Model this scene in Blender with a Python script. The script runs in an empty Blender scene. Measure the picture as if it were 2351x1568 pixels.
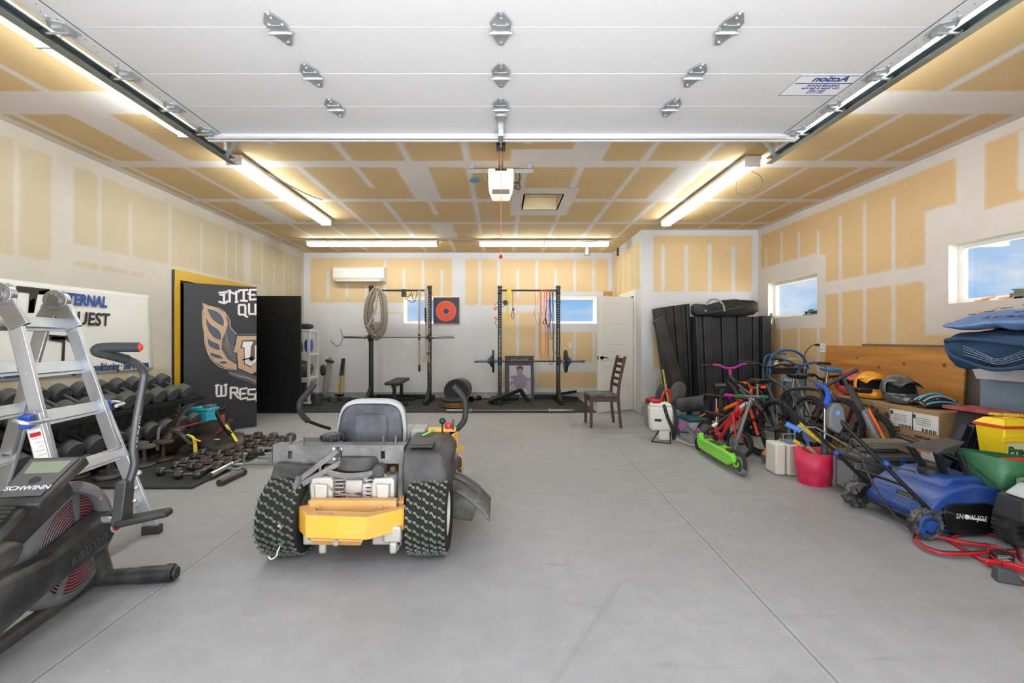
import bpy, math, random
from mathutils import Vector as V, Matrix, noise as mnoise
R = random.Random(7)
rad = math.radians
SC = bpy.context.scene
COL = SC.collection
# ---- camera: a 16 mm lens 1.25 m above the slab, just outside the open garage door
F, H, CX, CY = 1046.0, 1.25, 1150.0, 780.0
cd = bpy.data.cameras.new('camera'); cam = bpy.data.objects.new('camera', cd); COL.objects.link(cam)
cam.location = (0, 0, H); cam.rotation_euler = (rad(90), 0, 0)
cd.sensor_width = 36; cd.lens = 36 * F / 2351; cd.shift_x = (1175.5 - CX) / 2351; cd.shift_y = -(784 - CY) / 2351
cd.clip_start = .05; cd.clip_end = 500
SC.camera = cam
SC.view_settings.view_transform = 'Standard'; SC.view_settings.look = 'None'
SC.view_settings.gamma = 1; SC.view_settings.use_curve_mapping = False
SC.view_settings.exposure = 1.5
SC.cycles.max_bounces = 8; SC.cycles.diffuse_bounces = 5; SC.cycles.transparent_max_bounces = 12
SC.cycles.sample_clamp_indirect = 6; SC.cycles.caustics_reflective = False; SC.cycles.caustics_refractive = False
SKY_STRENGTH, SUN_STRENGTH, TUBE_STRENGTH = 1.0, 19.0, 16.5
# ---- world: blue sky with drifting white cloud
w = bpy.data.worlds.new('sky'); SC.world = w; w.use_nodes = True
nt = w.node_tree; nt.nodes.clear()
def wn(t, **k):
    n = nt.nodes.new(t)
    for a, b in k.items(): setattr(n, a, b)
    return n
tc = wn('ShaderNodeTexCoord'); sep = wn('ShaderNodeSeparateXYZ'); nt.links.new(tc.outputs['Generated'], sep.inputs[0])
rp = wn('ShaderNodeValToRGB'); nt.links.new(sep.outputs[2], rp.inputs[0])
e = rp.color_ramp.elements
e[0].position = 0.0; e[0].color = (.12, .22, .34, 1); e[1].position = .6; e[1].color = (.04, .11, .30, 1)
e2 = rp.color_ramp.elements.new(.22); e2.color = (.065, .155, .30, 1)
mp = wn('ShaderNodeMapping'); mp.inputs['Scale'].default_value = (1, 1, 2.6); mp.inputs['Location'].default_value = (.35, .1, .2)
nt.links.new(tc.outputs['Generated'], mp.inputs[0])
nz = wn('ShaderNodeTexNoise'); nz.inputs['Scale'].default_value = 5.5; nz.inputs['Detail'].default_value = 7; nz.inputs['Roughness'].default_value = .55
nt.links.new(mp.outputs[0], nz.inputs['Vector'])
cr = wn('ShaderNodeValToRGB'); nt.links.new(nz.outputs[0], cr.inputs[0])
cr.color_ramp.elements[0].position = .46; cr.color_ramp.elements[0].color = (0, 0, 0, 1)
cr.color_ramp.elements[1].position = .66; cr.color_ramp.elements[1].color = (1, 1, 1, 1)
mx = wn('ShaderNodeMix', data_type='RGBA'); 
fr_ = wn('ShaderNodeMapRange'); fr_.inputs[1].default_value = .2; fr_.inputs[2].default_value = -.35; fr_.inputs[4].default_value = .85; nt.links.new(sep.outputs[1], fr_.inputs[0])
nt.links.new(cr.outputs[0], mx.inputs[0]); nt.links.new(rp.outputs[0], mx.inputs[6])
mx.inputs[7].default_value = (.26, .285, .32, 1)
m2_ = wn('ShaderNodeMix', data_type='RGBA'); nt.links.new(fr_.outputs[0], m2_.inputs[0]); nt.links.new(mx.outputs[2], m2_.inputs[6]); m2_.inputs[7].default_value = (1.3, 1.3, 1.32, 1)   # unseen bright overcast, added on the street side to light the room
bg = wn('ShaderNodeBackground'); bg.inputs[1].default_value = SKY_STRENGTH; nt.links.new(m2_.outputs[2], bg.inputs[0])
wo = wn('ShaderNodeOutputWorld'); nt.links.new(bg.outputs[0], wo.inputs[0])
# ---- sun: high, from the left and slightly behind the house, so it lights the driveway but not the room
sl = bpy.data.lights.new('sun', 'SUN'); sun = bpy.data.objects.new('sun', sl); COL.objects.link(sun)
sl.energy = SUN_STRENGTH; sl.angle = rad(.6); sl.color = (1, .98, .96)
sun.rotation_euler = V((.5, -.28, -.8)).to_track_quat('-Z', 'Y').to_euler(); sun.location = (-6, 3, 9)

# ================= helpers =================
def P(px, py, Y): return V(((px - CX) * Y / F, Y, H - (py - CY) * Y / F))      # photo measurement at a known depth
def FL(px, py): return P(px, py, F * H / (py - CY))                            # photo measurement on the floor
def lin(c):
    c = c / 255.0
    return c / 12.92 if c <= .04045 else ((c + .055) / 1.055) ** 2.4
def hx(s):
    return tuple(lin(int(s[i:i+2], 16)) for i in (0, 2, 4)) + (1,)
MATS = {}
def mat(name, col, rough=.5, metal=0, var=0, scale=6, bump=0, bscale=60, dust=None, dustamt=.5, dscale=3, trans=0, emit=0, alpha=1, coat=0, stretch=None, sheen=0):
    if name in MATS: return MATS[name]
    m = bpy.data.materials.new(name); m.use_nodes = True; MATS[name] = m
    n = m.node_tree.nodes; L = m.node_tree.links; b = n['Principled BSDF']
    c = hx(col) if isinstance(col, str) else col
    b.inputs['Base Color'].default_value = c; b.inputs['Roughness'].default_value = rough; b.inputs['Metallic'].default_value = metal
    if coat: b.inputs['Coat Weight'].default_value = coat
    if trans: b.inputs['Transmission Weight'].default_value = trans
    if alpha < 1: b.inputs['Alpha'].default_value = alpha
    if emit: b.inputs['Emission Color'].default_value = c; b.inputs['Emission Strength'].default_value = emit
    if var or dust or bump:
        t = n.new('ShaderNodeTexCoord'); mpn = n.new('ShaderNodeMapping'); L.new(t.outputs['Object'], mpn.inputs[0])
        if stretch: mpn.inputs['Scale'].default_value = stretch
        vec = mpn.outputs[0]; out = None
        if var:
            z = n.new('ShaderNodeTexNoise'); z.inputs['Scale'].default_value = scale; z.inputs['Detail'].default_value = 5; L.new(vec, z.inputs['Vector'])
            mr = n.new('ShaderNodeMapRange'); mr.inputs[1].default_value = .3; mr.inputs[2].default_value = .7
            mr.inputs[3].default_value = 1 - var; mr.inputs[4].default_value = 1 + var; L.new(z.outputs[0], mr.inputs[0])
            h = n.new('ShaderNodeHueSaturation'); h.inputs['Color'].default_value = c; L.new(mr.outputs[0], h.inputs['Value']); out = h.outputs[0]
        if dust:
            z = n.new('ShaderNodeTexNoise'); z.inputs['Scale'].default_value = dscale; z.inputs['Detail'].default_value = 8; z.inputs['Roughness'].default_value = .65; L.new(vec, z.inputs['Vector'])
            mr = n.new('ShaderNodeMapRange'); mr.inputs[1].default_value = .42; mr.inputs[2].default_value = .68; mr.inputs[4].default_value = dustamt; L.new(z.outputs[0], mr.inputs[0])
            x = n.new('ShaderNodeMix'); x.data_type = 'RGBA'; L.new(mr.outputs[0], x.inputs[0])
            if out: L.new(out, x.inputs[6])
            else: x.inputs[6].default_value = c
            x.inputs[7].default_value = hx(dust); out = x.outputs[2]
        if out: L.new(out, b.inputs['Base Color'])
        if bump:
            z = n.new('ShaderNodeTexNoise'); z.inputs['Scale'].default_value = bscale; z.inputs['Detail'].default_value = 3; L.new(vec, z.inputs['Vector'])
            bm = n.new('ShaderNodeBump'); bm.inputs['Strength'].default_value = bump; bm.inputs['Distance'].default_value = .01
            L.new(z.outputs[0], bm.inputs['Height']); L.new(bm.outputs[0], b.inputs['Normal'])
    return m
def catmull(pts, k=5, closed=False):
    pts = [V(p) for p in pts]; n = len(pts); o = []
    rng = n if closed else n - 1
    for i in range(rng):
        g = (lambda j: pts[j % n]) if closed else (lambda j: pts[max(0, min(n - 1, j))])
        a, b, c, d = g(i - 1), g(i), g(i + 1), g(i + 2)
        for q in range(k):
            t = q / k
            o.append(.5 * ((2 * b) + (c - a) * t + (2 * a - 5 * b + 4 * c - d) * t * t + (3 * b - a - 3 * c + d) * t ** 3))
    if not closed: o.append(pts[-1])
    return o
def frame(d):
    d = V(d).normalized(); u = V((0, 0, 1)) if abs(d.z) < .9 else V((1, 0, 0))
    a = d.cross(u).normalized(); return a, d.cross(a).normalized(), d
class MB:
    def __init__(s): s.v = []; s.f = []; s.m = []; s.cm = 0; s.M = None
    def mi(s, i): s.cm = i; return s
    def tf(s, M=None): s.M = M; return s
    def add(s, vs, fs):
        b = len(s.v)
        for p in vs:
            p = V(p); s.v.append(s.M @ p if s.M is not None else p)
        for q in fs: s.f.append([b + i for i in q]); s.m.append(s.cm)
        return s
    def box(s, x0, x1, y0, y1, z0, z1):
        return s.add([(x0,y0,z0),(x1,y0,z0),(x1,y1,z0),(x0,y1,z0),(x0,y0,z1),(x1,y0,z1),(x1,y1,z1),(x0,y1,z1)],
                     [(0,3,2,1),(4,5,6,7),(0,1,5,4),(1,2,6,5),(2,3,7,6),(3,0,4,7)])
    def hexa(s, p8): return s.add(p8, [(0,3,2,1),(4,5,6,7),(0,1,5,4),(1,2,6,5),(2,3,7,6),(3,0,4,7)])
    def bx(s, c, d, rot=(0,0,0)):
        from mathutils import Euler
        M = Matrix.Translation(V(c)) @ Euler([rad(a) for a in rot]).to_matrix().to_4x4()
        x, y, z = d[0]/2, d[1]/2, d[2]/2
        return s.add([M @ V(p) for p in ((-x,-y,-z),(x,-y,-z),(x,y,-z),(-x,y,-z),(-x,-y,z),(x,-y,z),(x,y,z),(-x,y,z))],
                     [(0,3,2,1),(4,5,6,7),(0,1,5,4),(1,2,6,5),(2,3,7,6),(3,0,4,7)])
    def bar(s, p0, p1, w, h, up=(0,0,1)):
        p0, p1 = V(p0), V(p1); d = (p1 - p0).normalized(); u = V(up)
        if abs(d.dot(u)) > .98: u = V((0,1,0))
        a = d.cross(u).normalized() * (w/2); b = a.normalized().cross(d).normalized() * (h/2)
        return s.hexa([p0-a-b, p0+a-b, p1+a-b, p1-a-b, p0-a+b, p0+a+b, p1+a+b, p1-a+b])
    def tube(s, pts, r, n=8, closed=False, caps=True, sq=(1,1)):
        pts = [V(p) for p in pts]; N = len(pts)
        rr = r if isinstance(r, (list, tuple)) else [r] * N
        T = []
        for i in range(N):
            a = pts[(i-1) % N] if (closed or i) else pts[0]; b = pts[(i+1) % N] if (closed or i < N-1) else pts[-1]
            t = b - a; T.append(t.normalized() if t.length > 1e-9 else V((0,0,1)))
        u, _, _ = frame(T[0]); vs = []
        for i in range(N):
            t = T[i]; u = (u - t * u.dot(t))
            u = u.normalized() if u.length > 1e-6 else frame(t)[0]
            w_ = t.cross(u)
            for k in range(n):
                a = 2 * math.pi * k / n; vs.append(pts[i] + u * math.cos(a) * rr[i] * sq[0] + w_ * math.sin(a) * rr[i] * sq[1])
        fs = []
        for i in range(N if closed else N - 1):
            j = (i + 1) % N
            for k in range(n):
                l = (k + 1) % n; fs.append((i*n+k, i*n+l, j*n+l, j*n+k))
        if caps and not closed: fs.append(tuple(range(n))[::-1]); fs.append(tuple((N-1)*n + k for k in range(n)))
        return s.add(vs, fs)
    def cyl(s, p0, p1, r, r2=None, n=16): return s.tube([p0, p1], [r, r if r2 is None else r2], n)
    def lathe(s, prof, o=(0,0,0), ax=(0,0,1), n=24, caps=True):
        a, b, d = frame(ax); o = V(o); vs = []; fs = []; N = len(prof)
        for r, h in prof:
            for k in range(n):
                t = 2 * math.pi * k / n; vs.append(o + d*h + (a*math.cos(t) + b*math.sin(t))*r)
        for i in range(N-1):
            for k in range(n):
                l = (k+1) % n; fs.append((i*n+k, i*n+l, (i+1)*n+l, (i+1)*n+k))
        if caps:
            if prof[0][0] > 1e-5: fs.append(tuple(range(n))[::-1])
            if prof[-1][0] > 1e-5: fs.append(tuple((N-1)*n+k for k in range(n)))
        return s.add(vs, fs)
    def torus(s, o, ax, R_, r, n=32, m=8, arc=1.0):
        a, b, d = frame(ax); o = V(o)
        k = n if arc >= 1 else max(3, int(n*arc))
        pts = [o + (a*math.cos(2*math.pi*arc*i/k) + b*math.sin(2*math.pi*arc*i/k))*R_ for i in range(k + (0 if arc >= 1 else 1))]
        return s.tube(pts, r, m, closed=arc >= 1)
    def ball(s, c, r, n=14, m=8):
        r = (r, r, r) if not isinstance(r, (tuple, list)) else r; c = V(c); vs = []; fs = []
        for i in range(m+1):
            p = math.pi * i / m
            for k in range(n):
                t = 2*math.pi*k/n; vs.append(c + V((r[0]*math.sin(p)*math.cos(t), r[1]*math.sin(p)*math.sin(t), r[2]*math.cos(p))))
        for i in range(m):
            for k in range(n):
                l = (k+1) % n; fs.append((i*n+k, (i+1)*n+k, (i+1)*n+l, i*n+l))
        return s.add(vs, fs)
    def prism(s, poly, o, u, w_, d0, d1):          # polygon in the plane (o; u, w), thickness along u x w
        o, u, w_ = V(o), V(u), V(w_); nrm = u.cross(w_).normalized(); N = len(poly)
        A = [o + u*p[0] + w_*p[1] + nrm*d0 for p in poly]; B = [o + u*p[0] + w_*p[1] + nrm*d1 for p in poly]
        return s.add(A + B, [tuple(range(N))[::-1], tuple(range(N, 2*N))] + [(i, (i+1) % N, N + (i+1) % N, N + i) for i in range(N)])
    def grid(s, fn, nu, nv, cu=False):
        vs = [fn(i / nu, j / nv) for j in range(nv + 1) for i in range(nu + 1)]
        return s.add(vs, [(j*(nu+1)+i, j*(nu+1)+i+1, (j+1)*(nu+1)+i+1, (j+1)*(nu+1)+i) for j in range(nv) for i in range(nu)])
    def build(s, name, mats, parent=None, bevel=0, smooth=38, sub=0, solid=0, seg=2):
        me = bpy.data.meshes.new(name); me.from_pydata([tuple(p) for p in s.v], [], s.f); me.update()
        mats = mats if isinstance(mats, (list, tuple)) else [mats]
        for m in mats: me.materials.append(m)
        if len(mats) > 1: me.polygons.foreach_set('material_index', s.m)
        if smooth:
            me.polygons.foreach_set('use_smooth', [True] * len(me.polygons)); me.set_sharp_from_angle(angle=rad(smooth))
        o = bpy.data.objects.new(name, me); COL.objects.link(o)
        if parent is not None: o.parent = parent
        if solid:
            md = o.modifiers.new('solid', 'SOLIDIFY'); md.thickness = solid; md.offset = 0
        if bevel:
            md = o.modifiers.new('bevel', 'BEVEL'); md.width = bevel; md.segments = seg; md.limit_method = 'ANGLE'; md.angle_limit = rad(35)
        if sub:
            md = o.modifiers.new('sub', 'SUBSURF'); md.levels = sub; md.render_levels = sub
        return o
def T(name, label, cat, loc=(0,0,0), rz=0, group=None, rx=0, ry=0):
    o = bpy.data.objects.new(name, None); COL.objects.link(o); o.location = loc; o.rotation_euler = (rad(rx), rad(ry), rad(rz))
    o.empty_display_size = .1; o['label'] = label; o['category'] = cat
    if group: o['group'] = group
    return o
def tag(o, label, cat, group=None, loc=None, rz=None):
    o['label'] = label; o['category'] = cat
    if group: o['group'] = group
    if loc is not None: o.location = loc
    if rz is not None: o.rotation_euler = (0, 0, rad(rz))
    return o
def struct(o): o['kind'] = 'structure'; return o
def children(o): return KIDS.get(o.name, [c for c in COL.objects if c.parent == o])
KIDS = {}
def dup(root, loc, rz=None, label=None, group=None, rot=None, scale=None):
    kids = lambda o: [c for c in COL.objects if c.parent == o]
    def cp(o, par):
        c = o.copy(); COL.objects.link(c); c.parent = par
        for k in kids(o): cp(k, c)
        return c
    r = cp(root, None); r.location = loc
    if rz is not None: r.rotation_euler = (0, 0, rad(rz))
    if rot is not None: r.rotation_euler = [rad(a) for a in rot]
    if scale: r.scale = (scale,)*3 if not isinstance(scale, tuple) else scale
    if label: r['label'] = label
    if group: r['group'] = group
    return r
def txt(s, size, m, name, parent=None, o=(0,0,0), u=(1,0,0), w_=(0,0,1), bold=0, shear=0, sx=1, align='LEFT', ext=.0008, space=1):
    c = bpy.data.curves.new('t', 'FONT'); c.body = s; c.size = size; c.offset = bold; c.shear = shear; c.align_x = align; c.extrude = ext; c.space_character = space
    c.resolution_u = 3
    t = bpy.data.objects.new('t', c); COL.objects.link(t)
    dg = bpy.context.evaluated_depsgraph_get(); me = bpy.data.meshes.new_from_object(t.evaluated_get(dg))
    bpy.data.objects.remove(t); bpy.data.curves.remove(c)
    u, w_ = V(u).normalized(), V(w_).normalized(); nn = u.cross(w_)
    for vv in me.vertices:
        p = vv.co; vv.co = V(o) + u*p.x*sx + w_*p.y + nn*p.z
    me.name = name; me.materials.clear(); me.materials.append(m)
    ob = bpy.data.objects.new(name, me); COL.objects.link(ob)
    if parent is not None: ob.parent = parent
    return ob
# common materials
BLK = mat('black_plastic', '1b1c1e', .5, var=.15, dust='77736c', dustamt=.18)
BLKM = mat('black_steel', '17181a', .42, metal=.3, var=.1)
RUB = mat('black_rubber', '191a1b', .8, var=.2, bump=.15, bscale=90)
CHR = mat('chrome', 'c9cbcd', .22, metal=1, var=.08)
GALV = mat('galvanised_steel', 'bcc1c3', .34, metal=.65, var=.18, scale=14)
ALU = mat('brushed_aluminium', 'b9bec6', .38, metal=.85, var=.1, scale=9, stretch=(1, 1, .15))
WHT = mat('white_paint', 'e8e8e6', .45, var=.02)
WHTP = mat('white_plastic', 'dcdcd8', .4, var=.04)
IRON = mat('grey_iron', '55565a', .62, metal=.35, var=.18, scale=9, bump=.12, bscale=80, dust='83807a', dustamt=.25)
GRY = mat('grey_plastic', '6d7075', .5, var=.08)
RED = mat('red_plastic', 'c0202a', .4, var=.06)
BLUEP = mat('blue_plastic', '1c4fb0', .4, var=.08)
ORG = mat('orange_paint', 'f2661c', .35, var=.05)
import numpy as np
# ================= the room =================
ZC, XL, XR, YB, YF = 3.11, -4.22, 4.36, 9.75, .75        # ceiling, left, right, back, front wall
XA, YA = 2.38, 7.72                                       # boxed-in corner at the back right
def mudmat(name, paper, mud, thr=.0):
    m = bpy.data.materials.new(name); m.use_nodes = True; n = m.node_tree.nodes; L = m.node_tree.links; b = n['Principled BSDF']
    b.inputs['Roughness'].default_value = .85; b.inputs['Specular IOR Level'].default_value = .25
    a = n.new('ShaderNodeAttribute'); a.attribute_name = 'mud'
    g = n.new('ShaderNodeNewGeometry')
    def nz(sc, det=5):
        z = n.new('ShaderNodeTexNoise'); z.inputs['Scale'].default_value = sc; z.inputs['Detail'].default_value = det; L.new(g.outputs['Position'], z.inputs['Vector']); return z.outputs[0]
    def mth(op, x, y):
        q = n.new('ShaderNodeMath'); q.operation = op
        for i, s_ in enumerate((x, y)):
            if isinstance(s_, (int, float)): q.inputs[i].default_value = s_
            else: L.new(s_, q.inputs[i])
        return q.outputs[0]
    def rng(x, a0, a1, b0=0, b1=1, sm=True):
        q = n.new('ShaderNodeMapRange'); q.interpolation_type = 'SMOOTHSTEP' if sm else 'LINEAR'
        q.inputs[1].default_value = a0; q.inputs[2].default_value = a1; q.inputs[3].default_value = b0; q.inputs[4].default_value = b1; L.new(x, q.inputs[0]); return q.outputs[0]
    d = mth('ADD', a.outputs['Fac'], mth('MULTIPLY', mth('SUBTRACT', nz(5, 6), .5), .03))
    core = rng(d, -.004, .006); fe = rng(mth('ADD', d, mth('MULTIPLY', mth('SUBTRACT', nz(9, 3), .5), .03)), -.03, 0, 0, .38)
    f = mth('MAXIMUM', core, fe)
    f = mth('MULTIPLY', f, rng(nz(3, 8), .25, .6, .86, 1.0))
    x = n.new('ShaderNodeMix'); x.data_type = 'RGBA'; L.new(f, x.inputs[0]); x.inputs[6].default_value = hx(paper); x.inputs[7].default_value = hx(mud)
    h = n.new('ShaderNodeHueSaturation'); L.new(x.outputs[2], h.inputs['Color']); L.new(rng(nz(1.3, 4), .3, .7, .96, 1.04), h.inputs['Value'])
    L.new(h.outputs[0], b.inputs['Base Color']); return m
def wallgrid(name, o, u, w_, Lu, Lw, m, paper, mud, holes=(), step=.03, extra=None):
    """drywall sheet with taped seams: attribute mud > 0 where joint compound covers the paper"""
    o, u, w_ = V(o), V(u), V(w_)
    def cuts(L_, hs):
        c = {0.0, L_}
        for h in hs: c |= {h[0], h[1]}
        c = sorted(c); out = []
        for a, b in zip(c, c[1:]):
            k = max(1, round((b - a) / step)); out += [a + (b - a) * i / k for i in range(k)]
        return out + [L_]
    us = cuts(Lu, [(h[0], h[1]) for h in holes]); ws = cuts(Lw, [(h[2], h[3]) for h in holes])
    nu = len(us); vs = [o + u*a + w_*b for b in ws for a in us]; fs = []
    for j in range(len(ws)-1):
        for i in range(nu-1):
            cu_, cw = (us[i]+us[i+1])/2, (ws[j]+ws[j+1])/2
            if any(h[0] < cu_ < h[1] and h[2] < cw < h[3] for h in holes): continue
            fs.append((j*nu+i, j*nu+i+1, (j+1)*nu+i+1, (j+1)*nu+i))
    A = np.array(us)[None, :]; B = np.array(ws)[:, None]
    def un(rs):
        d = np.full((len(ws), len(us)), -1.0)
        for r in rs: d = np.maximum(d, np.minimum(np.minimum(A - r[0], r[1] - A), np.minimum(B - r[2], r[3] - B)))
        return d
    val = np.clip(np.maximum(-un(paper), un(mud)), -.5, .5).astype(np.float32).ravel()
    me = bpy.data.meshes.new(name); me.from_pydata([tuple(p) for p in vs], [], fs); me.materials.append(m)
    at = me.attributes.new('mud', 'FLOAT', 'POINT'); at.data.foreach_set('value', val)
    ob = bpy.data.objects.new(name, me); COL.objects.link(ob); return struct(ob)
DW = mudmat('drywall', 'c4a67c', 'c6bfb8'); DWL = mudmat('drywall_left_toned', 'b7aa92', 'beb8ae'); DWB = mudmat('drywall_back', 'd8be94', 'd1d3d8'); DWC = mudmat('drywall_ceiling', 'c9ad80', 'd3cdc8')  # left wall: same drywall toned greyer, light on it put into the colour
# ceiling: seams every 1.22 m across, trusses every 0.61 m along
mud = []
for i, yy in enumerate([1.14, 2.36, 3.583, 4.828, 6.08, 7.26, 8.46]):
    h = .17 if i == 2 else (.085 if i == 3 else .058)
    mud.append((0, XR - XL, yy - YF - h, yy - YF + h))
rows = [YF, 1.14, 2.36, 3.583, 4.828, 6.08, 7.26, 8.46, YB]
for k in range(-8, 9):
    x = .26 + .61 * k - XL
    for j, (a, b) in enumerate(zip(rows, rows[1:])):
        if R.random() < .1: b = a + (b - a) * .6
        wdt = R.uniform(.024, .034)
        if (k == -2 and j in (4, 6)) or (k == 1 and j == 3) or (k == 3 and j in (4, 2)) or (k == -6 and j in (3, 5)): wdt = .17
        mud.append((x - wdt, x + wdt, a - YF, b - YF))
mud += [(0, .1, 0, 9), (XR-XL-.1, XR-XL, 0, 9), (0, 9, YB-YF-.09, YB-YF), (.14-XL, .97-XL, 5.6-YF, 6.8-YF), (XA-XL, XR-XL, YA-YF-.1, YA-YF), (.1-XL, 1.0-XL, 4.45-YF, 4.9-YF)]
HX0, HX1, HY0, HY1 = .31, .79, 5.83, 6.5
wallgrid('ceiling', (XL, YF, ZC), (1,0,0), (0,1,0), XR-XL, YB-YF, DWC, [(0, 20, 0, 20)], mud, [(HX0-XL, HX1-XL, HY0-YF, HY1-YF)])
b = MB(); b.box(HX0-.02, HX0, HY0, HY1, ZC, ZC+.16).box(HX1, HX1+.02, HY0, HY1, ZC, ZC+.16).box(HX0-.02, HX1+.02, HY0-.02, HY0, ZC, ZC+.16).box(HX0-.02, HX1+.02, HY1, HY1+.02, ZC, ZC+.16)
b.box(HX0-.02, HX1+.02, HY0-.02, HY1+.02, ZC+.16, ZC+.18)
struct(b.build('ceiling_panel', mat('hatch_board', 'dccba8', .8, var=.05)))
# left wall (u runs along +Y)
Yo = lambda y: y - YF
paper = [(Yo(.8), Yo(9.62), .05, 2.98)]
mud = [(Yo(.7), Yo(9.8), 1.72, 1.98), (Yo(.7), Yo(5.7), .5, .75)]
k = 0
for y in [1.2,1.6,2.0,2.42,2.83,3.24,3.6,3.97,4.79,5.19,5.81,6.42,7.0,7.26,8.05,8.47,8.85,9.3]:
    k += 1; mud.append((Yo(y)-.022, Yo(y)+.022, 0, R.choice((2.8, 2.9, 3.0))))
for y in (1.9, 4.39, 7.58): mud.append((Yo(y)-.11, Yo(y)+.11, 0, 3.1))
mud += [(Yo(2), Yo(4.3), 1.8, 1.97), (Yo(5.4), Yo(5.95), .9, 2.05), (Yo(4.3), Yo(8.2), 2.04, 2.2)]
DOORL = (5.97, 7.69, 2.03)
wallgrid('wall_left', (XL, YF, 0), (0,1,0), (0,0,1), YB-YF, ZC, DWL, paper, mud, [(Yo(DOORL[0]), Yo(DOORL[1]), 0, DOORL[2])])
# back wall (u runs along +X), lower band painted white
Xo = lambda x: x - XL
paper = [(Xo(-4.08), Xo(-1.04), 2.04, 3.0), (Xo(-.77), Xo(2.3), 2.1, 2.98), (Xo(-4.08), Xo(-2.15), 2.04, 3.0), (Xo(-.77), Xo(.85), 1.99, 2.4), (Xo(-.03), Xo(2.05), 1.35, 1.84), (Xo(-.03), Xo(2.05), .77, 1.5), (Xo(-.03), Xo(2.05), .22, .57), (Xo(-2.9), Xo(-2.1), 1.80, 1.84)]
mud = [(Xo(.87), Xo(2.3), 1.42, 2.28)]
for x in [-3.7+.406*i for i in range(15)]:
    mud.append((Xo(x)-.024, Xo(x)+.024, R.choice((2.0, 2.15)), R.choice((2.75, 2.95))))
    if x > -.1: mud.append((Xo(x)-.026, Xo(x)+.026, R.choice((.3, .6)), 1.8))
WB = [(-2.08, -.92), (.92, 2.05)]; WZ = (1.60, 2.17)
wallgrid('wall_back', (XL, YB, 0), (1,0,0), (0,0,1), XA-XL, ZC, DWB, paper, mud, [(Xo(a), Xo(c), *WZ) for a, c in WB])
# boxed-in corner
paper = [(.2, 1.88, 2.06, 3.02), (.2, .62, .75, 1.7), (1.6, 1.9, 1.0, 1.7), (.25, .5, .3, .6)]
mud = [(x-.027, x+.027, 2.0, 2.85) for x in (.365, .764, 1.16, 1.56)]
wallgrid('wall_inner_front', (XA, YA, 0), (1,0,0), (0,0,1), XR-XA, ZC, DWB, paper, mud)
paper = [(.1, 1.95, 2.12, 2.95)]; mud = [(y-.02, y+.02, 2.1, 3) for y in (.35, .75, 1.15, 1.55)]
DA = (8.12, 8.95, 2.03)
wallgrid('wall_inner_right', (XA, YA, 0), (0,1,0), (0,0,1), YB-YA, ZC, DWB, paper, mud, [(DA[0]-YA, DA[1]-YA, 0, DA[2])])
# right wall
WR = [(3.28, 4.44), (6.28, 7.44)]
paper = [(Yo(4.68), Yo(7.64), .3, 3.0), (Yo(4.36), Yo(5.2), 2.56, 3.0), (Yo(.8), Yo(4.11), 2.42, 3.02), (Yo(1), Yo(4.75), .2, 1.3), (Yo(4.0), Yo(4.6), .2, 1.38)]
mud = [(Yo(4.2), Yo(6.3), 1.86, 2.02), (Yo(6.12), Yo(7.58), 1.42, 2.40), (Yo(6.25), Yo(7.8), 1.45, 2.44), (Yo(3.78), Yo(3.84), 2.5, 3.0), (Yo(4.13), Yo(4.66), 1.30, 2.54)]
for y in (7.49, 7.08, 6.67, 6.26, 5.85, 5.46, 5.06): mud.append((Yo(y)-.022, Yo(y)+.022, .6, R.choice((2.75, 2.82, 2.9))))
wallgrid('wall_right', (XR, YF, 0), (0,1,0), (0,0,1), YA-YF, ZC, DW, paper, mud, [(Yo(a), Yo(c), *WZ) for a, c in WR])
# front wall round the big door opening, outside skin and roof slab
OW, OH = 2.46, 2.80
b = MB().box(XL-.2, -OW, YF-.15, YF, 0, ZC).box(OW, XR+.2, YF-.15, YF, 0, ZC).box(-OW, OW, YF-.15, YF, OH, ZC)
struct(b.build('wall_front', mat('front_drywall', 'd8c9ae', .85, var=.03)))
b = MB().box(XL-.25, XR+.25, YF-.2, YB+.25, ZC+.22, ZC+.3)
struct(b.build('roof', mat('roof_deck', '8c7a5e', .9)))
b = MB()
b.box(XL-.19, XL-.16, YF-.15, DOORL[0], 0, ZC+.22).box(XL-.19, XL-.16, DOORL[1], YB+.2, 0, ZC+.22).box(XL-.19, XL-.16, DOORL[0], DOORL[1], DOORL[2], ZC+.22)
def skin(axis, pos, a0, a1, holes):
    hs = sorted(holes); c = a0
    def q(x0, x1, z0, z1):
        if axis == 'x': b.box(pos, pos+.03, x0, x1, z0, z1)
        else: b.box(x0, x1, pos, pos+.03, z0, z1)
    for h in hs: q(c, h[0], 0, ZC+.22); q(h[0], h[1], 0, WZ[0]); q(h[0], h[1], WZ[1], ZC+.22); c = h[1]
    q(c, a1, 0, ZC+.22)
skin('x', XR+.16, YF-.15, YA+.1, WR); skin('y', YB+.16, XL-.19, XA+.1, WB)
b.box(XA-.02+2.1, XR+.19, YA+.1, YA+.13, 0, ZC+.22).box(XA+.85, XA+.88, YA+.1, YB+.19, 0, ZC+.22)
struct(b.build('wall_outside', mat('siding', 'b9b4aa', .8)))
# hallway floors outside the two side doors
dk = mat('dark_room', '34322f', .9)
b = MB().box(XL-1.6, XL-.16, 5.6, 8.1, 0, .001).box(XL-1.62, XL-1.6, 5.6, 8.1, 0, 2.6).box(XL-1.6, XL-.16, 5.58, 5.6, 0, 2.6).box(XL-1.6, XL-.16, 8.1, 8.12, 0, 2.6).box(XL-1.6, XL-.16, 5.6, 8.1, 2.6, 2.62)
struct(b.build('wall_side_room', dk))
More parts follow.
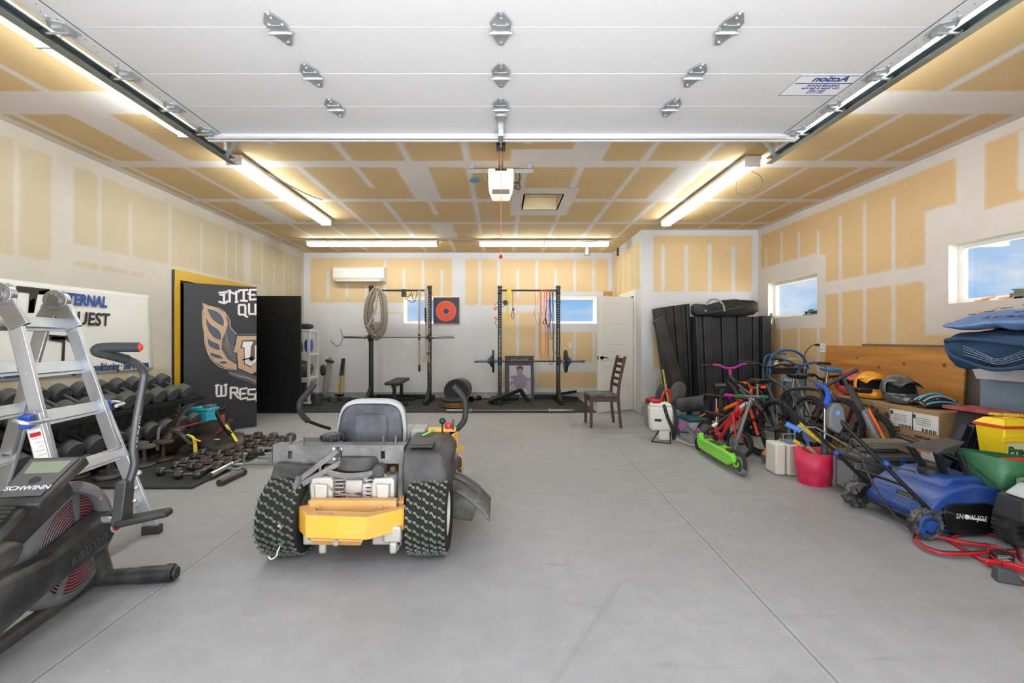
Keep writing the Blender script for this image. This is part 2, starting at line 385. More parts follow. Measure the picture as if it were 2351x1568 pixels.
# floor: concrete slab with saw cuts
m = mat('concrete', '9c9b99', .62, var=.06, scale=1.4); n = m.node_tree.nodes; L = m.node_tree.links; bs = n['Principled BSDF']
g = n.new('ShaderNodeNewGeometry'); sp = n.new('ShaderNodeSeparateXYZ'); L.new(g.outputs['Position'], sp.inputs[0])
def mth(op, x, y=0.0, nn=n, LL=L):
    q = nn.new('ShaderNodeMath'); q.operation = op
    for i, s_ in enumerate((x, y)):
        if isinstance(s_, (int, float)): q.inputs[i].default_value = s_
        else: LL.new(s_, q.inputs[i])
    return q.outputs[0]
X_, Y_ = sp.outputs[0], sp.outputs[1]
dj = [mth('ABSOLUTE', mth('SUBTRACT', X_, mth('ADD', 1.17, mth('MULTIPLY', Y_, .035)))), mth('ABSOLUTE', mth('ADD', X_, 1.71)),
      mth('ABSOLUTE', mth('SUBTRACT', Y_, 3.735)), mth('ABSOLUTE', mth('SUBTRACT', Y_, 6.68))]
dm = dj[0]
for q in dj[1:]: dm = mth('MINIMUM', dm, q)
def mr(x, a0, a1, b0, b1, sm='LINEAR'):
    q = n.new('ShaderNodeMapRange'); q.interpolation_type = sm
    for i, vv in enumerate((a0, a1, b0, b1)): q.inputs[i+1].default_value = vv
    L.new(x, q.inputs[0]); return q.outputs[0]
def nzf(sc, det=8, ro=.6, st=None):
    z = n.new('ShaderNodeTexNoise'); z.inputs['Scale'].default_value = sc; z.inputs['Detail'].default_value = det; z.inputs['Roughness'].default_value = ro
    if st:
        mm = n.new('ShaderNodeMapping'); mm.inputs['Scale'].default_value = st; mm.inputs['Rotation'].default_value = (0, 0, .5); L.new(g.outputs['Position'], mm.inputs[0]); L.new(mm.outputs[0], z.inputs['Vector'])
    else: L.new(g.outputs['Position'], z.inputs['Vector'])
    return z.outputs[0]
val = mth('MULTIPLY', mr(nzf(.55, 6), .3, .7, .86, 1.12), mr(nzf(7, 8, .7), .3, .7, .90, 1.08))
val = mth('MULTIPLY', val, mr(nzf(1.8, 7, .6, (1, 5, 1)), .62, .78, 1.0, .76))
val = mth('MULTIPLY', val, mr(nzf(26, 3), .70, .75, 1.0, 1.35))
val = mth('MULTIPLY', val, mr(nzf(18, 3, .4), .78, .82, 1.0, .5))
val = mth('MULTIPLY', val, mr(dm, .003, .008, .62, 1.0)); val = mth('MULTIPLY', val, mr(mth('ABSOLUTE', mth('SUBTRACT', dm, .011)), .0, .005, 1.22, 1.0))
ck = mr(mth('ADD', mth('ABSOLUTE', mth('SUBTRACT', X_, mth('ADD', -.836, mth('MULTIPLY', Y_, .62)))), mth('MULTIPLY', nzf(9, 4), .02)), .010, .035, .88, 1.0)
inr = mr(mth('ABSOLUTE', mth('SUBTRACT', Y_, 2.0)), .26, .36, 0, 1)
val = mth('MULTIPLY', val, mth('MAXIMUM', ck, inr))                     # shallow dark scuff in the slab
hs = n.new('ShaderNodeHueSaturation'); hs.inputs['Color'].default_value = hx('96979a'); L.new(val, hs.inputs['Value']); L.new(hs.outputs[0], bs.inputs['Base Color'])
L.new(mr(nzf(1.1, 5), .3, .7, .42, .72), bs.inputs['Roughness'])
b = MB().box(XL-.19, XR+.19, YF-.15, YB+.19, -.15, 0); struct(b.build('floor', m, smooth=0))
b = MB().box(-40, 40, -40, YF-.15, -.16, -.01); struct(b.build('ground', mat('driveway_concrete', 'c4c5c7', .8, var=.05)))
b = MB().box(-40, XL-1.7, YF-.15, 60, -.16, -.03).box(XR+.19, 60, YF-.15, 60, -.16, -.03).box(XL-1.7, XR+.19, YB+.19, 60, -.16, -.03); struct(b.build('ground_outer', mat('dry_grass', '8f8a5c', .9, var=.2)))
# concrete stem wall showing at the foot of the back wall
b = MB().box(XL, XA, YB-.03, YB-.002, 0, .13); struct(b.build('baseboard_back', mat('stem_concrete', '9b9c9b', .8, var=.12, scale=8)))
b = MB().box(XL+.002, XL+.03, YF, DOORL[0]-.1, 0, .13).box(XL+.002, XL+.03, DOORL[1]+.1, YB, 0, .13); struct(b.build('baseboard_left', MATS['stem_concrete']))
b = MB().box(XR-.03, XR-.002, YF, YA, 0, .13).box(XA, XR, YA-.03, YA-.002, 0, .13); struct(b.build('baseboard_right', MATS['stem_concrete']))
# windows
GL = bpy.data.materials.new('window_glass'); GL.use_nodes = True; gn = GL.node_tree.nodes; gl = GL.node_tree.links; gn.clear()
o_ = gn.new('ShaderNodeOutputMaterial'); mxs = gn.new('ShaderNodeMixShader'); tr = gn.new('ShaderNodeBsdfTransparent'); gs = gn.new('ShaderNodeBsdfGlossy')
gs.inputs['Roughness'].default_value = .02; mxs.inputs[0].default_value = .06; gl.new(tr.outputs[0], mxs.inputs[1]); gl.new(gs.outputs[0], mxs.inputs[2]); gl.new(mxs.outputs[0], o_.inputs[0])
VINYL = mat('white_vinyl', 'ecebe6', .4); REV = mat('reveal_white', 'e9e6df', .7)
def window(nm, side, a0, a1):
    z0, z1 = WZ; t = T(nm, '', ''); del t['label']; del t['category']; t['kind'] = 'structure'
    if side == 'x': t.location = (XR, (a0+a1)/2, z0)
    else: t.location = ((a0+a1)/2, YB, z0)
    w2 = (a1-a0)/2; hh = z1-z0
    def mk(f):   # f(builder, a-range, depth-range, z-range)
        b = MB(); f(lambda u0, u1, d0, d1, q0, q1: b.box(d0, d1, u0, u1, q0, q1) if side == 'x' else b.box(u0, u1, d0, d1, q0, q1)); return b
    def rv(q): q(-w2-.01, -w2, .003, .16, -.01, hh+.01); q(w2, w2+.01, .003, .16, -.01, hh+.01); q(-w2, w2, .003, .16, hh, hh+.01); q(-w2, w2, .003, .16, -.012, 0)
    def fr(q):
        e = .045; q(-w2, -w2+e, .10, .15, 0, hh); q(w2-e, w2, .10, .15, 0, hh); q(-w2+e, w2-e, .10, .15, 0, e); q(-w2+e, w2-e, .10, .15, hh-e, hh)
    def pn(q): q(-w2+.04, w2-.04, .124, .128, .04, hh-.04)
    struct(mk(rv).build('reveal', REV, t, smooth=0)); struct(mk(fr).build('window_frame', VINYL, t, bevel=.004, smooth=0)); struct(mk(pn).build('window_pane', GL, t, smooth=0))
for i, (a, c) in enumerate(WR): window('window_%d' % (i+1), 'x', a, c)
for i, (a, c) in enumerate(WB): window('window_%d' % (i+3), 'y', a, c)
# ---- double doors on the left wall with the yellow casing
YEL = mat('yellow_casing', 'c69a22', .5, var=.05)
y0, y1, zt = DOORL
b = MB().box(XL, XL+.025, y0-.11, y0-.005, 0, zt+.11).box(XL, XL+.025, y1+.005, y1+.11, 0, zt+.11).box(XL, XL+.026, y0-.11, y1+.11, zt, zt+.13)
b.mi(1).box(XL, XL+.02, y0-.13, y0-.11, 0, zt+.12).mi(0)
b.box(XL-.16, XL, y0-.02, y0, 0, zt).box(XL-.16, XL, y1, y1+.02, 0, zt).box(XL-.16, XL, y0, y1, zt, zt+.02)
struct(b.build('trim_1', [YEL, BLK], bevel=.002))
NAVY = mat('charcoal_door_paint', '23252c', .5, var=.06)
def leaf(nm, hinge, tip, zt, m, th=.04):
    h, t_ = V(hinge), V(tip); ang = math.degrees(math.atan2(t_.y-h.y, t_.x-h.x)); Lh = (t_-h).length
    t = T(nm, '', '', (h.x, h.y, .012), ang); del t['label']; del t['category']; t['kind'] = 'structure'
    o = struct(MB().box(0, Lh, -th/2, th/2, 0, zt).build('door_panel', m, t, bevel=.003)); return t, Lh
D1, L1 = leaf('door_1', (XL+.05, 5.985, 0), (-3.51, 6.54, 0), 1.99, NAVY)
D2, L2 = leaf('door_2', (XL+.06, 7.70, 0), (-3.38, 7.71, 0), 1.98, mat('black_door_paint', '0c0c0d', .45))
KN = mat('dark_bronze', '16130f', .35, metal=.7)
struct(MB().cyl((L1-.07, -.02, .97), (L1-.07, -.045, .97), .03).tube(catmull([(L1-.07, -.06, .97), (L1-.11, -.065, .975), (L1-.19, -.06, .955)], 4), .008).cyl((L1-.07,-.045,.97),(L1-.07,-.065,.97),.012).build('door_handle', KN, D1))
# ---- white five-panel door at the right
D3, L3 = leaf('door_3', (XA-.03, 8.13, 0), (1.66, 7.78, 0), 1.99, mat('white_door_paint', 'd9d6cf', .45), th=.034)
b = MB()
for i in range(5):
    z0 = .14 + i*.365
    for r in ((.1, L3-.1, z0, z0+.012), (.1, L3-.1, z0+.288, z0+.30), (.1, .112, z0, z0+.3), (L3-.112, L3-.1, z0, z0+.3)): b.box(r[0], r[1], .0165, .023, r[2], r[3])
struct(b.build('door_moulding', MATS['white_door_paint'], D3, bevel=.003))
struct(MB().cyl((L3-.06, .017, .93), (L3-.06, .035, .93), .03).cyl((L3-.06, .03, .93), (L3-.06, .055, .93), .012).tube(catmull([(L3-.06, .055, .93), (L3-.11, .06, .935), (L3-.17, .05, .92)], 4), .008).box(L3-.001, L3+.003, -.012, .012, .9, .96).build('door_handle', KN, D3))
b = MB(); y0, y1, zt = DA
b.box(XA-.02, XA, y0-.09, y0, 0, zt+.1).box(XA-.02, XA, y1, y1+.09, 0, zt+.1).box(XA-.022, XA, y0-.11, y1+.11, zt, zt+.11).box(XA, XA+.15, y0-.02, y0, 0, zt).box(XA, XA+.15, y1, y1+.02, 0, zt)
struct(b.build('trim_2', REV, bevel=.003))
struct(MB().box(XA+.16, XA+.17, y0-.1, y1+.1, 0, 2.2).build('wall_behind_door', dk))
# ================= overhead sectional door, tracks, lamps, opener =================
DZ = H + 1.70                                            # underside of the raised door
DX0, DX1 = -2.42, 2.44
seams = [3.76, 3.315, 2.91, 2.475, 2.03, 1.58, 1.15]
DOORW = mat('white_door_steel', 'd2d3d5', .45, bump=.06, bscale=250)
gd = T('garage_door', 'wide white sectional garage door rolled up flat under the ceiling', 'garage door', (0, 2.45, DZ))
def L_(x, y, z): return V((x, y - 2.45, z - DZ))
for a, c in zip(seams, seams[1:]):
    b = MB(); p, q = L_(DX0, c+.0015, DZ), L_(DX1, a-.0015, DZ+.045)
    b.box(p.x, q.x, p.y, q.y, p.z, q.z)
    b.build('door_section', DOORW, gd, bevel=.002)
b = MB()
for x0, x1 in ((DX0, DX0+.11), (DX1-.11, DX1)): p, q = L_(x0, 1.15, DZ-.004), L_(x1, 3.755, DZ+.001); b.box(p.x, q.x, p.y, q.y, p.z, q.z)
for o_ in (b.build('end_stile', mat('stile_white', 'd4d5d6', .4), gd),): pass
b = MB()
for x in (DX0+.112, DX1-.112): p, q = L_(x-.0015, 1.15, DZ-.0045), L_(x+.0015, 3.755, DZ-.0005); b.box(p.x, q.x, p.y, q.y, p.z, q.z)
b.build('stile_seam', mat('seam_dark','55575a',.6), gd)
for xs in (DX0+.06, DX1-.06):
    b = MB()
    for k in range(46): y_ = 1.2 + .055*k; c_ = L_(xs + (.012 if k % 3 else -.02), y_, DZ-.0042); b.cyl(c_, c_ - V((0,0,.0012)), .0035, n=6)
    b.build('punched_holes', MATS['seam_dark'], gd, smooth=0)
b = MB(); b.prism([(0, 0), (.05, 0), (.05, .012), (.012, .02), (.012, .06), (.05, .07), (.05, .08), (0, .08)], L_(DX0+.0, 3.775, DZ-.055), (0,-1,0), (0,0,1), -(DX1-DX0), 0)
b.build('strut', mat('strut_steel', 'dfe3e6', .3, metal=.6), gd)
b = MB(); b.box(DX0, DX1, 3.76-2.45, 3.785-2.45, -.06, .045); b.build('bottom_rail', DOORW, gd, bevel=.003)
def hinge(x, y, long=False):
    t = MB(); o = L_(x, y, DZ)
    t.prism([(-.012, .125), (.012, .125), (.055, .05), (.055, .005), (-.055, .005), (-.055, .05)], o + V((0,0,-.006)), (1,0,0), (0,-1,0), 0, .006)
    t.prism([(-.055, -.035), (.055, -.035), (.012, -.14 ), (-.012, -.14)], o + V((0,0,-.006)), (1,0,0), (0,-1,0), 0, .006)
    t.cyl(o + V((-.062, .03, -.016)), o + V((.062, .03, -.016)), .0095, n=10)
    t.box(o.x-.045, o.x+.045, o.y-.03, o.y+.028, o.z-.014, o.z)
    for dx, dy in ((0, -.11), (0, -.08), (-.035, -.03), (.035, -.03), (0, .115)): t.cyl(o + V((dx, dy, -.003)), o + V((dx, dy, -.018)), .009, n=6)
    return t.build('hinge', GALV, gd)
for y in seams[1:6]:
    for x in (-1.21, 0, 1.24): hinge(x, y)
for y in [3.70] + seams[1:6]:
    for sgn, xe in ((-1, DX0), (1, DX1)):
        b = MB(); o = L_(xe - sgn*.04, y, DZ)
        b.prism([(-.05, -.06), (.05, -.06), (.06, .02), (.02, .08), (-.05, .04)], o + V((0,0,-.006)), (sgn,0,0), (0,-1,0), 0, sgn*.006)
        b.box(o.x-.03, o.x+.03, o.y-.035, o.y+.035, o.z-.03, o.z)
        b.cyl(o + V((-sgn*.03, 0, -.035)), o + V((sgn*.09, 0, -.035)), .007, n=8)
        for dy in (-.09, .07): b.cyl(o + V((0, dy, 0)), o + V((0, dy, -.014)), .009, n=6)
        r = b.build('roller_bracket', GALV, gd)
        MB().lathe([(.008, -.012), (.023, -.012), (.025, -.004), (.025, .004), (.023, .012), (.008, .012)], o + V((sgn*.10, 0, -.035)), (1,0,0), 14).build('roller', mat('roller_black', '24211f', .5), r)
b = MB(); o = L_(0, 3.42, DZ)
b.prism([(-.05, 0), (.05, 0), (.04, .05), (.012, .24), (-.012, .24), (-.04, .05)], o + V((0, 0, -.02)), (1,0,0), (0,1,0), 0, .01)
b.box(-.02, .02, o.y+.22, o.y+.33, -.07, -.01).bar(o + V((0, .30, -.05)), o + V((0, .5, -.03)), .012, .025)
b.build('opener_bracket', GALV, gd)
# installer's sticker, upside down as it reads from inside
b = MB(); SX, SY = 2.05, 3.10
st = MB(); st.box(1.93, 2.38, -.012+3.17-2.45-.24, 3.17-2.45+.0, -.0012, .0004); s0 = st.build('sticker', mat('sticker_white', 'e9ebee', .4), gd)
NB = mat('ink_navy', '1c3a86', .5)
fr = MB(); y0_, y1_ = 3.17-2.45-.24, 3.17-2.45
for r_ in ((1.93, 2.38, y0_, y0_+.004), (1.93, 2.38, y1_-.004, y1_), (1.93, 1.934, y0_, y1_), (2.376, 2.38, y0_, y1_)): fr.box(r_[0], r_[1], r_[2], r_[3], -.002, -.0012)
fr.box(1.95, 2.36, y0_+.085, y0_+.095, -.002, -.0012)
fr.build('border', NB, s0)
for tx, sz, yy, bd in (('Action', .085, .10, .002), ('GARAGE DOOR', .03, .125, .0005), ('For Sales & Service', .032, .155, 0), ('466-1500', .03, .185, 0), ('362-7216', .03, .21, 0)):
    txt(tx, sz, NB, 'lettering', s0, (2.155, y0_+yy-.035*(tx=='Action'), -.002), (-1,0,0), (0,-1,0), bold=bd, align='CENTER')
# tracks
for sgn in (-1, 1):
    X = sgn * 2.50; z = DZ - .035
    side = 'left' if sgn < 0 else 'right'
    t = T('door_track', 'galvanised steel door track with angle hanger along the %s edge of the raised door' % side, 'track', (X, 2.45, z), group='overhead door tracks')
    b = MB(); prof = [(-.03, -.028), (-.03, -.022), (.02, -.022), (.024, 0), (.02, .022), (-.03, .022), (-.03, .028), (.024, .028), (.03, 0), (.024, -.028)]
    b.prism([(p[0]*sgn, p[1]) for p in prof], (0, 4.24-2.45, 0), (1,0,0), (0,0,1), 0, (4.24-.95))
    b.build('rail', mat('track_steel', '8d9698', .38, metal=.85, var=.12, scale=10), t)
    b = MB(); b.prism([(0,0), (.03,0), (.03,.003), (.003,.003), (.003,.04), (0,.04)], (sgn*.03, 4.25-2.45, .03), (sgn,0,0), (0,0,1), 0, sgn*(4.25-1.0)); b.build('rail_angle', GALV, t)
    yb = 4.14 - 2.45; top = ZC - z
    b = MB(); b.bar((0, yb, -.02), (0, yb, top), .035, .004).bar((-.015*sgn, yb, -.02), (-.015*sgn, yb, top), .004, .035); b.build('hanger_angle', GALV, t)
    b = MB(); b.bar((0, yb+.01, 0), (-sgn*.24, yb-.1, top), .004, .035).bar((0, yb, .0), (-sgn*.24, yb-.11, top), .035, .004); b.build('hanger_angle', GALV, t)
# fluorescent strips
TUBE = mat('lamp_tube', 'f8fdfb', .3, emit=TUBE_STRENGTH)
FIX = mat('fixture_white', 'b9b8b4', .4)
def strip(loc, rz, label, x_off=0):
    t = T('strip_light', label, 'ceiling light', (loc[0], loc[1], ZC-.021), rz, 'eight-foot fluorescent strips')
    b = MB(); b.prism([(-.08, 0), (.08, 0), (.08, -.03), (.03, -.062), (-.03, -.062), (-.08, -.03)], (0, 1.22, 0), (1,0,0), (0,0,1), 0, 2.44); b.build('housing', FIX, t, bevel=.002)
    for y in (-1.21, -.01, 1.19):
        e = MB(); e.box(-.075, .075, y, y+.02, -.10, -.02).build('lamp_holder', FIX, t, bevel=.003)
    for x in (-.046, .046):
        for y in (-.6, .6): MB().cyl((x, y-.585, -.085), (x, y+.585, -.082), .0135, n=12).build('tube', TUBE, t)
    return t
strip((-2.70, 2.72, ZC), 0, 'fluorescent strip above the left door track, nearest the camera')
strip((-2.66, 5.74, ZC), 0, 'fluorescent strip over the dumbbells, past the left track hanger')
strip((2.53, 2.72, ZC), 0, 'fluorescent strip seen between the raised door and the right track')
strip((2.53, 5.78, ZC), 0, 'fluorescent strip past the right track hanger, thin wire looping beside it')
strip((-2.38, 8.46, ZC), 90, 'fluorescent strip across the back, above the wall air conditioner')
strip((.80, 8.46, ZC), 90, 'fluorescent strip across the back, above the black squat rack with bands')
CORD = mat('grey_cord', '6f6a60', .6)
def cable(name, pts, r, m, label, cat, group=None, k=6):
    o = MB().tube(catmull(pts, k), r, 6).build(name, m); return tag(o, label, cat, group)
cable('light_cord', [(2.64, 5.1, ZC-.03), (2.75, 5.3, ZC-.16), (2.95, 5.2, ZC-.12), (2.85, 5.0, ZC-.07), (2.66, 4.9, ZC-.03)], .005, CORD, 'thin loose wire looping beside the strip light on the right', 'wire')
cable('light_cord', [(-2.8, 8.40, ZC-.05), (-2.95, 8.3, ZC-.11), (-3.1, 8.2, ZC-.10), (-3.2, 8.25, ZC-.02)], .006, CORD, 'thin supply wire arching to the strip above the air conditioner', 'wire')
cable('light_cord', [(-2.58, 5.0, ZC-.02), (-2.45, 5.3, ZC-.07), (-2.38, 5.7, ZC-.06), (-2.35, 6.0, ZC-.02)], .006, CORD, 'thin supply wire beside the strip light over the dumbbells', 'wire')
cable('light_cord', [(1.5, 8.36, ZC-.05), (1.62, 8.28, ZC-.08), (1.72, 8.2, ZC-.07), (1.75, 8.2, ZC-.01)], .006, CORD, 'thin supply wire to the strip above the banded squat rack', 'wire')
# opener
OY = 4.80
t = T('garage_door_opener', 'lit cream garage door opener hanging from the ceiling in the middle', 'door opener', (0, OY, ZC-.31))
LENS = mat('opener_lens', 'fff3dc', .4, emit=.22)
b = MB(); b.hexa([(-.09,-.06,-.06),(.09,-.06,-.06),(.09,.10,-.06),(-.09,.10,-.06),(-.13,-.14,.05),(.13,-.14,.05),(.13,.13,.05),(-.13,.13,.05)]).hexa([(-.13,-.14,.05),(.13,-.14,.05),(.13,.13,.05),(-.13,.13,.05),(-.13,-.15,.2),(.13,-.15,.2),(.13,.15,.2),(-.13,.15,.2)])
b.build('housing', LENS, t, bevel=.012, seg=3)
MB().bx((0, -.108, -.012), (.18, .012, .11), (-36, 0, 0)).build('control_panel', mat('opener_grey', '77736c', .5), t, bevel=.004)
MB().box(-.06, .06, -.155, -.145, .175, .195).build('vent', BLK, t)
b = MB()
for x in (-.15, .16): b.box(x-.02, x-.016, -.02, .02, .12, .22)
b.box(-.34, .34, -.02, -.016, .20, .245).box(-.34, .34, -.02, .02, .241, .245)
for i in range(22): b.cyl((-.32+i*.031, -.0205, .228), (-.32+i*.031, -.022, .228), .006, n=6)
for x in (-.3, .3): b.box(x-.02, x+.02, 0, .004, .245, .31)
b.build('hanger_bracket', GALV, t)
MB().box(-.025, .025, 3.0-OY, -.1, .205, .235).build('rail', mat('opener_rail', '7d5c3c', .4, metal=.5), t)
MB().box(-.04, .04, 4.02-OY, 4.14-OY, .16, .235).tube(catmull([(0, 4.06-OY, .17), (.0, 3.95-OY, .15), (0, 3.84-OY, .14)], 3), .008).build('trolley', BLK, t, bevel=.004)
b = MB().tube(catmull([(.19, 0, .25), (.2, .0, .15), (.17, -.02, .08), (.15, 0, .05), (.2, .02, .04), (.19, -.01, .10), (.135, 0, .10)], 5), .006)
b.build('power_cord', BLK, t)
PINK = mat('pull_cord_pink', 'd8756c', .6)
rc = MB().cyl((0, 4.1, ZC-.16), (0, 4.1, H+.76), .003, n=6).build('release_cord', PINK); tag(rc, 'thin pink emergency release cord hanging from the opener rail', 'cord')
MB().lathe([(.002, .03), (.016, .012), (.018, 0), (.006, -.01)], (0, 4.1, H+.74), n=10).build('knob', RED, rc)
rm = MB().lathe([(.001, .016), (.05, .014), (.062, 0), (.062, -.002)][::-1], (-.30, 5.28, ZC-.016), (0,0,1), 20).build('ceiling_badge', mat('badge_blue', '4b8fc9', .5)); tag(rm, 'small round blue disc on the ceiling left of the opener', 'disc')
# vent pipe and sprinkler-like stub at the back right
b = MB().lathe([(.11, 0), (.11, -.006), (.055, -.02), (.055, -.17), (.05, -.17), (.05, -.02)], (1.72, 9.1, ZC), n=20).build('vent_pipe', GALV); tag(b, 'short galvanised vent pipe poking down from the ceiling at the back', 'vent pipe')
b = MB().cyl((2.36, 9.2, ZC), (2.36, 9.2, ZC-.17), .02, n=10).cyl((2.36, 9.2, ZC-.05), (2.36, 9.2, ZC-.08), .03, n=8).cyl((2.36, 9.2, ZC-.12), (2.36, 9.2, ZC-.15), .028, n=8).build('gas_pipe', mat('brown_pipe', '5a3c28', .5)); tag(b, 'short rusty brown pipe stub in the back right ceiling corner', 'pipe')
# ================= prints on the left wall and doors =================
def ray(px, py, o, nrm):                                   # where a sight line from the lens meets a real surface
    d = V(((px-CX)/F, 1, -(py-CY)/F)); c = V((0, 0, H)); return c + d * ((V(o)-c).dot(nrm) / d.dot(nrm))
ORD = ['first', 'second', 'third', 'fourth', 'fifth', 'sixth', 'seventh', 'eighth', 'ninth', 'tenth', 'eleventh', 'twelfth', 'thirteenth', 'fourteenth']
# banner
bn = T('banner', 'white vinyl wall banner with blue and black lettering behind the ladder', 'banner', (XL+.012, 4.2, .9))
Wv = lambda y, z: .006 + .005*math.sin(y*7+z*3) + .004*math.sin(z*13 + y*2)
def bf(a, c):
    y = -1.3 + 2.55*a; z = c*(.86 + .02*a) - .0; y += (.06*(1-c) if a > .99 else 0)
    return V((Wv(y, z), y, z))
VN = mat('banner_vinyl', 'dcdad4', .5, bump=.3, bscale=6)
MB().grid(bf, 60, 24).build('sheet', VN, bn, solid=.002)
BI = mat('banner_blue', '17458f', .5); BKI = mat('banner_black', '1d1f24', .5)
def btx(s, y, z, size, m, **k): return txt(s, size, m, 'lettering', bn, (.018, y-4.2, z-.9), (0,1,0), (0,0,1), ext=.001, **k)
btx('ETERNAL', 4.33, 1.595, .155, BI, bold=.006, shear=.15, sx=.80)
btx('QUEST', 4.36, 1.40, .185, BKI, bold=.004, shear=.1, sx=.90)
btx('Wrestling \u00b7 Brazilian Jiu-Jitsu \u00b7 Strength & Conditioning \u00b7 Self-Defense', 5.42, .925, .115, mat('banner_navy', '22406f', .5), bold=.004, sx=.62, align='RIGHT')
def onb(pts, m, nm='emblem', par=None, n0=V((1,0,0)), off=.018):
    b = MB(); q = [ray(x, y, (XL+.012+off, 0, 0), V((1,0,0))) - V((XL+.012, 4.2, .9)) for x, y in pts]
    vs = q + [p + V((.001, 0, 0)) for p in q]; N = len(q)
    b.add(vs, [tuple(range(N)), tuple(range(N, 2*N))] + [(i, (i+1) % N, N+(i+1) % N, N+i) for i in range(N)]); return b.build(nm, m, bn, smooth=0)
onb([(38,656),(115,664),(110,677),(87,675),(78,718),(64,718),(68,673),(34,669)], BKI)
onb([(90,668),(114,665),(110,677),(88,675)], BI); onb([(69,690),(80,684),(78,718),(64,718)], BI)
onb([(92,716),(126,704),(145,700),(160,718),(150,726),(125,727),(108,748),(86,748)], BKI)
onb([(112,768),(150,771),(162,764),(165,782),(150,780),(148,828),(141,829),(144,786),(113,781)], BKI)
onb([(118,772),(150,774),(150,780),(118,780)], BI)
onb([(45,745),(70,746),(68,751),(44,750)], BKI)
# wing-and-shield mural on the first leaf
LO = D1.location.copy(); la = D1.rotation_euler.z; LU = V((math.cos(la), math.sin(la), 0)); LN = V((math.sin(la), -math.cos(la), 0))
def leafp(cx, cy, off):
    p = ray(380 + cx/3.921, 600 + cy/3.92, LO + LN*(.02+off), LN) - LO; return (min(p.dot(LU), L1-.002), p.z)
def mural(pts, m, lv, nm='mural_shape'):
    q = [leafp(x, y, lv*.0006) for x, y in pts]
    o = MB().prism(q, (0, -.02-lv*.0006, 0), (1,0,0), (0,0,1), -.0002, .0006).build(nm, m, D1, smooth=0); return struct(o)
def stroke_poly(pts, wd, m, lv, closed=True):
    q = [V((*leafp(x, y, lv*.0006), 0)) for x, y in pts]; q = catmull(q, 4, closed)
    b = MB(); b.tube([(p.x, -.02-lv*.0006, p.y) for p in q], wd/2, 4, closed=closed, sq=(1, 1)); 
    return struct(b.build('mural_line', m, D1, smooth=0))
SL = mat('mural_slate', '4c5062', .5); TN = mat('mural_tan', 'bf9f82', .5); CRM = mat('mural_cream', 'd9c6a6', .5); WT = mat('mural_white', 'e3e4ea', .5); BRN = mat('mural_brown', '6a5048', .5); DKM = mat('mural_dark', '2b2c35', .5)
mural([(330,372),(400,400),(490,425),(545,470),(578,530),(585,590),(635,650),(818,650),(818,1000),(640,985),(560,965),(480,940),(410,880),(375,820),(352,740),(345,650),(330,560),(328,450)], SL, 1)
mural([(570,985),(700,985),(818,1040),(818,1115),(740,1085),(650,1055),(570,1020)], SL, 1)
mural([(345,390),(470,425),(540,470),(562,560),(540,640),(510,700),(505,790),(560,880),(640,930),(640,970),(540,960),(440,900),(380,820),(360,720),(350,640),(338,540),(340,450)], TN, 2)
for f in ([(375,425),(450,445),(500,480),(525,530),(522,585),(470,560),(420,520),(390,470)], [(365,500),(400,560),(470,610),(500,650),(498,710),(440,690),(395,640),(370,580)], [(375,690),(420,720),(480,745),(492,800),(440,790),(390,760)], [(400,820),(460,835),(500,850),(518,880),(450,870),(410,850)], [(475,910),(520,895),(570,912),(520,925)]):
    mural(f, SL, 3); stroke_poly(f, .006, CRM, 4)
stroke_poly([(335,378),(400,405),(490,428),(545,473),(578,533),(585,593),(640,655)], .009, CRM, 4, False)
stroke_poly([(335,378),(350,430),(332,450),(334,560),(350,650),(356,740),(380,820),(415,885),(485,945),(560,970),(640,972)], .009, CRM, 4, False)
for k in range(4): stroke_poly([(545-6*k, 640+35*k), (560, 720+30*k), (600, 770+30*k), (632, 790+35*k)], .006, TN, 4, False)
for k in range(4): stroke_poly([(575+40*k, 1000+8*k), (660+40*k, 1035+8*k), (735+25*k, 1050+12*k), (812, 1075+8*k)], .005, CRM if k == 0 else TN, 4, False)
mural([(635,662),(818,662),(818,1000),(775,1022),(645,968),(635,828),(602,828),(622,742)], DKM, 3)
mural([(645,672),(818,672),(818,990),(775,1013),(655,960),(645,820),(612,820),(632,745)], TN, 4)
mural([(690,712),(818,705),(818,900),(770,958),(705,925),(704,785),(672,782)], BRN, 5)
mural([(700,722),(790,722),(768,770),(762,875),(775,900),(818,870),(818,898),(770,945),(716,918),(712,775),(690,772)], WT, 6); mural([(803,762),(818,752),(818,868),(805,872)], WT, 6)
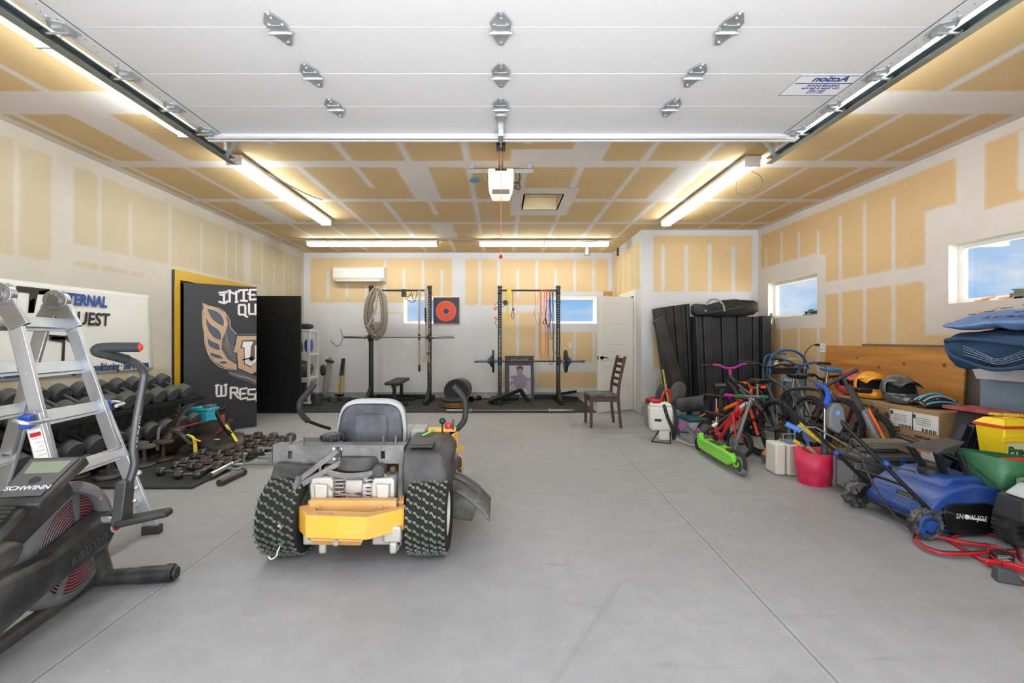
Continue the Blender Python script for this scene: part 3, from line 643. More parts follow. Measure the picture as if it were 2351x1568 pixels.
GLY = {'I': [(.0,1.15,.75,1.3),(.75,1.3,.45,1.1),(.45,1.3,.45,.2),(.1,.95,.45,1.0),(.0,.25,.5,.1),(.5,.1,.8,.35)], 'N': [(.15,.1,.15,1.25),(.75,.1,.75,1.25),(.15,1.15,.75,.95),(0,1.25,.25,1.3),(.65,.1,.9,.2)],
 'T': [(0,1.2,.9,1.3),(.5,1.2,.5,.15),(.2,.15,.85,.15),(0,1.0,.1,1.25)], 'E': [(.2,.15,.2,1.2),(.2,1.2,.85,1.25),(.2,.7,.7,.7),(.2,.15,.9,.25),(.0,.8,.2,.7)],
 'Q': [(.15,.25,.15,1.15),(.75,.2,.75,1.15),(.15,1.2,.75,1.2),(.15,.2,.75,.2),(.6,.2,.95,-.05)], 'U': [(.15,.25,.15,1.25),(.75,.1,.75,1.25),(.15,.15,.75,.2),(.7,.1,.95,.2)],
 'W': [(.1,.3,.1,1.2),(.5,.2,.5,1.2),(.9,.2,.9,1.2),(.1,.15,.9,.15),(0,1.2,.3,1.3),(.75,1.2,1,1.3)], 'R': [(.15,.1,.15,1.25),(.15,1.25,.75,1.15),(.75,1.15,.75,.75),(.15,.7,.75,.7),(.45,.7,.85,.1)],
 'S': [(.15,1.2,.85,1.2),(.15,.75,.15,1.2),(.15,.7,.8,.65),(.8,.2,.8,.65),(.05,.15,.8,.15)]}
def goth(ch, cx, cy, sz):                                   # broad-nib blackletter drawn stroke by stroke
    u0, z0 = leafp(cx, cy, .003); b = MB(); c = MB()
    for s in GLY[ch]:
        x0, y0, x1, y1 = s; p, q = V((x0, y0, 0)), V((x1, y1, 0)); d = (q-p).normalized(); nn = V((-d.y, d.x, 0))
        for mb_, wv, lv in ((c, .145, 0), (b, .09, 1)):
            e = .5*wv if lv else wv*.9
            poly = [p - d*e, p + nn*wv, q + nn*wv, q + d*e, q - nn*wv, p - nn*wv]
            poly = [(min(u0 + t.x*sz, L1-.003), z0 + t.y*sz) for t in poly]
            mb_.prism(poly, (0, -.0216-lv*.0012, 0), (1,0,0), (0,0,1), 0, .0006)
    struct(c.build('letter_outline', BRN, D1, smooth=0)); struct(b.build('letter', WT, D1, smooth=0))
for ch, cx, cy in (('I', 480, 385), ('N', 562, 375), ('T', 655, 365), ('E', 740, 358), ('Q', 645, 495), ('U', 738, 487)): goth(ch, cx, cy, .135)
for ch, cx, cy in (('W', 450, 1228), ('R', 572, 1245), ('E', 652, 1255), ('S', 730, 1258)): goth(ch, cx, cy, .135)
mural([(812,1172),(818,1172),(818,1262),(812,1262)], WT, 6)
# ================= rubber mats =================
MAT_ = mat('rubber_mat', '232527', .85, var=.18, scale=3, bump=.2, bscale=120, dust='5a5b5c', dustamt=.25)
def fmat(x0, x1, y0, y1, label, th=.018, grp=None):
    o = MB().box(0, x1-x0-.004, 0, y1-y0-.004, 0, th).build('rubber_mat', MAT_, bevel=.003); return tag(o, label, 'floor mat', grp, (x0, y0, .001))
fmat(-4.17, -2.58, 3.81, 5.56, 'thick black rubber mat under the dumbbells on the left')
ed = [-3.9, -2.4, -.9, .6, 1.64]
for i, (a, c) in enumerate(zip(ed, ed[1:])): fmat(a, c, 7.82, 9.66, ['black rubber mat by the white shelf unit', 'black rubber mat under the rope-hung squat rack', 'black rubber mat under the band-hung squat rack, left portion', 'black rubber mat next to the open white door'][i], grp='rubber mats along the back wall')
MT = .019
# ================= dumbbell rack =================
RX, RY0, RY1 = -3.72, 2.95, 5.62; TL = 25
rk = T('dumbbell_rack', 'long two-tier black dumbbell rack against the left wall', 'rack', (RX, (RY0+RY1)/2, MT))
def rkz(x, z): return (x, z)
ly = (RY1-RY0)/2
for z0, nm in ((.545-MT, 'shelf'), (.175-MT, 'shelf')):
    b = MB(); ct, st_ = math.cos(rad(TL)), math.sin(rad(TL))
    b.prism([(.06, -.02), (-.36*ct, .36*st_-.02+.02), (-.36*ct, .36*st_), (.06, 0)], (0, ly, z0), (1,0,0), (0,0,1), 0, 2*ly)
    b.prism([(.055, -.03), (.065, -.03), (.065, .015), (.055, .015)], (0, ly, z0), (1,0,0), (0,0,1), 0, 2*ly)
    b.build(nm, BLKM, rk, bevel=.002)
for y in (-ly+.05, 0, ly-.05):
    MB().bar((-.36, y, .0), (-.36, y, .72), .05, .05).bar((-.36, y, .02), (.12, y, .02), .05, .04).bar((-.34, y, .50), (-.02, y, .49), .04, .05).bar((-.34, y, .15), (-.02, y, .12), .04, .05).build('upright', BLKM, rk)
def round_db(r, half, nm='round_dumbbell'):
    t = T(nm, '', 'dumbbell')
    for s in (-1, 1): MB().lathe([(r*.96, 0), (r, .006), (r, .084), (r*.97, .092), (r*.62, .092), (r*.6, .088), (.001, .088)], (s*half*.5, 0, 0), (s,0,0), 28).build('head', IRON, t)
    MB().cyl((-half*.5-.01, 0, 0), (half*.5+.01, 0, 0), .017, n=10).build('handle', mat('worn_handle', '6f6f6f', .4, metal=.7), t); return t
p1, p2 = round_db(.083, .19), round_db(.094, .2)
n = 12
for i in range(n):
    y = 5.36 - .208*i; c, s_ = math.cos(rad(TL)), math.sin(rad(TL)); r = .083
    xm, zm = RX - .13*c - .0, .548 + .135*s_ + r*1.05/c*.98
    o = p1 if i == 0 else dup(p1, (0,0,0)); o.location = (RX-.14, y, .548 + .14*math.tan(rad(TL)) + r/c + .001); o.rotation_euler = (0, rad(TL), 0)
    o['label'] = '%s grey round dumbbell counted from the black door, upper rack tier' % ORD[i]; o['group'] = 'round dumbbells on the upper tier'
for i in range(n):
    y = 5.50 - .222*i; r = .094; c = math.cos(rad(TL))
    o = p2 if i == 0 else dup(p2, (0,0,0)); o.location = (RX-.14, y, .178 + .14*math.tan(rad(TL)) + r/c + .001); o.rotation_euler = (0, rad(TL), 0)
    o['label'] = '%s large grey round dumbbell counted from the black door, lower rack tier' % ORD[i]; o['group'] = 'round dumbbells on the lower tier'
# old plate dumbbells standing on end in front of the rack
OLD = mat('old_cast_iron', '4b4a49', .7, metal=.3, var=.2, dust='8a8783', dustamt=.5); RST = mat('rusty_iron', '4d3a33', .7, metal=.3, var=.2, dust='6d6560', dustamt=.3)
def end_db(x, y, m, label, r=.095, h=.205):
    t = T('plate_dumbbell', label, 'dumbbell', (x, y, MT+.001), group='cast iron dumbbells standing on end')
    for z in (0, h-.03): MB().lathe([(r*.9, 0), (r, .006), (r, .024), (r*.9, .03), (.03, .03)], (0,0,z), n=24).build('plate', m, t, bevel=.002)
    MB().cyl((0,0,.03), (0,0,h-.03), .018, n=12).lathe([(.03,.03),(.03,.04),(.02,.045)], n=12).build('handle', m, t)
end_db(-3.44, 4.64, RST, 'rusty brown plate dumbbell standing on end nearest the black training vest')
end_db(-3.47, 4.43, OLD, 'grey plate dumbbell standing on end beside the rusty brown one')
end_db(-3.64, 4.56, OLD, 'grey plate dumbbell on end tucked behind the rusty brown one, under the rack')
end_db(-3.49, 4.05, OLD, 'grey plate dumbbell on end with a wide chipped base, nearest the mat edge')
end_db(-3.62, 4.24, OLD, 'grey plate dumbbell on end in the middle of the upright ones')
end_db(-3.78, 4.06, OLD, 'grey plate dumbbell on end against the lower tier, beside the ladder foot')
# hex dumbbells
HEX = mat('worn_hex_iron', '4a4a4c', .42, metal=.6, var=.25, scale=20, dust='9a9a9c', dustamt=.35, dscale=18)
HEXR = mat('rusty_hex_iron', '453934', .45, metal=.5, var=.25, scale=20, dust='8b8482', dustamt=.3, dscale=18)
def hexdb(m):
    t = T('hex_dumbbell', '', 'dumbbell')
    for s in (-1, 1): MB().lathe([(.030, 0), (.041, .010), (.041, .048), (.033, .062), (.001, .062)], (s*.045, 0, .036), (s,0,0), 6).build('head', m, t, bevel=.003, smooth=20)
    MB().tube([(-.05,0,.036),(-.025,0,.036),(0,0,.036),(.025,0,.036),(.05,0,.036)], [.012,.014,.016,.014,.012], 10).build('handle', mat('worn_handle','6f6f6f',.4), t); return t
hp = [hexdb(HEX), hexdb(HEXR)]; first = [True, True]
for cI, (x0, nm) in enumerate(((-2.99, 'inner'), (-2.76, 'outer'))):
    for i in range(10):
        k = R.random() < .35; sc = 1 + .045*i; y = 4.06 + .158*i + (.04 if cI else .09)
        if i == 0: y = 4.04 + (.09 if not cI else 0)
        o = hp[k] if first[k] else dup(hp[k], (0,0,0)); first[k] = False
        o.location = (x0 + R.uniform(-.015,.015) + .012*i*(1 if cI else -1), y, MT+.001); o.rotation_euler = (0, 0, rad(R.uniform(-9, 9))); o.scale = (sc*1.05, sc, sc)
        o['label'] = '%s hex dumbbell counted from the near mat corner, column %s' % (ORD[i], 'nearer the rack' if not cI else 'beside the bars'); o['group'] = 'hex dumbbells lying on the mat'
# bars beside the mat
t = T('curl_bar', 'chrome curl bar with zigzag grip lying along the mat edge', 'barbell', (-2.62, 4.3, MT+.03))
MB().cyl((.04, -.26, 0), (.02, .08, 0), .026, n=16).lathe([(.03,0),(.03,.015)], (.02,.08,0), (0,1,0)).build('sleeve', CHR, t)
MB().tube([(.02,.09,0),(.02,.25,0),(-.03,.34,0),(.03,.45,0),(-.03,.56,0),(.03,.67,0),(0,.76,0),(0,.9,0)], .014, 8).build('shaft', CHR, t)
MB().cyl((0,.9,0), (0,1.15,0), .025, n=16).build('sleeve', CHR, t)
t = T('short_barbell', 'brown worn short barbell sleeve lying on the mat beside the chrome curl bar', 'barbell', (-2.66, 4.18, MT+.032))
MB().cyl((-.05, -.1, 0), (-.08, .30, 0), .027, n=16).lathe([(.034,0),(.034,.02)], (-.08,.28,0), (0,1,0)).build('sleeve', mat('worn_bar', '57504a', .4, metal=.7, var=.2), t); MB().cyl((-.08, .3, 0), (-.12, 1.1, 0), .014, n=10).build('shaft', mat('worn_bar', '57504a'), t)
t = T('grip_bar', 'silver multi-grip bar with black sleeve lying on the concrete', 'barbell', (-2.40, 4.2, .031))
MB().cyl((0, -.32, 0), (.02, 0, 0), .028, n=16).lathe([(.034,0),(.034,.015)], (.02,0,0), (0,1,0)).build('sleeve', mat('worn_bar', '57504a'), t)
SIL = mat('hammered_silver', '9aa3a8', .4, metal=.6)
MB().tube(catmull([(.02,.01,0),(-.05,.08,.0),(-.2,.12,0),(-.22,.2,0),(-.15,.27,0),(0,.29,0),(.25,.28,0),(.33,.33,0),(.36,.5,0),(.3,.65,0)], 4), .014, 8).tube([(-.12,.27,0),(-.12,.27,.10),(.13,.28,.10),(.13,.28,0)], .013, 8).tube([(-.1,.5,0),(-.1,.5,.10),(.2,.5,.10),(.2,.5,0),(-.1,.5,0)], .013, 8).build('frame', SIL, t)
MB().cyl((-.08,.27,.1),(.08,.278,.1),.019,n=10).build('grip', RUB, t)
# ================= black training vest / pads =================
LTH = mat('cracked_leather', '211b19', .45, var=.2, bump=.4, bscale=22, dust='5b524b', dustamt=.2)
t = T('training_vest', 'black leather training body shield with red and yellow straps slumped by the rack', 'body shield', (-3.28, 4.98, MT))
def pad(cx, cy, cz, sx, sy, sz, rx=0, ry=0, rz=0, p=2.6, sag=0):
    from mathutils import Euler
    M = Matrix.Translation(V((cx,cy,cz))) @ Euler([rad(a) for a in (rx,ry,rz)]).to_matrix().to_4x4()
    sg = lambda v: math.copysign(abs(v)**(2/p), v)
    b = MB(); b.M = M; vs = []; n_, m_ = 22, 12; fs = []
    for i in range(m_+1):
        ph = -math.pi/2 + math.pi*i/m_
        for k in range(n_):
            th = 2*math.pi*k/n_; wv = 1 + .05*math.sin(5*th+cx*9) + .03*math.sin(9*th+cy*5+ph*4)
            x = sg(math.cos(ph))*sg(math.cos(th))*sx*wv; y = sg(math.cos(ph))*sg(math.sin(th))*sy*wv; z = sg(math.sin(ph))*sz
            vs.append((x, y, z - sag*(x*x/sx/sx)))
    for i in range(m_):
        for k in range(n_): l = (k+1) % n_; fs.append((i*n_+k, i*n_+l, (i+1)*n_+l, (i+1)*n_+k))
    return b.add(vs, fs)
pad(.16, .05, .105, .30, .20, .065, 14, 6, -18).build('front_panel', LTH, t)
pad(-.02, .22, .19, .20, .14, .07, 40, 0, -10).build('back_panel', LTH, t)
pad(-.24, -.08, .16, .09, .22, .15, 0, 18, 20).build('side_panel', LTH, t)
MB().tube(catmull([(-.24,-.1,.26),(-.22,-.02,.40),(-.16,.05,.50),(-.13,.1,.52)], 4), [.05,.05,.048,.045,.042,.04,.036,.033,.03,.028,.024,.022,.02][:13], 8, sq=(1,.5)).build('shoulder_flap', LTH, t)
MB().tube(catmull([(.1,.3,.5),(.09,.28,.44),(.04,.22,.41),(.10,.15,.36),(.22,.05,.28),(.34,-.02,.20)], 3), .030, 8, sq=(1,.6)).build('shoulder_flap', LTH, t)
MB().tube(catmull([(-.24,-.2,.25),(-.1,-.22,.26),(.0,-.24,.20),(.08,-.26,.14)], 3), .03, 8, sq=(1,.6)).build('shoulder_flap', LTH, t)
MB().cyl((.1,-.16,.035), (.28,-.10,.035), .032, n=12).build('roll', LTH, t)
RS = mat('red_strap', 'a3122a', .6); YS = mat('yellow_strap', 'd8c22c', .6); GS = mat('grey_strap', '8b8d90', .6)
def strap(pts, wd, m, par, nm='strap', up=(0,0,1), th=.003):
    q = catmull(pts, 4); b = MB()
    for a, c in zip(q, q[1:]): b.bar(a, c + (c-a)*.05, wd, th, up)
    return b.build(nm, m, par)
strap([(-.02,.1,.32),(-.12,.0,.30),(-.18,-.1,.27)], .05, RS, t); strap([(.12,.2,.38),(.16,.12,.24),(.12,.06,.19)], .035, RS, t)
strap([(.0,-.22,.24),(.08,-.23,.20),(.12,-.26,.02)], .035, YS, t); strap([(.02,-.22,.22),(.14,-.22,.17)], .03, YS, t); strap([(.26,.02,.30),(.36,-.02,.20),(.44,-.08,.14)], .03, YS, t)
strap([(-.33,-.13,.33),(-.31,-.2,.28),(-.30,-.23,.08)], .03, GS, t, up=(0,1,0))
MB().ball((.24,-.10,.165),(.035,.02,.004)).build('badge', mat('badge_multi','d9d4cc',.6,var=.2), t)
# cyan bucket box
CY_ = mat('cyan_plastic', '35bcd4', .4, var=.05)
t = T('storage_bucket', 'cyan plastic tub with black clamps behind the training body shield', 'tub', (-3.82, 5.78, .001))
MB().hexa([(-.14,-.09,0),(.14,-.09,0),(.14,.09,0),(-.14,.09,0),(-.17,-.11,.36),(.17,-.11,.36),(.17,.11,.36),(-.17,.11,.36)]).build('body', CY_, t, bevel=.01)
MB().box(-.18,.18,-.12,.12,.36,.385).box(-.05,.07,-.10,.10,.385,.40).build('lid', CY_, t, bevel=.004)
MB().box(-.17,-.06,-.13,-.02,.385,.41).build('clamp', GRY, t, bevel=.004); MB().box(.06,.15,-.05,.1,.385,.42).build('clamp', GRY, t, bevel=.004)
txt('SideKick', .055, mat('print_teal', '1a4a58', .5), 'lettering', t, (.10,-.118,.08), (0,-.03,1), (-1,0,.0), sx=1)
o = pad(0,0,0,.05,.11,.10).build('kit_bag', mat('black_nylon', '18191c', .6)); tag(o, 'small black bag slumped on the floor against the winged door', 'bag', loc=(-3.62, 6.08, .101))
# ================= squat racks =================
PWR = mat('rack_black', '1c1d20', .45, metal=.3, var=.05)
def squat_rack(label, loc):
    t = T('squat_rack', label, 'squat rack', loc); w = .5825
    for s in (-1, 1):
        b = MB(); x = s*w
        for q in (-.0375, .0135): b.box(x+q, x+q+.024, -.0375, .0375, .05, 2.31)
        z = .05
        while z < 2.30:
            gap = .05 if (z < .6 or z > 1.45) else .027
            b.box(x-.0135, x+.0135, -.0375, .0375, z, min(2.31, z+gap-.016)); z += gap
        for zz in (2.27, 2.16, 1.98): b.cyl((x-.055, 0, zz), (x+.055, 0, zz), .008, n=6)
        b.build('upright', PWR, t)
        c = MB().box(x-.0375, x+.0375, -.55, .48, .01, .085).bar((x, -.33, .085), (x, -.04, .30), .07, .008)
        for yy in (-.5, .4): c.cyl((x-.05, yy, .05), (x+.05, yy, .05), .012, n=8)
        for yy in (-.06, .06): c.cyl((x-.055, yy, .12), (x+.055, yy, .12), .014, n=8)
        c.build('foot', PWR, t, bevel=.003)
    MB().box(-w, w, .40, .475, .01, .085).build('crossmember', PWR, t, bevel=.003)
    MB().cyl((-w, 0, 2.215), (w, 0, 2.215), .018, n=12).build('pull_up_bar', PWR, t)
    return t
K1 = squat_rack('tall black squat rack hung with coiled ropes, left of the orange disc poster', (-2.008, 9.1, MT))
K2 = squat_rack('tall black squat rack hung with coloured bands, beside the open white door', (.561, 9.1, MT))
def jhooks(par, z):
    for s in (-1, 1): MB().box(s*.5825-.045, s*.5825+.045, -.06, -.038, z-.09, z+.07).box(s*.5825-.04, s*.5825+.04, -.13, -.06, z-.05, z-.028).box(s*.5825-.04, s*.5825+.04, -.14, -.13, z-.05, z+.03).build('j_hook', PWR, par, bevel=.003)
jhooks(K1, 1.275-MT+.035); jhooks(K2, .80-MT+.035)
STL = mat('bar_steel', '6f6c68', .3, metal=.95, var=.1, scale=15)
def barbell(label, loc, shaft=STL, sleeve=None):
    sleeve = sleeve or mat('bar_chrome', '85888b', .32, metal=.9, var=.1)
    t = T('barbell', label, 'barbell', loc)
    MB().cyl((-.655, 0, 0), (.655, 0, 0), .014, n=12).build('shaft', shaft, t)
    for s in (-1, 1): MB().lathe([(.014, 0), (.036, 0), (.036, .03), (.025, .032), (.025, .43), (.022, .435), (.02, .435)], (s*.655, 0, 0), (s,0,0), 18).build('sleeve', sleeve, t)
    return t
CHR = mat('bar_chrome', '85888b', .32, metal=.9, var=.1)
barbell('empty steel barbell racked high on the rope-hung squat rack', (-2.01, 9.0, 1.30))
DKB = mat('dark_bar', '4b4744', .4, metal=.8)
bb = barbell('dark barbell loaded with green-black plates on the band-hung squat rack', (.565, 9.0, .825), DKB)
barbell('bare steel barbell lying on the floor at the mat edge', (.16, 7.79, .037))
PLG = mat('green_black_plate', '1d2826', .5, metal=.2, var=.1); PLK = mat('plate_iron', '4d4f52', .5, metal=.4, var=.12)
def plate(r, th, m, loc, label, ax='x', group=None, hub=True):
    pr = [(.026, -th/2), (.05, -th/2-.004), (.055, -th/2+.004), (r*.72, -th/2+.006), (r*.8, -th/2), (r*.98, -th/2), (r, -th/2+.004), (r, th/2-.004), (r*.98, th/2), (r*.8, th/2), (r*.72, th/2-.006), (.055, th/2-.004), (.05, th/2+.004), (.026, th/2), (.026, -th/2)]
    d = {'x': (1,0,0), 'y': (0,1,0), 'z': (0,0,1)}[ax]
    o = MB().lathe(pr, (0,0,0), d, 36, caps=False).build('weight_plate', m); return tag(o, label, 'weight plate', group, loc)
for s, sd in ((-1, 'left'), (1, 'right')):
    plate(.225, .04, PLG, (.565+s*.715, 9.0, .825), 'big green-black plate against the collar, %s end of the racked barbell' % sd, group='plates on the racked barbell')
    plate(.115, .025, PLK, (.565+s*.752, 9.0, .825), 'small grey plate outside the big one, %s end of the racked barbell' % sd, group='plates on the racked barbell')
    plate(.085, .02, PLK, (.565+s*.777, 9.0, .825), 'smallest grey plate next to the blue clamp, %s end of the racked barbell' % sd, group='plates on the racked barbell')
    o = MB().lathe([(.026,-.02),(.042,-.02),(.042,.02),(.026,.02),(.026,-.02)], (0,0,0), (1,0,0), 18, caps=False).box(-.012,.012,-.012,.012,.04,.06).build('bar_clamp', BLUEP)
    tag(o, 'blue barbell clamp on the %s end of the racked barbell' % sd, 'clamp', 'barbell clamps', (.565+s*.81, 9.0, .825))
# bumper plates standing on edge and the flat gold ones
BMP = mat('bumper_black', '2a2c2f', .7, var=.1); BMR = mat('bumper_flecked', '6d5c57', .7, var=.1); GLD = mat('gold_plate', '8f713a', .5, metal=.5, var=.15)
tr_ = T('plate_toaster', 'low black steel cradle holding the upright bumper plates', 'plate rack', (-.86, 9.05, MT))
MB().box(-.2,-.16,-.28,.30,0,.03).box(.16,.2,-.28,.30,0,.03).box(-.2,.2,-.28,-.25,0,.03).box(-.2,.2,.27,.30,0,.03).build('frame', PWR, tr_)
for i in range(6): plate(.225, .06, BMP if i < 2 else BMR, (-.88+.014*i, 8.86+.068*i, MT+.226+.01), ['front black bumper plate of the upright row', 'second black bumper plate of the upright row', 'third plate of the upright row, reddish flecks', 'fourth plate of the upright row, reddish flecks', 'fifth plate of the upright row, reddish flecks', 'rearmost plate of the upright row by the wall'][i], 'y', 'bumper plates standing on edge')
for i, (m_, lb, zz) in enumerate(((GLD, 'bottom gold plate of the flat pile', 0), (GLD, 'upper gold plate of the flat pile', 1), (BMP, 'black plate lying on top of the gold ones', 2))): plate(.225, .042, m_, (-.86, 8.35, MT+.026+zz*.046+.004), lb, 'z', 'plates in the flat pile')
t = T('dumbbell', 'small black dumbbell on the mat right of the bumper plates', 'dumbbell', (-.52, 9.2, MT+.05), 40)
for s in (-1,1): MB().cyl((s*.06,0,0),(s*.12,0,0),.05,n=14).build('head', BLKM, t)
MB().cyl((-.07,0,0),(.07,0,0),.015,n=10).build('handle', CHR, t)
# bench
t = T('flat_bench', 'black padded flat weight bench standing inside the rope-hung rack', 'bench', (-2.0, 8.86, MT), 2)
MB().box(-.14,.14,-.58,.52,.40,.455).build('pad', mat('bench_vinyl','1d1e21',.5), t, bevel=.015, seg=3)
MB().box(-.03,.03,-.5,.45,.35,.40).build('rail', PWR, t)
for y in (-.36,.36): MB().box(-.03,.03,y-.03,y+.03,.05,.35).build('post', PWR, t); MB().box(-.25,.25,y-.03,y+.03,0,.05).build('foot', PWR, t, bevel=.003)
# rack attachments on the floor
t = T('rack_arm', 'black folded rack arm attachment lying on the mat before the framed photo', 'rack attachment', (.30, 8.85, MT+.05), 12)
MB().bar((-.5,-.1,.02),(.1,.05,.20),.07,.06).bar((-.52,0,.02),(.05,.1,.02),.06,.06).bar((.1,.05,.2),(.22,-.05,-.01),.08,.07).bar((-.52,-.12,.0),(-.42,.1,.06),.1,.06).build('arm', PWR, t, bevel=.004)
t = T('rack_arm', 'pair of long black steel tubes on the mat beside the white door', 'rack attachment', (1.62-.27, 9.15, MT+.03), 0)
MB().bar((-.22,0,.05),(.2,.02,.02),.07,.07).bar((-.2,.15,.09),(.2,.2,.14),.05,.05).build('arm', PWR, t, bevel=.004)
# ropes
def ropemat(nm, c1, c2):
    m = mat(nm, c1, .9); n_ = m.node_tree.nodes; l_ = m.node_tree.links
    tcn = n_.new('ShaderNodeTexCoord'); wv = n_.new('ShaderNodeTexWave'); wv.inputs['Scale'].default_value = 12; wv.bands_direction = 'DIAGONAL'; wv.inputs['Distortion'].default_value = 1
    rr = n_.new('ShaderNodeValToRGB'); rr.color_ramp.elements[0].color = hx(c1); rr.color_ramp.elements[1].color = hx(c2); l_.new(tcn.outputs['Object'], wv.inputs[0]); l_.new(wv.outputs[0], rr.inputs[0]); l_.new(rr.outputs[0], n_['Principled BSDF'].inputs['Base Color']); return m
RP1 = ropemat('battle_rope', '6f675b', 'a39a8b'); RP2 = ropemat('pale_rope', '8f8371', 'c2b8a6')
b = MB()
for i in range(7):
    xl, xr = -2.71 + .024*i, -2.27 - .018*i; zb = 1.25 + .035*i; yy = 9.04 - .018*(i % 3); zt = 2.26 + .012*(i % 4)
    b.tube(catmull([(-2.49+.01*i, yy, zt), (xr-.05, yy+.01, zt-.10), (xr, yy, 1.95), (xr+.01, yy-.015, 1.6), (xr-.05, yy-.02, zb+.12), (-2.47, yy-.02, zb), (xl+.10, yy, zb+.12), (xl+.01, yy, 1.6), (xl+.02, yy-.02, 1.9), (xl+.10, yy-.01, 2.16)], 5, True), .0185, 7, closed=True)
rp_ = b.build('coiled_rope', RP1); tag(rp_, 'thick grey-brown battle rope coiled over the top of the left squat rack', 'rope')
MB().tube(catmull([(-2.42, 8.92, 2.2), (-2.44, 8.9, 1.9), (-2.5, 8.88, 1.7), (-2.56, 8.87, 1.56), (-2.60, 8.87, 1.5)], 5), .022, 7).build('loose_end', RP2, rp_)
b = MB().tube(catmull([(-1.62, 9.06, 2.23), (-1.62, 9.05, 2.0), (-1.625, 9.05, 1.3), (-1.62, 9.05, .62)], 6), .02, 8); o = b.build('climbing_rope', RP2); tag(o, 'single pale climbing rope hanging straight down from the left rack bar', 'rope')
MB().cyl((-1.62,9.05,.62),(-1.62,9.05,.75),.023,n=8).cyl((-1.623,9.05,1.25),(-1.623,9.05,1.36),.023,n=8).build('tape', BLK, o)
b = MB().tube(catmull([(-1.50, 9.07, 2.24), (-1.49, 9.05, 1.9), (-1.48, 9.04, 1.4), (-1.475, 9.03, .98)], 6), .022, 8).tube(catmull([(-1.46, 9.04, 2.24), (-1.455, 9.02, 1.9), (-1.45, 9.0, 1.5), (-1.45, 9.0, 1.0)], 6), .02, 8)
for k in range(9): b.tube(catmull([(-1.475, 9.03, 1.0), (-1.475+.012*(k-4), 9.02, .9), (-1.475+.02*(k-4), 9.0+.005*k, .8)], 3), .006, 5)
o = b.build('climbing_rope', RP2); tag(o, 'pale frayed climbing rope hanging against the right post of the left rack', 'rope')
MB().cyl((-1.493,9.05,1.88),(-1.487,9.045,1.60),.026,n=8).build('sleeve', BLK, o)
o = MB().tube(catmull([(-1.95,9.06,2.24),(-1.9,9.04,2.1),(-1.82,9.04,2.02),(-1.72,9.04,2.0),(-1.66,9.05,2.2)],5), .006, 5).tube(catmull([(-1.9,9.06,2.24),(-1.86,9.04,2.1),(-1.78,9.04,2.16)],4), .02, 6, sq=(1,.3)).tube(catmull([(-1.78,9.06,2.24),(-1.74,9.03,2.05),(-1.68,9.04,2.02)],4), .018, 6, sq=(1,.3)).box(-1.97,-1.90,9.02,9.1,2.10,2.25).build('suspension_strap', BLK); tag(o, 'black suspension strap looped over the left rack bar', 'strap')
# bands
def band(x, x2, zb, m, r, label, yy=9.06, sway=0):
    o = MB().tube(catmull([(x, yy, 2.24), (x-.02, yy-.02, 1.9), (x-.03, yy-.01, zb+.2), ((x+x2)/2+sway, yy, zb), (x2+.03, yy+.01, zb+.2), (x2+.01, yy, 1.9), (x2, yy, 2.24)], 6), r, 6, sq=(1, .6)).build('resistance_band', m); return tag(o, label, 'resistance band', 'bands hanging on the right squat rack')
BR, BO, BBL, BG, BK = mat('band_red','c23a34',.5), mat('band_orange','e0762c',.5), mat('band_blue','1f4f90',.5), mat('band_green','3d6b5c',.5), mat('band_black','202124',.5)
band(.70, .78, 1.55, BR, .006, 'short red band loop, leftmost of the hanging bands')
band(.80, .90, .83, BO, .009, 'long orange band loop reaching the lowest')
band(.82, .86, .90, mat('band_orange2','e88838',.5), .014, 'wide light orange band hanging straight down', 9.04)
band(.92, .97, 1.5, BR, .016, 'wide red band hanging beside the orange ones', 9.05)
band(.86, .95, 1.56, BR, .005, 'thin red tube with a black triangle handle', 9.02)
band(.98, 1.02, .76, BBL, .010, 'long blue band hanging left of the rack post', 9.06)
band(1.0, 1.03, 1.25, BG, .009, 'short grey-green band hanging left of the rack post', 9.03)
band(1.05, 1.09, .98, BK, .006, 'black band hanging closest to the rack post', 9.05)
o = MB().tube([(.83,8.99,1.57),(.90,8.99,1.56),(.87,8.99,1.68),(.83,8.99,1.57)], .009, 6).build('triangle_handle', BLK); tag(o, 'black triangle pull handle hanging among the bands', 'handle')
o = MB().bx((.165, 9.05, 2.2), (.09,.05,.08)).bar((.14,9.04,2.2),(.13,9.04,1.58),.035,.004,(0,1,0)).build('yellow_strap', YS); tag(o, 'bright yellow strap hanging from the bar of the right rack', 'strap')
t = T('cable_pulley', 'black cable pulley hanging on the yellow strap with trailing black cord', 'pulley', (.09, 9.0, 1.98))
MB().cyl((0,-.02,0),(0,.02,0),.05,n=18).build('wheel', BLK, t); MB().tube(catmull([(0,0,-.05),(-.12,0,-.10),(-.22,0,-.05),(-.14,0,.0),(-.02,0,.05)],4),.004,5).tube(catmull([(-.17,0,-.1),(-.1,0,-.2),(-.15,0,-.3),(-.2,0,-.4),(-.12,0,-.55),(-.14,0,-.7),(-.14,0,-.8)],4),.004,5).build('cable', BLK, t)
MB().bx((-.2,-.01,-.12),(.05,.02,.06),(0,30,0)).bx((-.2,-.01,-.3),(.05,.02,.05),(0,-20,0)).build('carabiner', ORG, t)
o = MB().tube(catmull([(.235,9.05,2.24),(.235,9.03,1.9),(.21,9.03,1.72),(.24,9.03,1.67),(.26,9.03,1.75),(.235,9.03,1.9)],4),.006,5).ball((.25,9.03,1.85),.022,8,6).build('band_handle', mat('maroon','5a2a30',.5)); tag(o, 'maroon tube band with black knob hanging right of the yellow strap', 'resistance band')
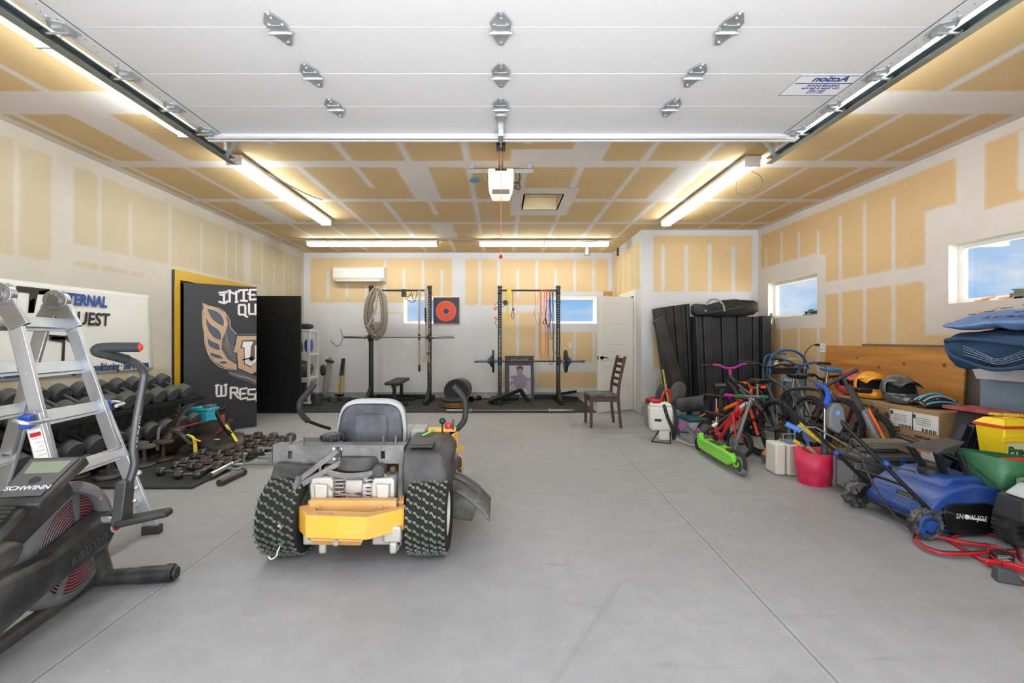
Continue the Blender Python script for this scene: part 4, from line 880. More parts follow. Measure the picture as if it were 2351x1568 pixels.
# posters, air conditioner, outlets
t = T('disc_poster', 'square navy poster with a big orange ring, covering half the back window', 'poster', (-1.165, YB-.03, 1.875))
MB().box(-.275,.275,-.006,.006,-.28,.28).build('board', mat('poster_navy','27303f',.45), t); b = MB()
for r_ in ((-.275,.275,-.28,-.262),(-.275,.275,.262,.28),(-.275,-.26,-.28,.28),(.26,.275,-.28,.28)): b.box(r_[0],r_[1],-.012,.008,r_[2],r_[3])
b.build('frame', mat('poster_maroon','7c2a28',.45), t)
b = MB().lathe([(.065,0),(.212,0),(.212,.002),(.065,.002)], (-.005,-.0065,-.015), (0,-1,0), 48, caps=False).build('ring', mat('poster_orange','d8421c',.4), t)
MB().torus((-.005,-.008,-.015),(0,1,0),.214,.0035,48,4).torus((-.005,-.008,-.015),(0,1,0),.066,.004,32,4).build('ring_outline', mat('poster_cream','d9b9a0',.5), t)
t = T('framed_photo', 'black framed grey photo print of a shirtless fighter leaning behind the rack', 'picture', (.384, 9.42, MT), 0, rx=-6)
MB().box(-.30,.30,-.012,.012,0,.90).build('frame', mat('frame_black','16171b',.4), t, bevel=.003)
PN = mat('print_mauve','9a93a4',.5); MB().box(-.21,.235,-.0155,-.012,.10,.70).build('print', PN, t)
sk = mat('print_grey_body','7d7884',.55,var=.1); dk2 = mat('print_dark','3a3742',.5)
b = MB()
def flat(pts, m, lv, nm): return MB().prism(pts, (0,-.0155-lv*.0006,0), (1,0,0), (0,0,1), 0, .0006).build(nm, m, t, smooth=0)
flat([(-.06,.20),(.10,.20),(.16,.32),(.15,.45),(.11,.50),(.03,.52),(-.05,.50),(-.10,.42),(-.19,.34),(-.2,.29),(-.12,.33),(-.09,.28)], sk, 2, 'figure_torso')
flat([(-.19,.44),(-.10,.40),(-.04,.46),(-.08,.50),(-.18,.47)], sk, 3, 'figure_arm'); flat([(.10,.46),(.23,.42),(.23,.38),(.12,.40)], sk, 3, 'figure_arm')
flat([(-.02,.50),(.06,.50),(.07,.55),(.07,.62),(.03,.66),(-.03,.66),(-.06,.62),(-.05,.55)], sk, 4, 'figure_head'); flat([(-.06,.60),(-.06,.66),(-.02,.69),(.05,.69),(.085,.65),(.08,.59),(.06,.62),(.0,.64)], dk2, 5, 'figure_hair')
flat([(-.09,.10),(.17,.10),(.12,.22),(-.07,.22)], mat('print_white','cfcad4',.5), 3, 'figure_trousers'); flat([(.02,.12),(.05,.12),(.07,.22),(-.06,.22),(-.06,.20),(.03,.19)], dk2, 4, 'figure_belt')
flat([(-.21,.36),(-.02,.44),(.235,.44),(.235,.7),(-.21,.7)], mat('print_pale','b3aebb',.5), .5, 'print_sky')
txt('FIGHTER', .075, mat('print_letter','a89a98',.5), 'lettering', t, (.01,-.014,.78), bold=.001, sx=1.1, align='CENTER', space=1.2)
b = MB()
for z in (.065,.045):
    for k in range(9): b.box(.0+.028*k,.022+.028*k,-.0145,-.0135,z,z+.009)
b.build('caption', mat('print_line','c6c2c6',.5), t)
t = T('air_conditioner', 'white mini-split air conditioner high on the back wall', 'air conditioner', (-2.985, YB-.002, 2.47))
b = MB().prism([(0,0),(0,.31),(-.18,.31),(-.215,.27),(-.22,.08),(-.17,.015),(-.05,0)], (-.535,0,0), (0,1,0), (0,0,1), 0, 1.07); b.build('casing', mat('ac_cream','d8d5ca',.4), t, bevel=.008, seg=3)
MB().bx((0,-.19,.03),(.9,.10,.006),(35,0,0)).build('louvre', mat('ac_louvre','cfccc2',.5), t)
def outlet(x, y, z, nrm, label, wd=.115, sw=False):
    t = T('wall_outlet', label, 'outlet', (x,y,z)); ax = nrm == 'y'
    f = lambda b, u0,u1,d0,d1,z0,z1: b.box(u0,u1,-d1,-d0,z0,z1) if ax else b.box(-d1,-d0,u0,u1,z0,z1)
    f(b_ := MB(), -wd/2, wd/2, 0, .008, -.06, .06); b_.build('cover_plate', WHTP, t, bevel=.003)
    c = MB(); n_ = 2 if wd > .1 else 1
    for i in range(n_):
        uc = (i-.5)*.05 if n_ == 2 else 0
        for zc in (-.022,.022): f(c, uc-.014, uc+.014, .008, .011, zc-.016, zc+.016)
    c.build('socket', mat('socket_grey','c5c3bd',.5), t, bevel=.002); return t
outlet(-2.01, YB, 1.17, 'y', 'double power outlet on the back wall inside the rope-hung rack')
outlet(-.42, YB, 1.16, 'y', 'double power outlet on the back wall between the two squat racks')
outlet(1.48, YB, 1.13, 'y', 'single power outlet on the tan wall right of the banded rack', .07)
o = MB().tube(catmull([(-3.43,YB-.01,1.47),(-3.40,YB-.03,1.40),(-3.37,YB-.04,1.3),(-3.42,YB-.04,1.16),(-3.5,YB-.04,1.12),(-3.6,YB-.03,1.2),(-3.63,YB-.02,1.24)],5),.006,6).build('wall_wire', mat('wire_grey','4b4b4d',.5)); tag(o, 'grey wire curling out of the white back wall', 'wire')
# shelf unit and what is on it
SHW = mat('shelf_plastic','c9c9c7',.5); t = T('shelf_unit', 'white plastic shelf unit in the back left corner, half hidden by the black door', 'shelves', (-3.88, 8.75, MT))
for z in (.02,.48,.93,1.38): MB().box(-.30,.30,-.22,.22,z,z+.045).build('shelf', SHW, t, bevel=.004)
for x in (-.27,.27):
    for y in (-.19,.19): MB().bx((x,y,.72),(.045,.045,1.38)).build('post', SHW, t)
SP = mat('strike_blue','1d4fae',.4)
o = pad(-3.68,8.72,MT+.98+.14,.07,.09,.135).build('strike_pad', SP); tag(o, 'round blue strike pad on the second shelf, nearer the wall', 'strike pad')
o = pad(-3.82,8.60,MT+.98+.13,.08,.06,.125,0,-8).build('strike_pad', SP); tag(o, 'blue strike pad with white print on the second shelf, nearer the black door', 'strike pad')
o = pad(-3.74,8.7,MT+1.43+.055,.16,.10,.055).build('boxing_headgear', mat('headgear','20263a',.5)); tag(o, 'dark padded headgear on the top shelf', 'headgear')
o = pad(-3.88,8.55,MT+1.43+.04,.07,.06,.04).build('hand_wrap', SP); tag(o, 'blue and white wrap beside the headgear on the top shelf', 'hand wrap')
o = pad(-3.76,8.66,MT+.53+.15,.18,.15,.15,0,20).build('gear_bag', mat('grey_nylon','4c4c4e',.7,var=.15)); tag(o, 'grey gear bag stuffed on the third shelf', 'bag')
o = MB().box(-4.12,-3.68,8.56,8.92,MT+.07,MT+.40).build('storage_crate', BLK, bevel=.01); tag(o, 'black plastic crate on the bottom shelf', 'crate')
t = T('shin_guard', 'tall grey folded pad leaning by the white shelf unit', 'pad', (-3.55, 9.2, MT), 0, rx=0, ry=0)
pad(.04,.0,.48,.06,.04,.42,0,9).build('panel', mat('pale_grey_pad','8d8b87',.7,var=.1), t); pad(-.02,-.06,.62,.055,.04,.11).build('strap', BLK, t); pad(.1,-.03,.80,.09,.03,.035,0,10).build('strap', BLK, t)
YH = mat('yellow_handle','c7a13c',.5)
for i, (x, lb) in enumerate(((-3.40,'yellow sledgehammer handle leaning on the wall, the one nearer the grey pad'),(-3.325,'yellow sledgehammer handle leaning on the wall, the one nearer the squat rack'))):
    t = T('sledgehammer', lb, 'hammer', (x, 9.5, MT+.05), 0, group='sledgehammers leaning on the back wall', ry=2-3*i)
    MB().cyl((0,0,.02),(0,.12,.5),.017,n=10).build('handle', YH, t); MB().cyl((0,.1,.42),(0,.2,.78),.02,n=10).build('grip', BLK, t); MB().bx((0,-.01,.02),(.10,.06,.06)).build('hammer_head', BLKM, t, bevel=.006)
k = 0
for (x, y, n_, r_, lb) in ((-3.52, 8.72, 6, .115, 'tall pile beside the shelf unit'), (-3.34, 9.05, 3, .10, 'middle pile by the sledgehammers'), (-3.16, 9.25, 2, .12, 'low pile nearest the squat rack')):
    for i in range(n_): plate(r_*(1-.02*i), .028, PLK, (x+R.uniform(-.01,.01), y, MT+.02+.034*i), '%s small iron plate up in the %s' % (ORD[i], lb), 'z', 'small plates in the '+lb.split(' ')[0]+' pile')
# wood board above the white door trim, chair
o = MB().box(0,.19,0,.02,0,.24).build('wood_offcut', mat('pine','b98d4b',.6,var=.12,stretch=(8,8,.6))); tag(o, 'short pine board propped above the open white door', 'board', loc=(2.13,8.66,2.11)); o.location = (2.14, 9.5, 2.02)
# ================= articulated aluminium ladder =================
def world(t):                                            # builder whose points are given in room coordinates
    M = Matrix.Translation(t.location) @ t.rotation_euler.to_matrix().to_4x4(); return MB().tf(M.inverted())
lad = T('ladder', 'folding aluminium ladder set up as an A-frame behind the exercise bike', 'ladder', (-2.65, 2.56, 0))
hR, hL = V((-2.68, 2.75, 1.487)), V((-2.59, 2.357, 1.487))
fd = V((.97, .22, 0)); rd = (hR - hL).normalized()
feet = {('R', 1): V((-2.25, 2.94, .0)), ('L', 1): V((-2.23, 2.40, 0)), ('R', -1): V((-3.14, 2.76, 0)), ('L', -1): V((-3.02, 2.10, 0))}
LBL = mat('ladder_label', 'e4e4e2', .5)
for (sd, f), ft in feet.items():
    h = hR if sd == 'R' else hL; sg = 1 if sd == 'R' else -1
    top = h + fd*(.04*f) + V((0,0,-.03)); mid = h.lerp(ft, .42) - rd*sg*.03; m2 = h.lerp(ft, .62) - rd*sg*.028
    r = world(lad).bar(top, m2, .026, .066, up=tuple(fd)).build('inner_rail', ALU, lad, bevel=.004)
    q = world(lad); s0 = mid + rd*sg*.034; s1 = h.lerp(ft, .66) + rd*sg*.006; e_ = ft + V((0,0,.035))
    q.bar(s0, s1, .025, .076, up=tuple(fd)); q.bar(s1 - (e_-s1).normalized()*.01, e_, .025, .076, up=tuple(fd))
    q.build('outer_rail', mat('ladder_alu_light', 'c9cdd2', .4, metal=.75, var=.06), lad, bevel=.004)
    if f == 1:
        w3 = world(lad)
        for k in (.16, .36): c = h.lerp(ft, k) - rd*sg*.02; w3.lathe([(.012,0),(.018,0),(.018,.008),(.012,.008),(.012,0)], c, tuple(-rd if sd == 'L' else rd), 16, caps=False)
        w3.build('rail_eyelet', CHR, lad)
    world(lad).bar(e_ + V((0,0,.02)), ft + V((0,0,.001)), .05, .105, up=tuple(fd)).build('rubber_foot', mat('foot_rubber', '35322f', .7), lad, bevel=.006)
for sd, h in (('R', hR), ('L', hL)):
    a = rd * (1 if sd == 'R' else -1)
    b = world(lad).cyl(h - rd*.022, h + rd*.022, .062, n=28)
    for f in (1, -1): b.bar(h, h + fd*(.09*f) + V((0,0,-.17)), .03, .085, up=tuple(fd))
    b.build('hinge', mat('hinge_steel', 'a3a6ab', .3, metal=.9, var=.15), lad, bevel=.003)
    c = world(lad).cyl(h - rd*.036, h + rd*.036, .034, n=20)
    for an in range(4):
        t_ = an*1.57+.6; c.cyl(h + fd*.045*math.cos(t_) + V((0,0,.045*math.sin(t_))) - rd*.028, h + fd*.045*math.cos(t_) + V((0,0,.045*math.sin(t_))) + rd*.028, .007, n=8)
    c.build('hinge_knob', CHR, lad, bevel=.002)
def railp(sd, f, k): return (hR if sd == 'R' else hL).lerp(feet[(sd, f)], k)
for f in (1, -1):
    for i, k in enumerate((.10, .27, .44, .64, .84)):
        a, c = railp('L', f, k), railp('R', f, k)
        b = world(lad).bar(a, c, .046, .034, up=tuple(fd + V((0,0,.3)))); 
        for e in (-.018, .018): b.bar(a + V((0,0,e)) - V((0,0,0)), c + V((0,0,e*.8)), .05, .006, up=tuple(fd + V((0,0,.3))))
        b.build('rung', ALU if i < 3 else MATS['ladder_alu_light'], lad, bevel=.002)
    a, c = railp('R', f, .84), railp('R', f, .95); world(lad).bar(railp('R', f, .84) - rd*.17, railp('R', f, .935) - rd*.01, .03, .006, up=tuple(fd)).bar(railp('L', f, .84) + rd*.17, railp('L', f, .935) + rd*.01, .03, .006, up=tuple(fd)).build('brace', MATS['ladder_alu_light'], lad)
for sd, sg in (('R', 1), ('L', -1)):
    c = railp(sd, 1, .44) + rd*sg*.05
    world(lad).bx(tuple(c), (.05, .05, .07), (10, 0, 20)).build('lock', BLUEP, lad, bevel=.008)
    world(lad).tube(catmull([c + rd*sg*.02, c + rd*sg*.08 + V((0,0,.015)), c + rd*sg*.08 + fd*.06, c - rd*sg*.03 + fd*.075], 4), .011, 8).build('lock_pin', ALU, lad)
a = railp('L', 1, .50) - rd*.04 + fd*.03
c = railp('L', 1, .74) - rd*.04 + fd*.03
lb = world(lad); o_ = railp('L', 1, .47); ax_ = (railp('L', 1, .75) - o_); 
nrm_ = -rd; wd_ = ax_.normalized().cross(nrm_).normalized()
lb.hexa([o_ - wd_*.03 + nrm_*.0195, o_ + wd_*.03 + nrm_*.0195, o_ + ax_ + wd_*.03 + nrm_*.0195, o_ + ax_ - wd_*.03 + nrm_*.0195, o_ - wd_*.03 + nrm_*.0205, o_ + wd_*.03 + nrm_*.0205, o_ + ax_ + wd_*.03 + nrm_*.0205, o_ + ax_ - wd_*.03 + nrm_*.0205])
lbo = lb.build('warning_label', LBL, lad, smooth=0)
an = ax_.normalized(); q = world(lad)
for i in range(14):
    p = o_ + an*(.05 + i*.022) + nrm_*.021; q.bar(p - wd_*.022, p + wd_*(.022 - .012*(i % 3)), .0012, .004, up=tuple(nrm_))
q.build('print', mat('label_ink', '55565a', .5), lbo, smooth=0)
p = o_ + an*.03 + nrm_*.021; world(lad).bar(p - wd_*.024, p + wd_*.024, .0015, .022, up=tuple(an)).build('danger_bar', RED, lbo, smooth=0)
# ================= fan exercise bike =================
bk = T('exercise_bike', 'dark grey fan exercise bike with red grille, standing in front of the ladder', 'exercise bike', (-2.05, 2.13, 0), 8.6)
CG = mat('bike_grey', '66676a', .5, var=.08, dust='8b8883', dustamt=.3); SH = mat('bike_black', '1f2022', .42, var=.1, dust='77746f', dustamt=.35, dscale=5); RDG = mat('fan_red', 'a31f2e', .5, var=.1)
CT = V((0, 0, .30))
b = MB()
prof = [(.15, .055), (.21, .06), (.255, .045), (.275, 0), (.255, -.045), (.21, -.06), (.15, -.055)]
rings = [(.275, .0), (.268, .03), (.252, .052), (.225, .064)]
b.lathe([(.222, .066), (.252, .055), (.272, .03), (.277, 0), (.272, -.03), (.252, -.055), (.222, -.066), (.215, -.055), (.255, -.03), (.262, 0), (.255, .03), (.215, .055), (.222, .066)], CT, (1,0,0), 56, caps=False)
for s in (1, -1):
    b.lathe([(.001, .075), (.075, .075), (.085, .068), (.085, .05), (.001, .05)] if s > 0 else [(.001, .075), (.075, .075), (.085, .068), (.085, .05), (.001, .05)], CT, (s,0,0), 32, caps=False)
    for k in range(10): R_ = .097 + .0138*k; b.torus(CT + V((s*.068, 0, 0)), (1,0,0), R_, .0031, 44, 5)
    for k in range(5):
        a = 2*math.pi*k/5 + .3; d0 = V((0, math.cos(a), math.sin(a))); a2 = a + .18; d1 = V((0, math.cos(a2), math.sin(a2)))
        b.prism([(d0.y*.08, d0.z*.08), (d1.y*.08, d1.z*.08), (d1.y*.235, d1.z*.235), (d0.y*.235, d0.z*.235)], CT + V((s*.066,0,0)), (0,1,0), (0,0,1), -.003, .004)
b.build('fan_cage', CG, bk)
b = MB()
for k in range(26):
    a = 2*math.pi*k/26; b.bx(CT + V((0, .16*math.cos(a), .16*math.sin(a))), (.075, .004, .14), (math.degrees(a)-90+15, 0, 0))
b.cyl(CT + V((-.05,0,0)), CT + V((.05,0,0)), .225, n=40); b.build('fan', RDG, bk)
# console, mast shell with vents, side covers
M_ = Matrix.Translation(V((.085, -.235, .66))) @ Matrix.Rotation(rad(30), 4, 'X')
b = MB(); b.M = M_; b.hexa([(-.085,-.14,-.02),(.085,-.14,-.02),(.11,.12,-.03),(-.11,.12,-.03),(-.085,-.14,.012),(.085,-.14,.012),(.11,.12,.02),(-.11,.12,.02)]); con = b.build('console', SH, bk, bevel=.01, seg=3)
b = MB(); b.M = M_; b.hexa([(-.072,-.10,.017),(.072,-.10,.017),(.092,.10,.023),(-.092,.10,.023),(-.072,-.10,.019),(.072,-.10,.019),(.092,.10,.025),(-.092,.10,.025)]); b.build('face_panel', mat('console_face', '4a4c50', .35), con)
b = MB(); b.M = M_; b.hexa([(-.065,.02,.022),(.065,.02,.022),(.075,.085,.0245),(-.075,.085,.0245),(-.065,.02,.0235),(.065,.02,.0235),(.075,.085,.0262),(-.075,.085,.0262)]); b.build('screen', mat('lcd', '75806f', .25), con)
b = MB(); b.M = M_; b.torus((0, -.02, .0225), (0,0,1), .018, .0025, 24, 5).cyl((0,-.02,.018), (0,-.02,.023), .014, n=16); b.build('button', BLK, con)
o = txt('SCHWINN', .030, mat('print_silver', 'c3c5c7', .4), 'lettering', con, (0,0,0), (1,0,0), (0,1,0), bold=.0006, sx=1.15, align='CENTER')
for v_ in o.data.vertices: v_.co = M_ @ (v_.co + V((0, -.068, .0205)))
b = MB(); b.prism([(-.10,.56),(-.14,.64),(-.30,.62),(-.48,.52),(-.70,.40),(-.70,.32),(-.46,.40),(-.28,.48)], (-.06, 0, 0), (0,1,0), (0,0,1), 0, .19); b.build('mast_shell', SH, bk, bevel=.02, seg=3)
for sx_ in (-.012, .078):
    b = MB()
    for i in range(14): b.bx((sx_, -.385 - .0165*i, .598 - .0102*i), (.070 - .0018*i, .006, .012), (-32, 0, 0))
    b.build('vent', mat('vent_dark', '111214', .6), bk)
b = MB(); b.prism([(.14,.34),(.15,.40),(.06,.43),(-.1,.40),(-.28,.36),(-.5,.38),(-.75,.40),(-1.05,.36),(-1.05,.08),(-.8,.10),(-.55,.17),(-.3,.22),(.05,.26)], (.075, 0, 0), (0,1,0), (0,0,1), 0, .10); b.build('side_cover', SH, bk, bevel=.025, seg=3)
b = MB(); b.prism([(-.44,.40),(-.40,.47),(-.46,.50),(-.62,.50),(-1.0,.49),(-1.0,.38)], (-.08, 0, 0), (0,1,0), (0,0,1), 0, .25); b.build('rear_shell', SH, bk, bevel=.025, seg=3)
bd = MB().cyl((.176, .075, .345), (.182, .075, .345), .036, n=28).build('badge', mat('badge_ring', 'b6b7ba', .4), bk)
MB().cyl((.181, .075, .345), (.1845, .075, .345), .029, n=24).build('badge_disc', mat('badge_red', '96202c', .4), bd); MB().cyl((.1845,.075,.345),(.186,.075,.345),.010,n=5).build('badge_star', mat('badge_ring','b6b7ba'), bd)
txt('AIRDYNE', .05, mat('emboss_dark', '3f4144', .35), 'lettering', bk, (.1765, -.20, .27), (0,.985,.17), (0,-.17,.985), bold=.0004, sx=1.1)
MB().tube(catmull([(.09,-.05,.575),(.12,.02,.52),(.125,.07,.42),(.12,.06,.34)],5), [.045]*16, 10, sq=(1,.6)).build('fork_cover', CG, bk)
MB().cyl((.15,.02,.50), (.158,.02,.50), .016, n=16).build('round_sticker', mat('pink_sticker','c9727e',.5), bk)
SHF = Matrix.Translation(V((.06, 0, 0)))
# lever arm, grip, peg
ARM = mat('arm_grey', '47494d', .38, metal=.45, var=.06, dust='7c7a77', dustamt=.2)
b = MB().tf(SHF).tube(catmull([(.20,-.02,.42),(.205,.0,.52),(.225,.03,.64),(.215,.04,.72),(.225,.05,.86),(.245,.06,1.02),(.25,.06,1.09),(.235,.02,1.14),(.20,-.04,1.17)], 5), .0175, 12).hexa([(.17,-.05,.38),(.215,-.05,.38),(.215,.04,.38),(.17,.04,.38),(.18,-.03,.58),(.225,-.03,.58),(.225,.035,.58),(.18,.035,.58)])
b.build('lever', ARM, bk, bevel=.004)
gp = MB().tf(SHF).tube(catmull([(.22,-.01,1.155),(.18,-.07,1.18),(.15,-.10,1.195),(.155,-.10,1.21),(.19,-.085,1.215),(.30,-.06,1.215)], 6), .0225, 12).build('grip', mat('grip_foam','222428',.75), bk)
MB().tf(SHF).lathe([(.001,.012),(.014,.010),(.020,0),(.0,0)][:3], (.30,-.06,1.215), (1,.2,0), 14).build('end_cap', mat('cap_red','e22c2c',.35), gp)
txt('AirDyne', .045, mat('print_silver','c3c5c7',.4), 'lettering', bk, (.296,.028,.73), (.05,.1,1), (-.7,.7,0), bold=.0004)
MB().tf(SHF).hexa([(.19,-.06,.37),(.40,-.02,.40),(.40,.04,.40),(.19,.03,.37),(.19,-.06,.405),(.385,-.03,.43),(.385,.05,.43),(.19,.04,.405)]).build('foot_peg', BLK, bk, bevel=.012, seg=3)
MB().tf(SHF).cyl((.08,0,.40),(.19,0,.395),.016,n=12).ball((.232,.05,.60),.014,8,6).ball((.225,.045,.53),.012,8,6).ball((.222,.04,.47),.014,8,6).build('bolt', GALV, bk)
st_ = MB().cyl((-.30,.17,.045), (.37,.17,.045), .038, n=20).cyl((.23,.17,.045),(.39,.17,.045),.041,n=20).cyl((.06,.17,.06),(.05,.10,.30),.045,n=14).build('front_stabiliser', SH, bk)
MB().lathe([(.001,.01),(.03,.01),(.034,0),(.001,0)], (.395,.17,.045), (1,0,0), 18).build('end_cap', BLK, st_)
for x in (-.26,.33): MB().cyl((x,.22,.035),(x+.03,.22,.035),.034,n=18).build('transport_wheel', RUB, st_)
MB().cyl((.02,.15,.045),(.02,-1.0,.045),.032,n=16).cyl((.02,-.62,.05),(.05,-.66,.25),.035,n=12).build('base_tube', SH, bk)
# ================= zero-turn riding mower, seen from behind =================
mw = T('riding_mower', 'yellow zero-turn riding mower with grey seat and exposed engine, parked facing away', 'mower', (-.83, 2.68, 0))
def W_(): return world(mw)
YP = mat('mower_yellow', 'f0b13c', .42, var=.06, dust='d9b98c', dustamt=.22, dscale=4); TAN = mat('dusty_yellow', 'cf9f5e', .6, var=.12, dust='b79a78', dustamt=.5)
DUS = mat('dusty_black', '5e5e60', .6, var=.15, scale=5, dust='a8a6a3', dustamt=.55, dscale=4); SHR = mat('shroud_black', '2c2d2f', .6, var=.1, dust='7d7a76', dustamt=.4, dscale=4)
CAST = mat('engine_cast', 'c3c2bd', .45, metal=.35, var=.1, dust='94897b', dustamt=.35, dscale=6); TYR = mat('dusty_tyre', '5a5e57', .85, var=.2, dust='9a9d94', dustamt=.5, dscale=8)
def big_tyre(cx, cy=2.68, r=.228, w=.235, m=TYR):
    c = V((cx, cy, r+.004)); h = w/2
    b = W_().lathe([(.125, -h*.86), (r*.72, -h*.98), (r*.87, -h*.96), (r*.945, -h*.82), (r*.965, -h*.4), (r*.97, 0), (r*.965, h*.4), (r*.945, h*.82), (r*.87, h*.96), (r*.72, h*.98), (.125, h*.86), (.125, -h*.86)], c, (1,0,0), 48, caps=False)
    nr = 30; b.mi(1)
    for i in range(nr):
        for j in range(5):
            a = 2*math.pi*(i + (.5 if j % 2 else 0))/nr; x = (j-2)*w*.19
            def pt(xx, da, rr): return c + V((xx, rr*math.cos(a+da), rr*math.sin(a+da)))
            d1 = .042; ro, ri = r*(1.012 - .018*abs(j-2)**1.6/2), r*.955
            for (xa, da, xb, db) in ((-.0185, -d1, -.004, -d1), (-.006, -d1, .006, d1), (.004, d1, .0185, d1)):
                t_ = .018; P8 = []
                for rr in (ri-.002, ro):
                    P8 += [pt(x+xa, da-t_*1.6, rr), pt(x+xb, db-t_*1.6, rr), pt(x+xb, db+t_*1.6, rr), pt(x+xa, da+t_*1.6, rr)]
                b.hexa(P8)
    return b.build('tyre', [mat('tyre_groove', '191b19', .9), m], mw, smooth=30)
for cx in (-1.232, -.413):
    big_tyre(cx)
    W_().lathe([(.001, -.02), (.04, -.02), (.05, .03), (.10, .05), (.118, .10), (.125, .102), (.125, -.10), (.118, -.098)], (cx, 2.68, .232), (1,0,0), 28, caps=False).build('rim', mat('rim_cream', 'd2cfc4', .5, var=.05), mw)
# bumper frame
b = W_(); zt_, zb_ = .325, .205
pts = [(-1.125, 2.53), (-1.03, 2.40), (-.70, 2.375), (-.53, 2.50)]
for a, c in zip(pts, pts[1:]):
    a, c = V((*a, 0)), V((*c, 0)); n_ = V((-(c-a).y, (c-a).x, 0)).normalized()*.008
    b.hexa([a + V((0,0,zb_)), c + V((0,0,zb_)), c + n_ + V((0,0,zb_)), a + n_ + V((0,0,zb_)), a + V((0,0,zt_)), c + V((0,0,zt_)), c + n_ + V((0,0,zt_)), a + n_ + V((0,0,zt_))])
b.build('bumper', YP, mw, bevel=.004)
b = W_()
out = [(-1.125, 2.53), (-1.03, 2.40), (-.70, 2.375), (-.53, 2.50), (-.53, 2.56), (-.69, 2.45), (-1.0, 2.47), (-1.06, 2.58)]
b.prism([(p[0], p[1]) for p in out], (0,0,.325), (1,0,0), (0,1,0), -.006, 0)
b.hexa([V((-1.0,2.385,.20)), V((-.72,2.375,.20)), V((-.74,2.40,.165)), V((-.98,2.41,.165)), V((-1.0,2.40,.205)), V((-.72,2.39,.205)), V((-.74,2.42,.17)), V((-.98,2.43,.17))])
b.hexa([V((-1.11,2.5,.205)),V((-1.02,2.41,.205)),V((-1.02,2.43,.18)),V((-1.08,2.5,.18)),V((-1.11,2.51,.206)),V((-1.02,2.42,.206)),V((-1.02,2.44,.181)),V((-1.08,2.51,.181))])
b.build('bumper_lip', TAN, mw, bevel=.003)
b = W_(); b.box(-1.06, -.58, 2.52, 2.57, .27, .36).box(-1.06,-.58,2.56,2.9,.24,.26).bar((-1.07,2.56,.30),(-1.0,2.95,.34),.03,.09).bar((-.56,2.56,.30),(-.62,2.95,.34),.03,.09).build('rear_frame', TAN, mw, bevel=.004)
W_().cyl((-.86,2.37,.19), (-.86,2.40,.19), .014, n=12).cyl((-1.0,2.49,.335),(-1.0,2.49,.34),.01,n=8).cyl((-.66,2.49,.335),(-.66,2.49,.34),.01,n=8).build('bolt', GALV, mw)
W_().bar((-.98,2.425,.3255),(-.94,2.43,.3255),.008,.001).bar((-.93,2.425,.3255),(-.89,2.425,.3255),.006,.001).build('decal', mat('print_violet','9a6a9a',.5), mw)
# transaxles under the bumper
for x, s in ((-1.0, -1), (-.62, 1)):
    b = W_().box(x-.09, x+.05, 2.5, 2.62, .12, .22).box(x-.02, x+.08, 2.46, 2.6, .15, .24) .box(x+.02, x+.06, 2.44, 2.47, .10, .16); b.build('transaxle', CAST, mw, bevel=.012)
# dusty cross bar with slots and ears
b = W_(); X0, X1, YB0, YB1 = -1.355, -.572, 2.70, 2.79; z0, z1 = .515, .62
for (u0, u1, v0, v1) in ((X0, -1.262, z0, z1), (-1.238, -.712, z0, z1), (-.688, X1, z0, z1), (-1.262, -1.238, z0, z0+.03), (-1.262,-1.238,z1-.03,z1), (-.712,-.688,z0,z0+.03), (-.712,-.688,z1-.03,z1)): b.box(u0, u1, YB0, YB0+.006, v0, v1)
b.box(X0, X1, YB0, YB1, z1, z1+.005).box(X0, X0+.005, YB0, YB1, z0, z1).box(X1-.005, X1, YB0, YB1, z0, z1)
for x in (-1.27, -1.19, -.71, -.635): b.prism([(0,0),(.03,0),(.03,.035),(.02,.05),(.008,.05),(0,.035)], (x, 2.73, z1), (0,1,0), (0,0,1), 0, .005)
b.build('cross_bar', DUS, mw, bevel=.001)
W_().box(-.975,-.945,2.69,2.70,.52,.615).box(-.948,-.942,2.675,2.70,.52,.615).build('mount_plate', SHR, mw)
bt = W_()
for x in (-.985, -.945):
    for z in (.605, .548): bt.lathe([(.012,0),(.011,.006),(.006,.010),(.001,.010)], (x, 2.69, z), (0,-1,0), 12)
bt.build('rivet', mat('bolt_head','d3d2cf',.35,metal=.6), mw)
b = W_().bar((-.96,2.68,.60), (-1.145,2.60,.455), .02, .03).bar((-.94,2.68,.53), (-1.13,2.59,.43), .02, .03).bar((-1.145,2.60,.47), (-1.19,2.50,.22), .026, .04).bar((-1.04,2.64,.555),(-1.05,2.64,.475),.012,.012)
b.bar((-1.19,2.50,.24), (-1.20,2.49,.13), .026, .03); b.build('strut', DUS, mw, bevel=.003)
W_().bar((-1.30,2.72,.515),(-1.245,2.62,.30),.03,.03).bar((-1.245,2.62,.31),(-1.205,2.53,.22),.03,.03).build('strut', DUS, mw, bevel=.003)
W_().bar((-.592,2.72,.515),(-.582,2.62,.28),.03,.035).bar((-.582,2.62,.29),(-.575,2.56,.17),.03,.04).build('strut', DUS, mw, bevel=.003)
W_().cyl((-1.195,2.475,.24),(-1.195,2.46,.24),.014,n=12).build('rivet', MATS['bolt_head'], mw)
W_().tube(catmull([(-1.20,2.48,.13),(-1.205,2.46,.11),(-1.21,2.455,.085),(-1.235,2.45,.07),(-1.25,2.45,.085)],4),.004,6).build('hook', WHTP, mw)
W_().torus((-.57,2.535,.15),(1,0,0),.016,.004,14,5).torus((-.568,2.53,.12),(0,1,0),.014,.004,14,5).torus((-.57,2.53,.095),(1,0,0),.012,.004,14,5).bx((-.572,2.54,.17),(.012,.03,.05)).build('chain', GALV, mw)
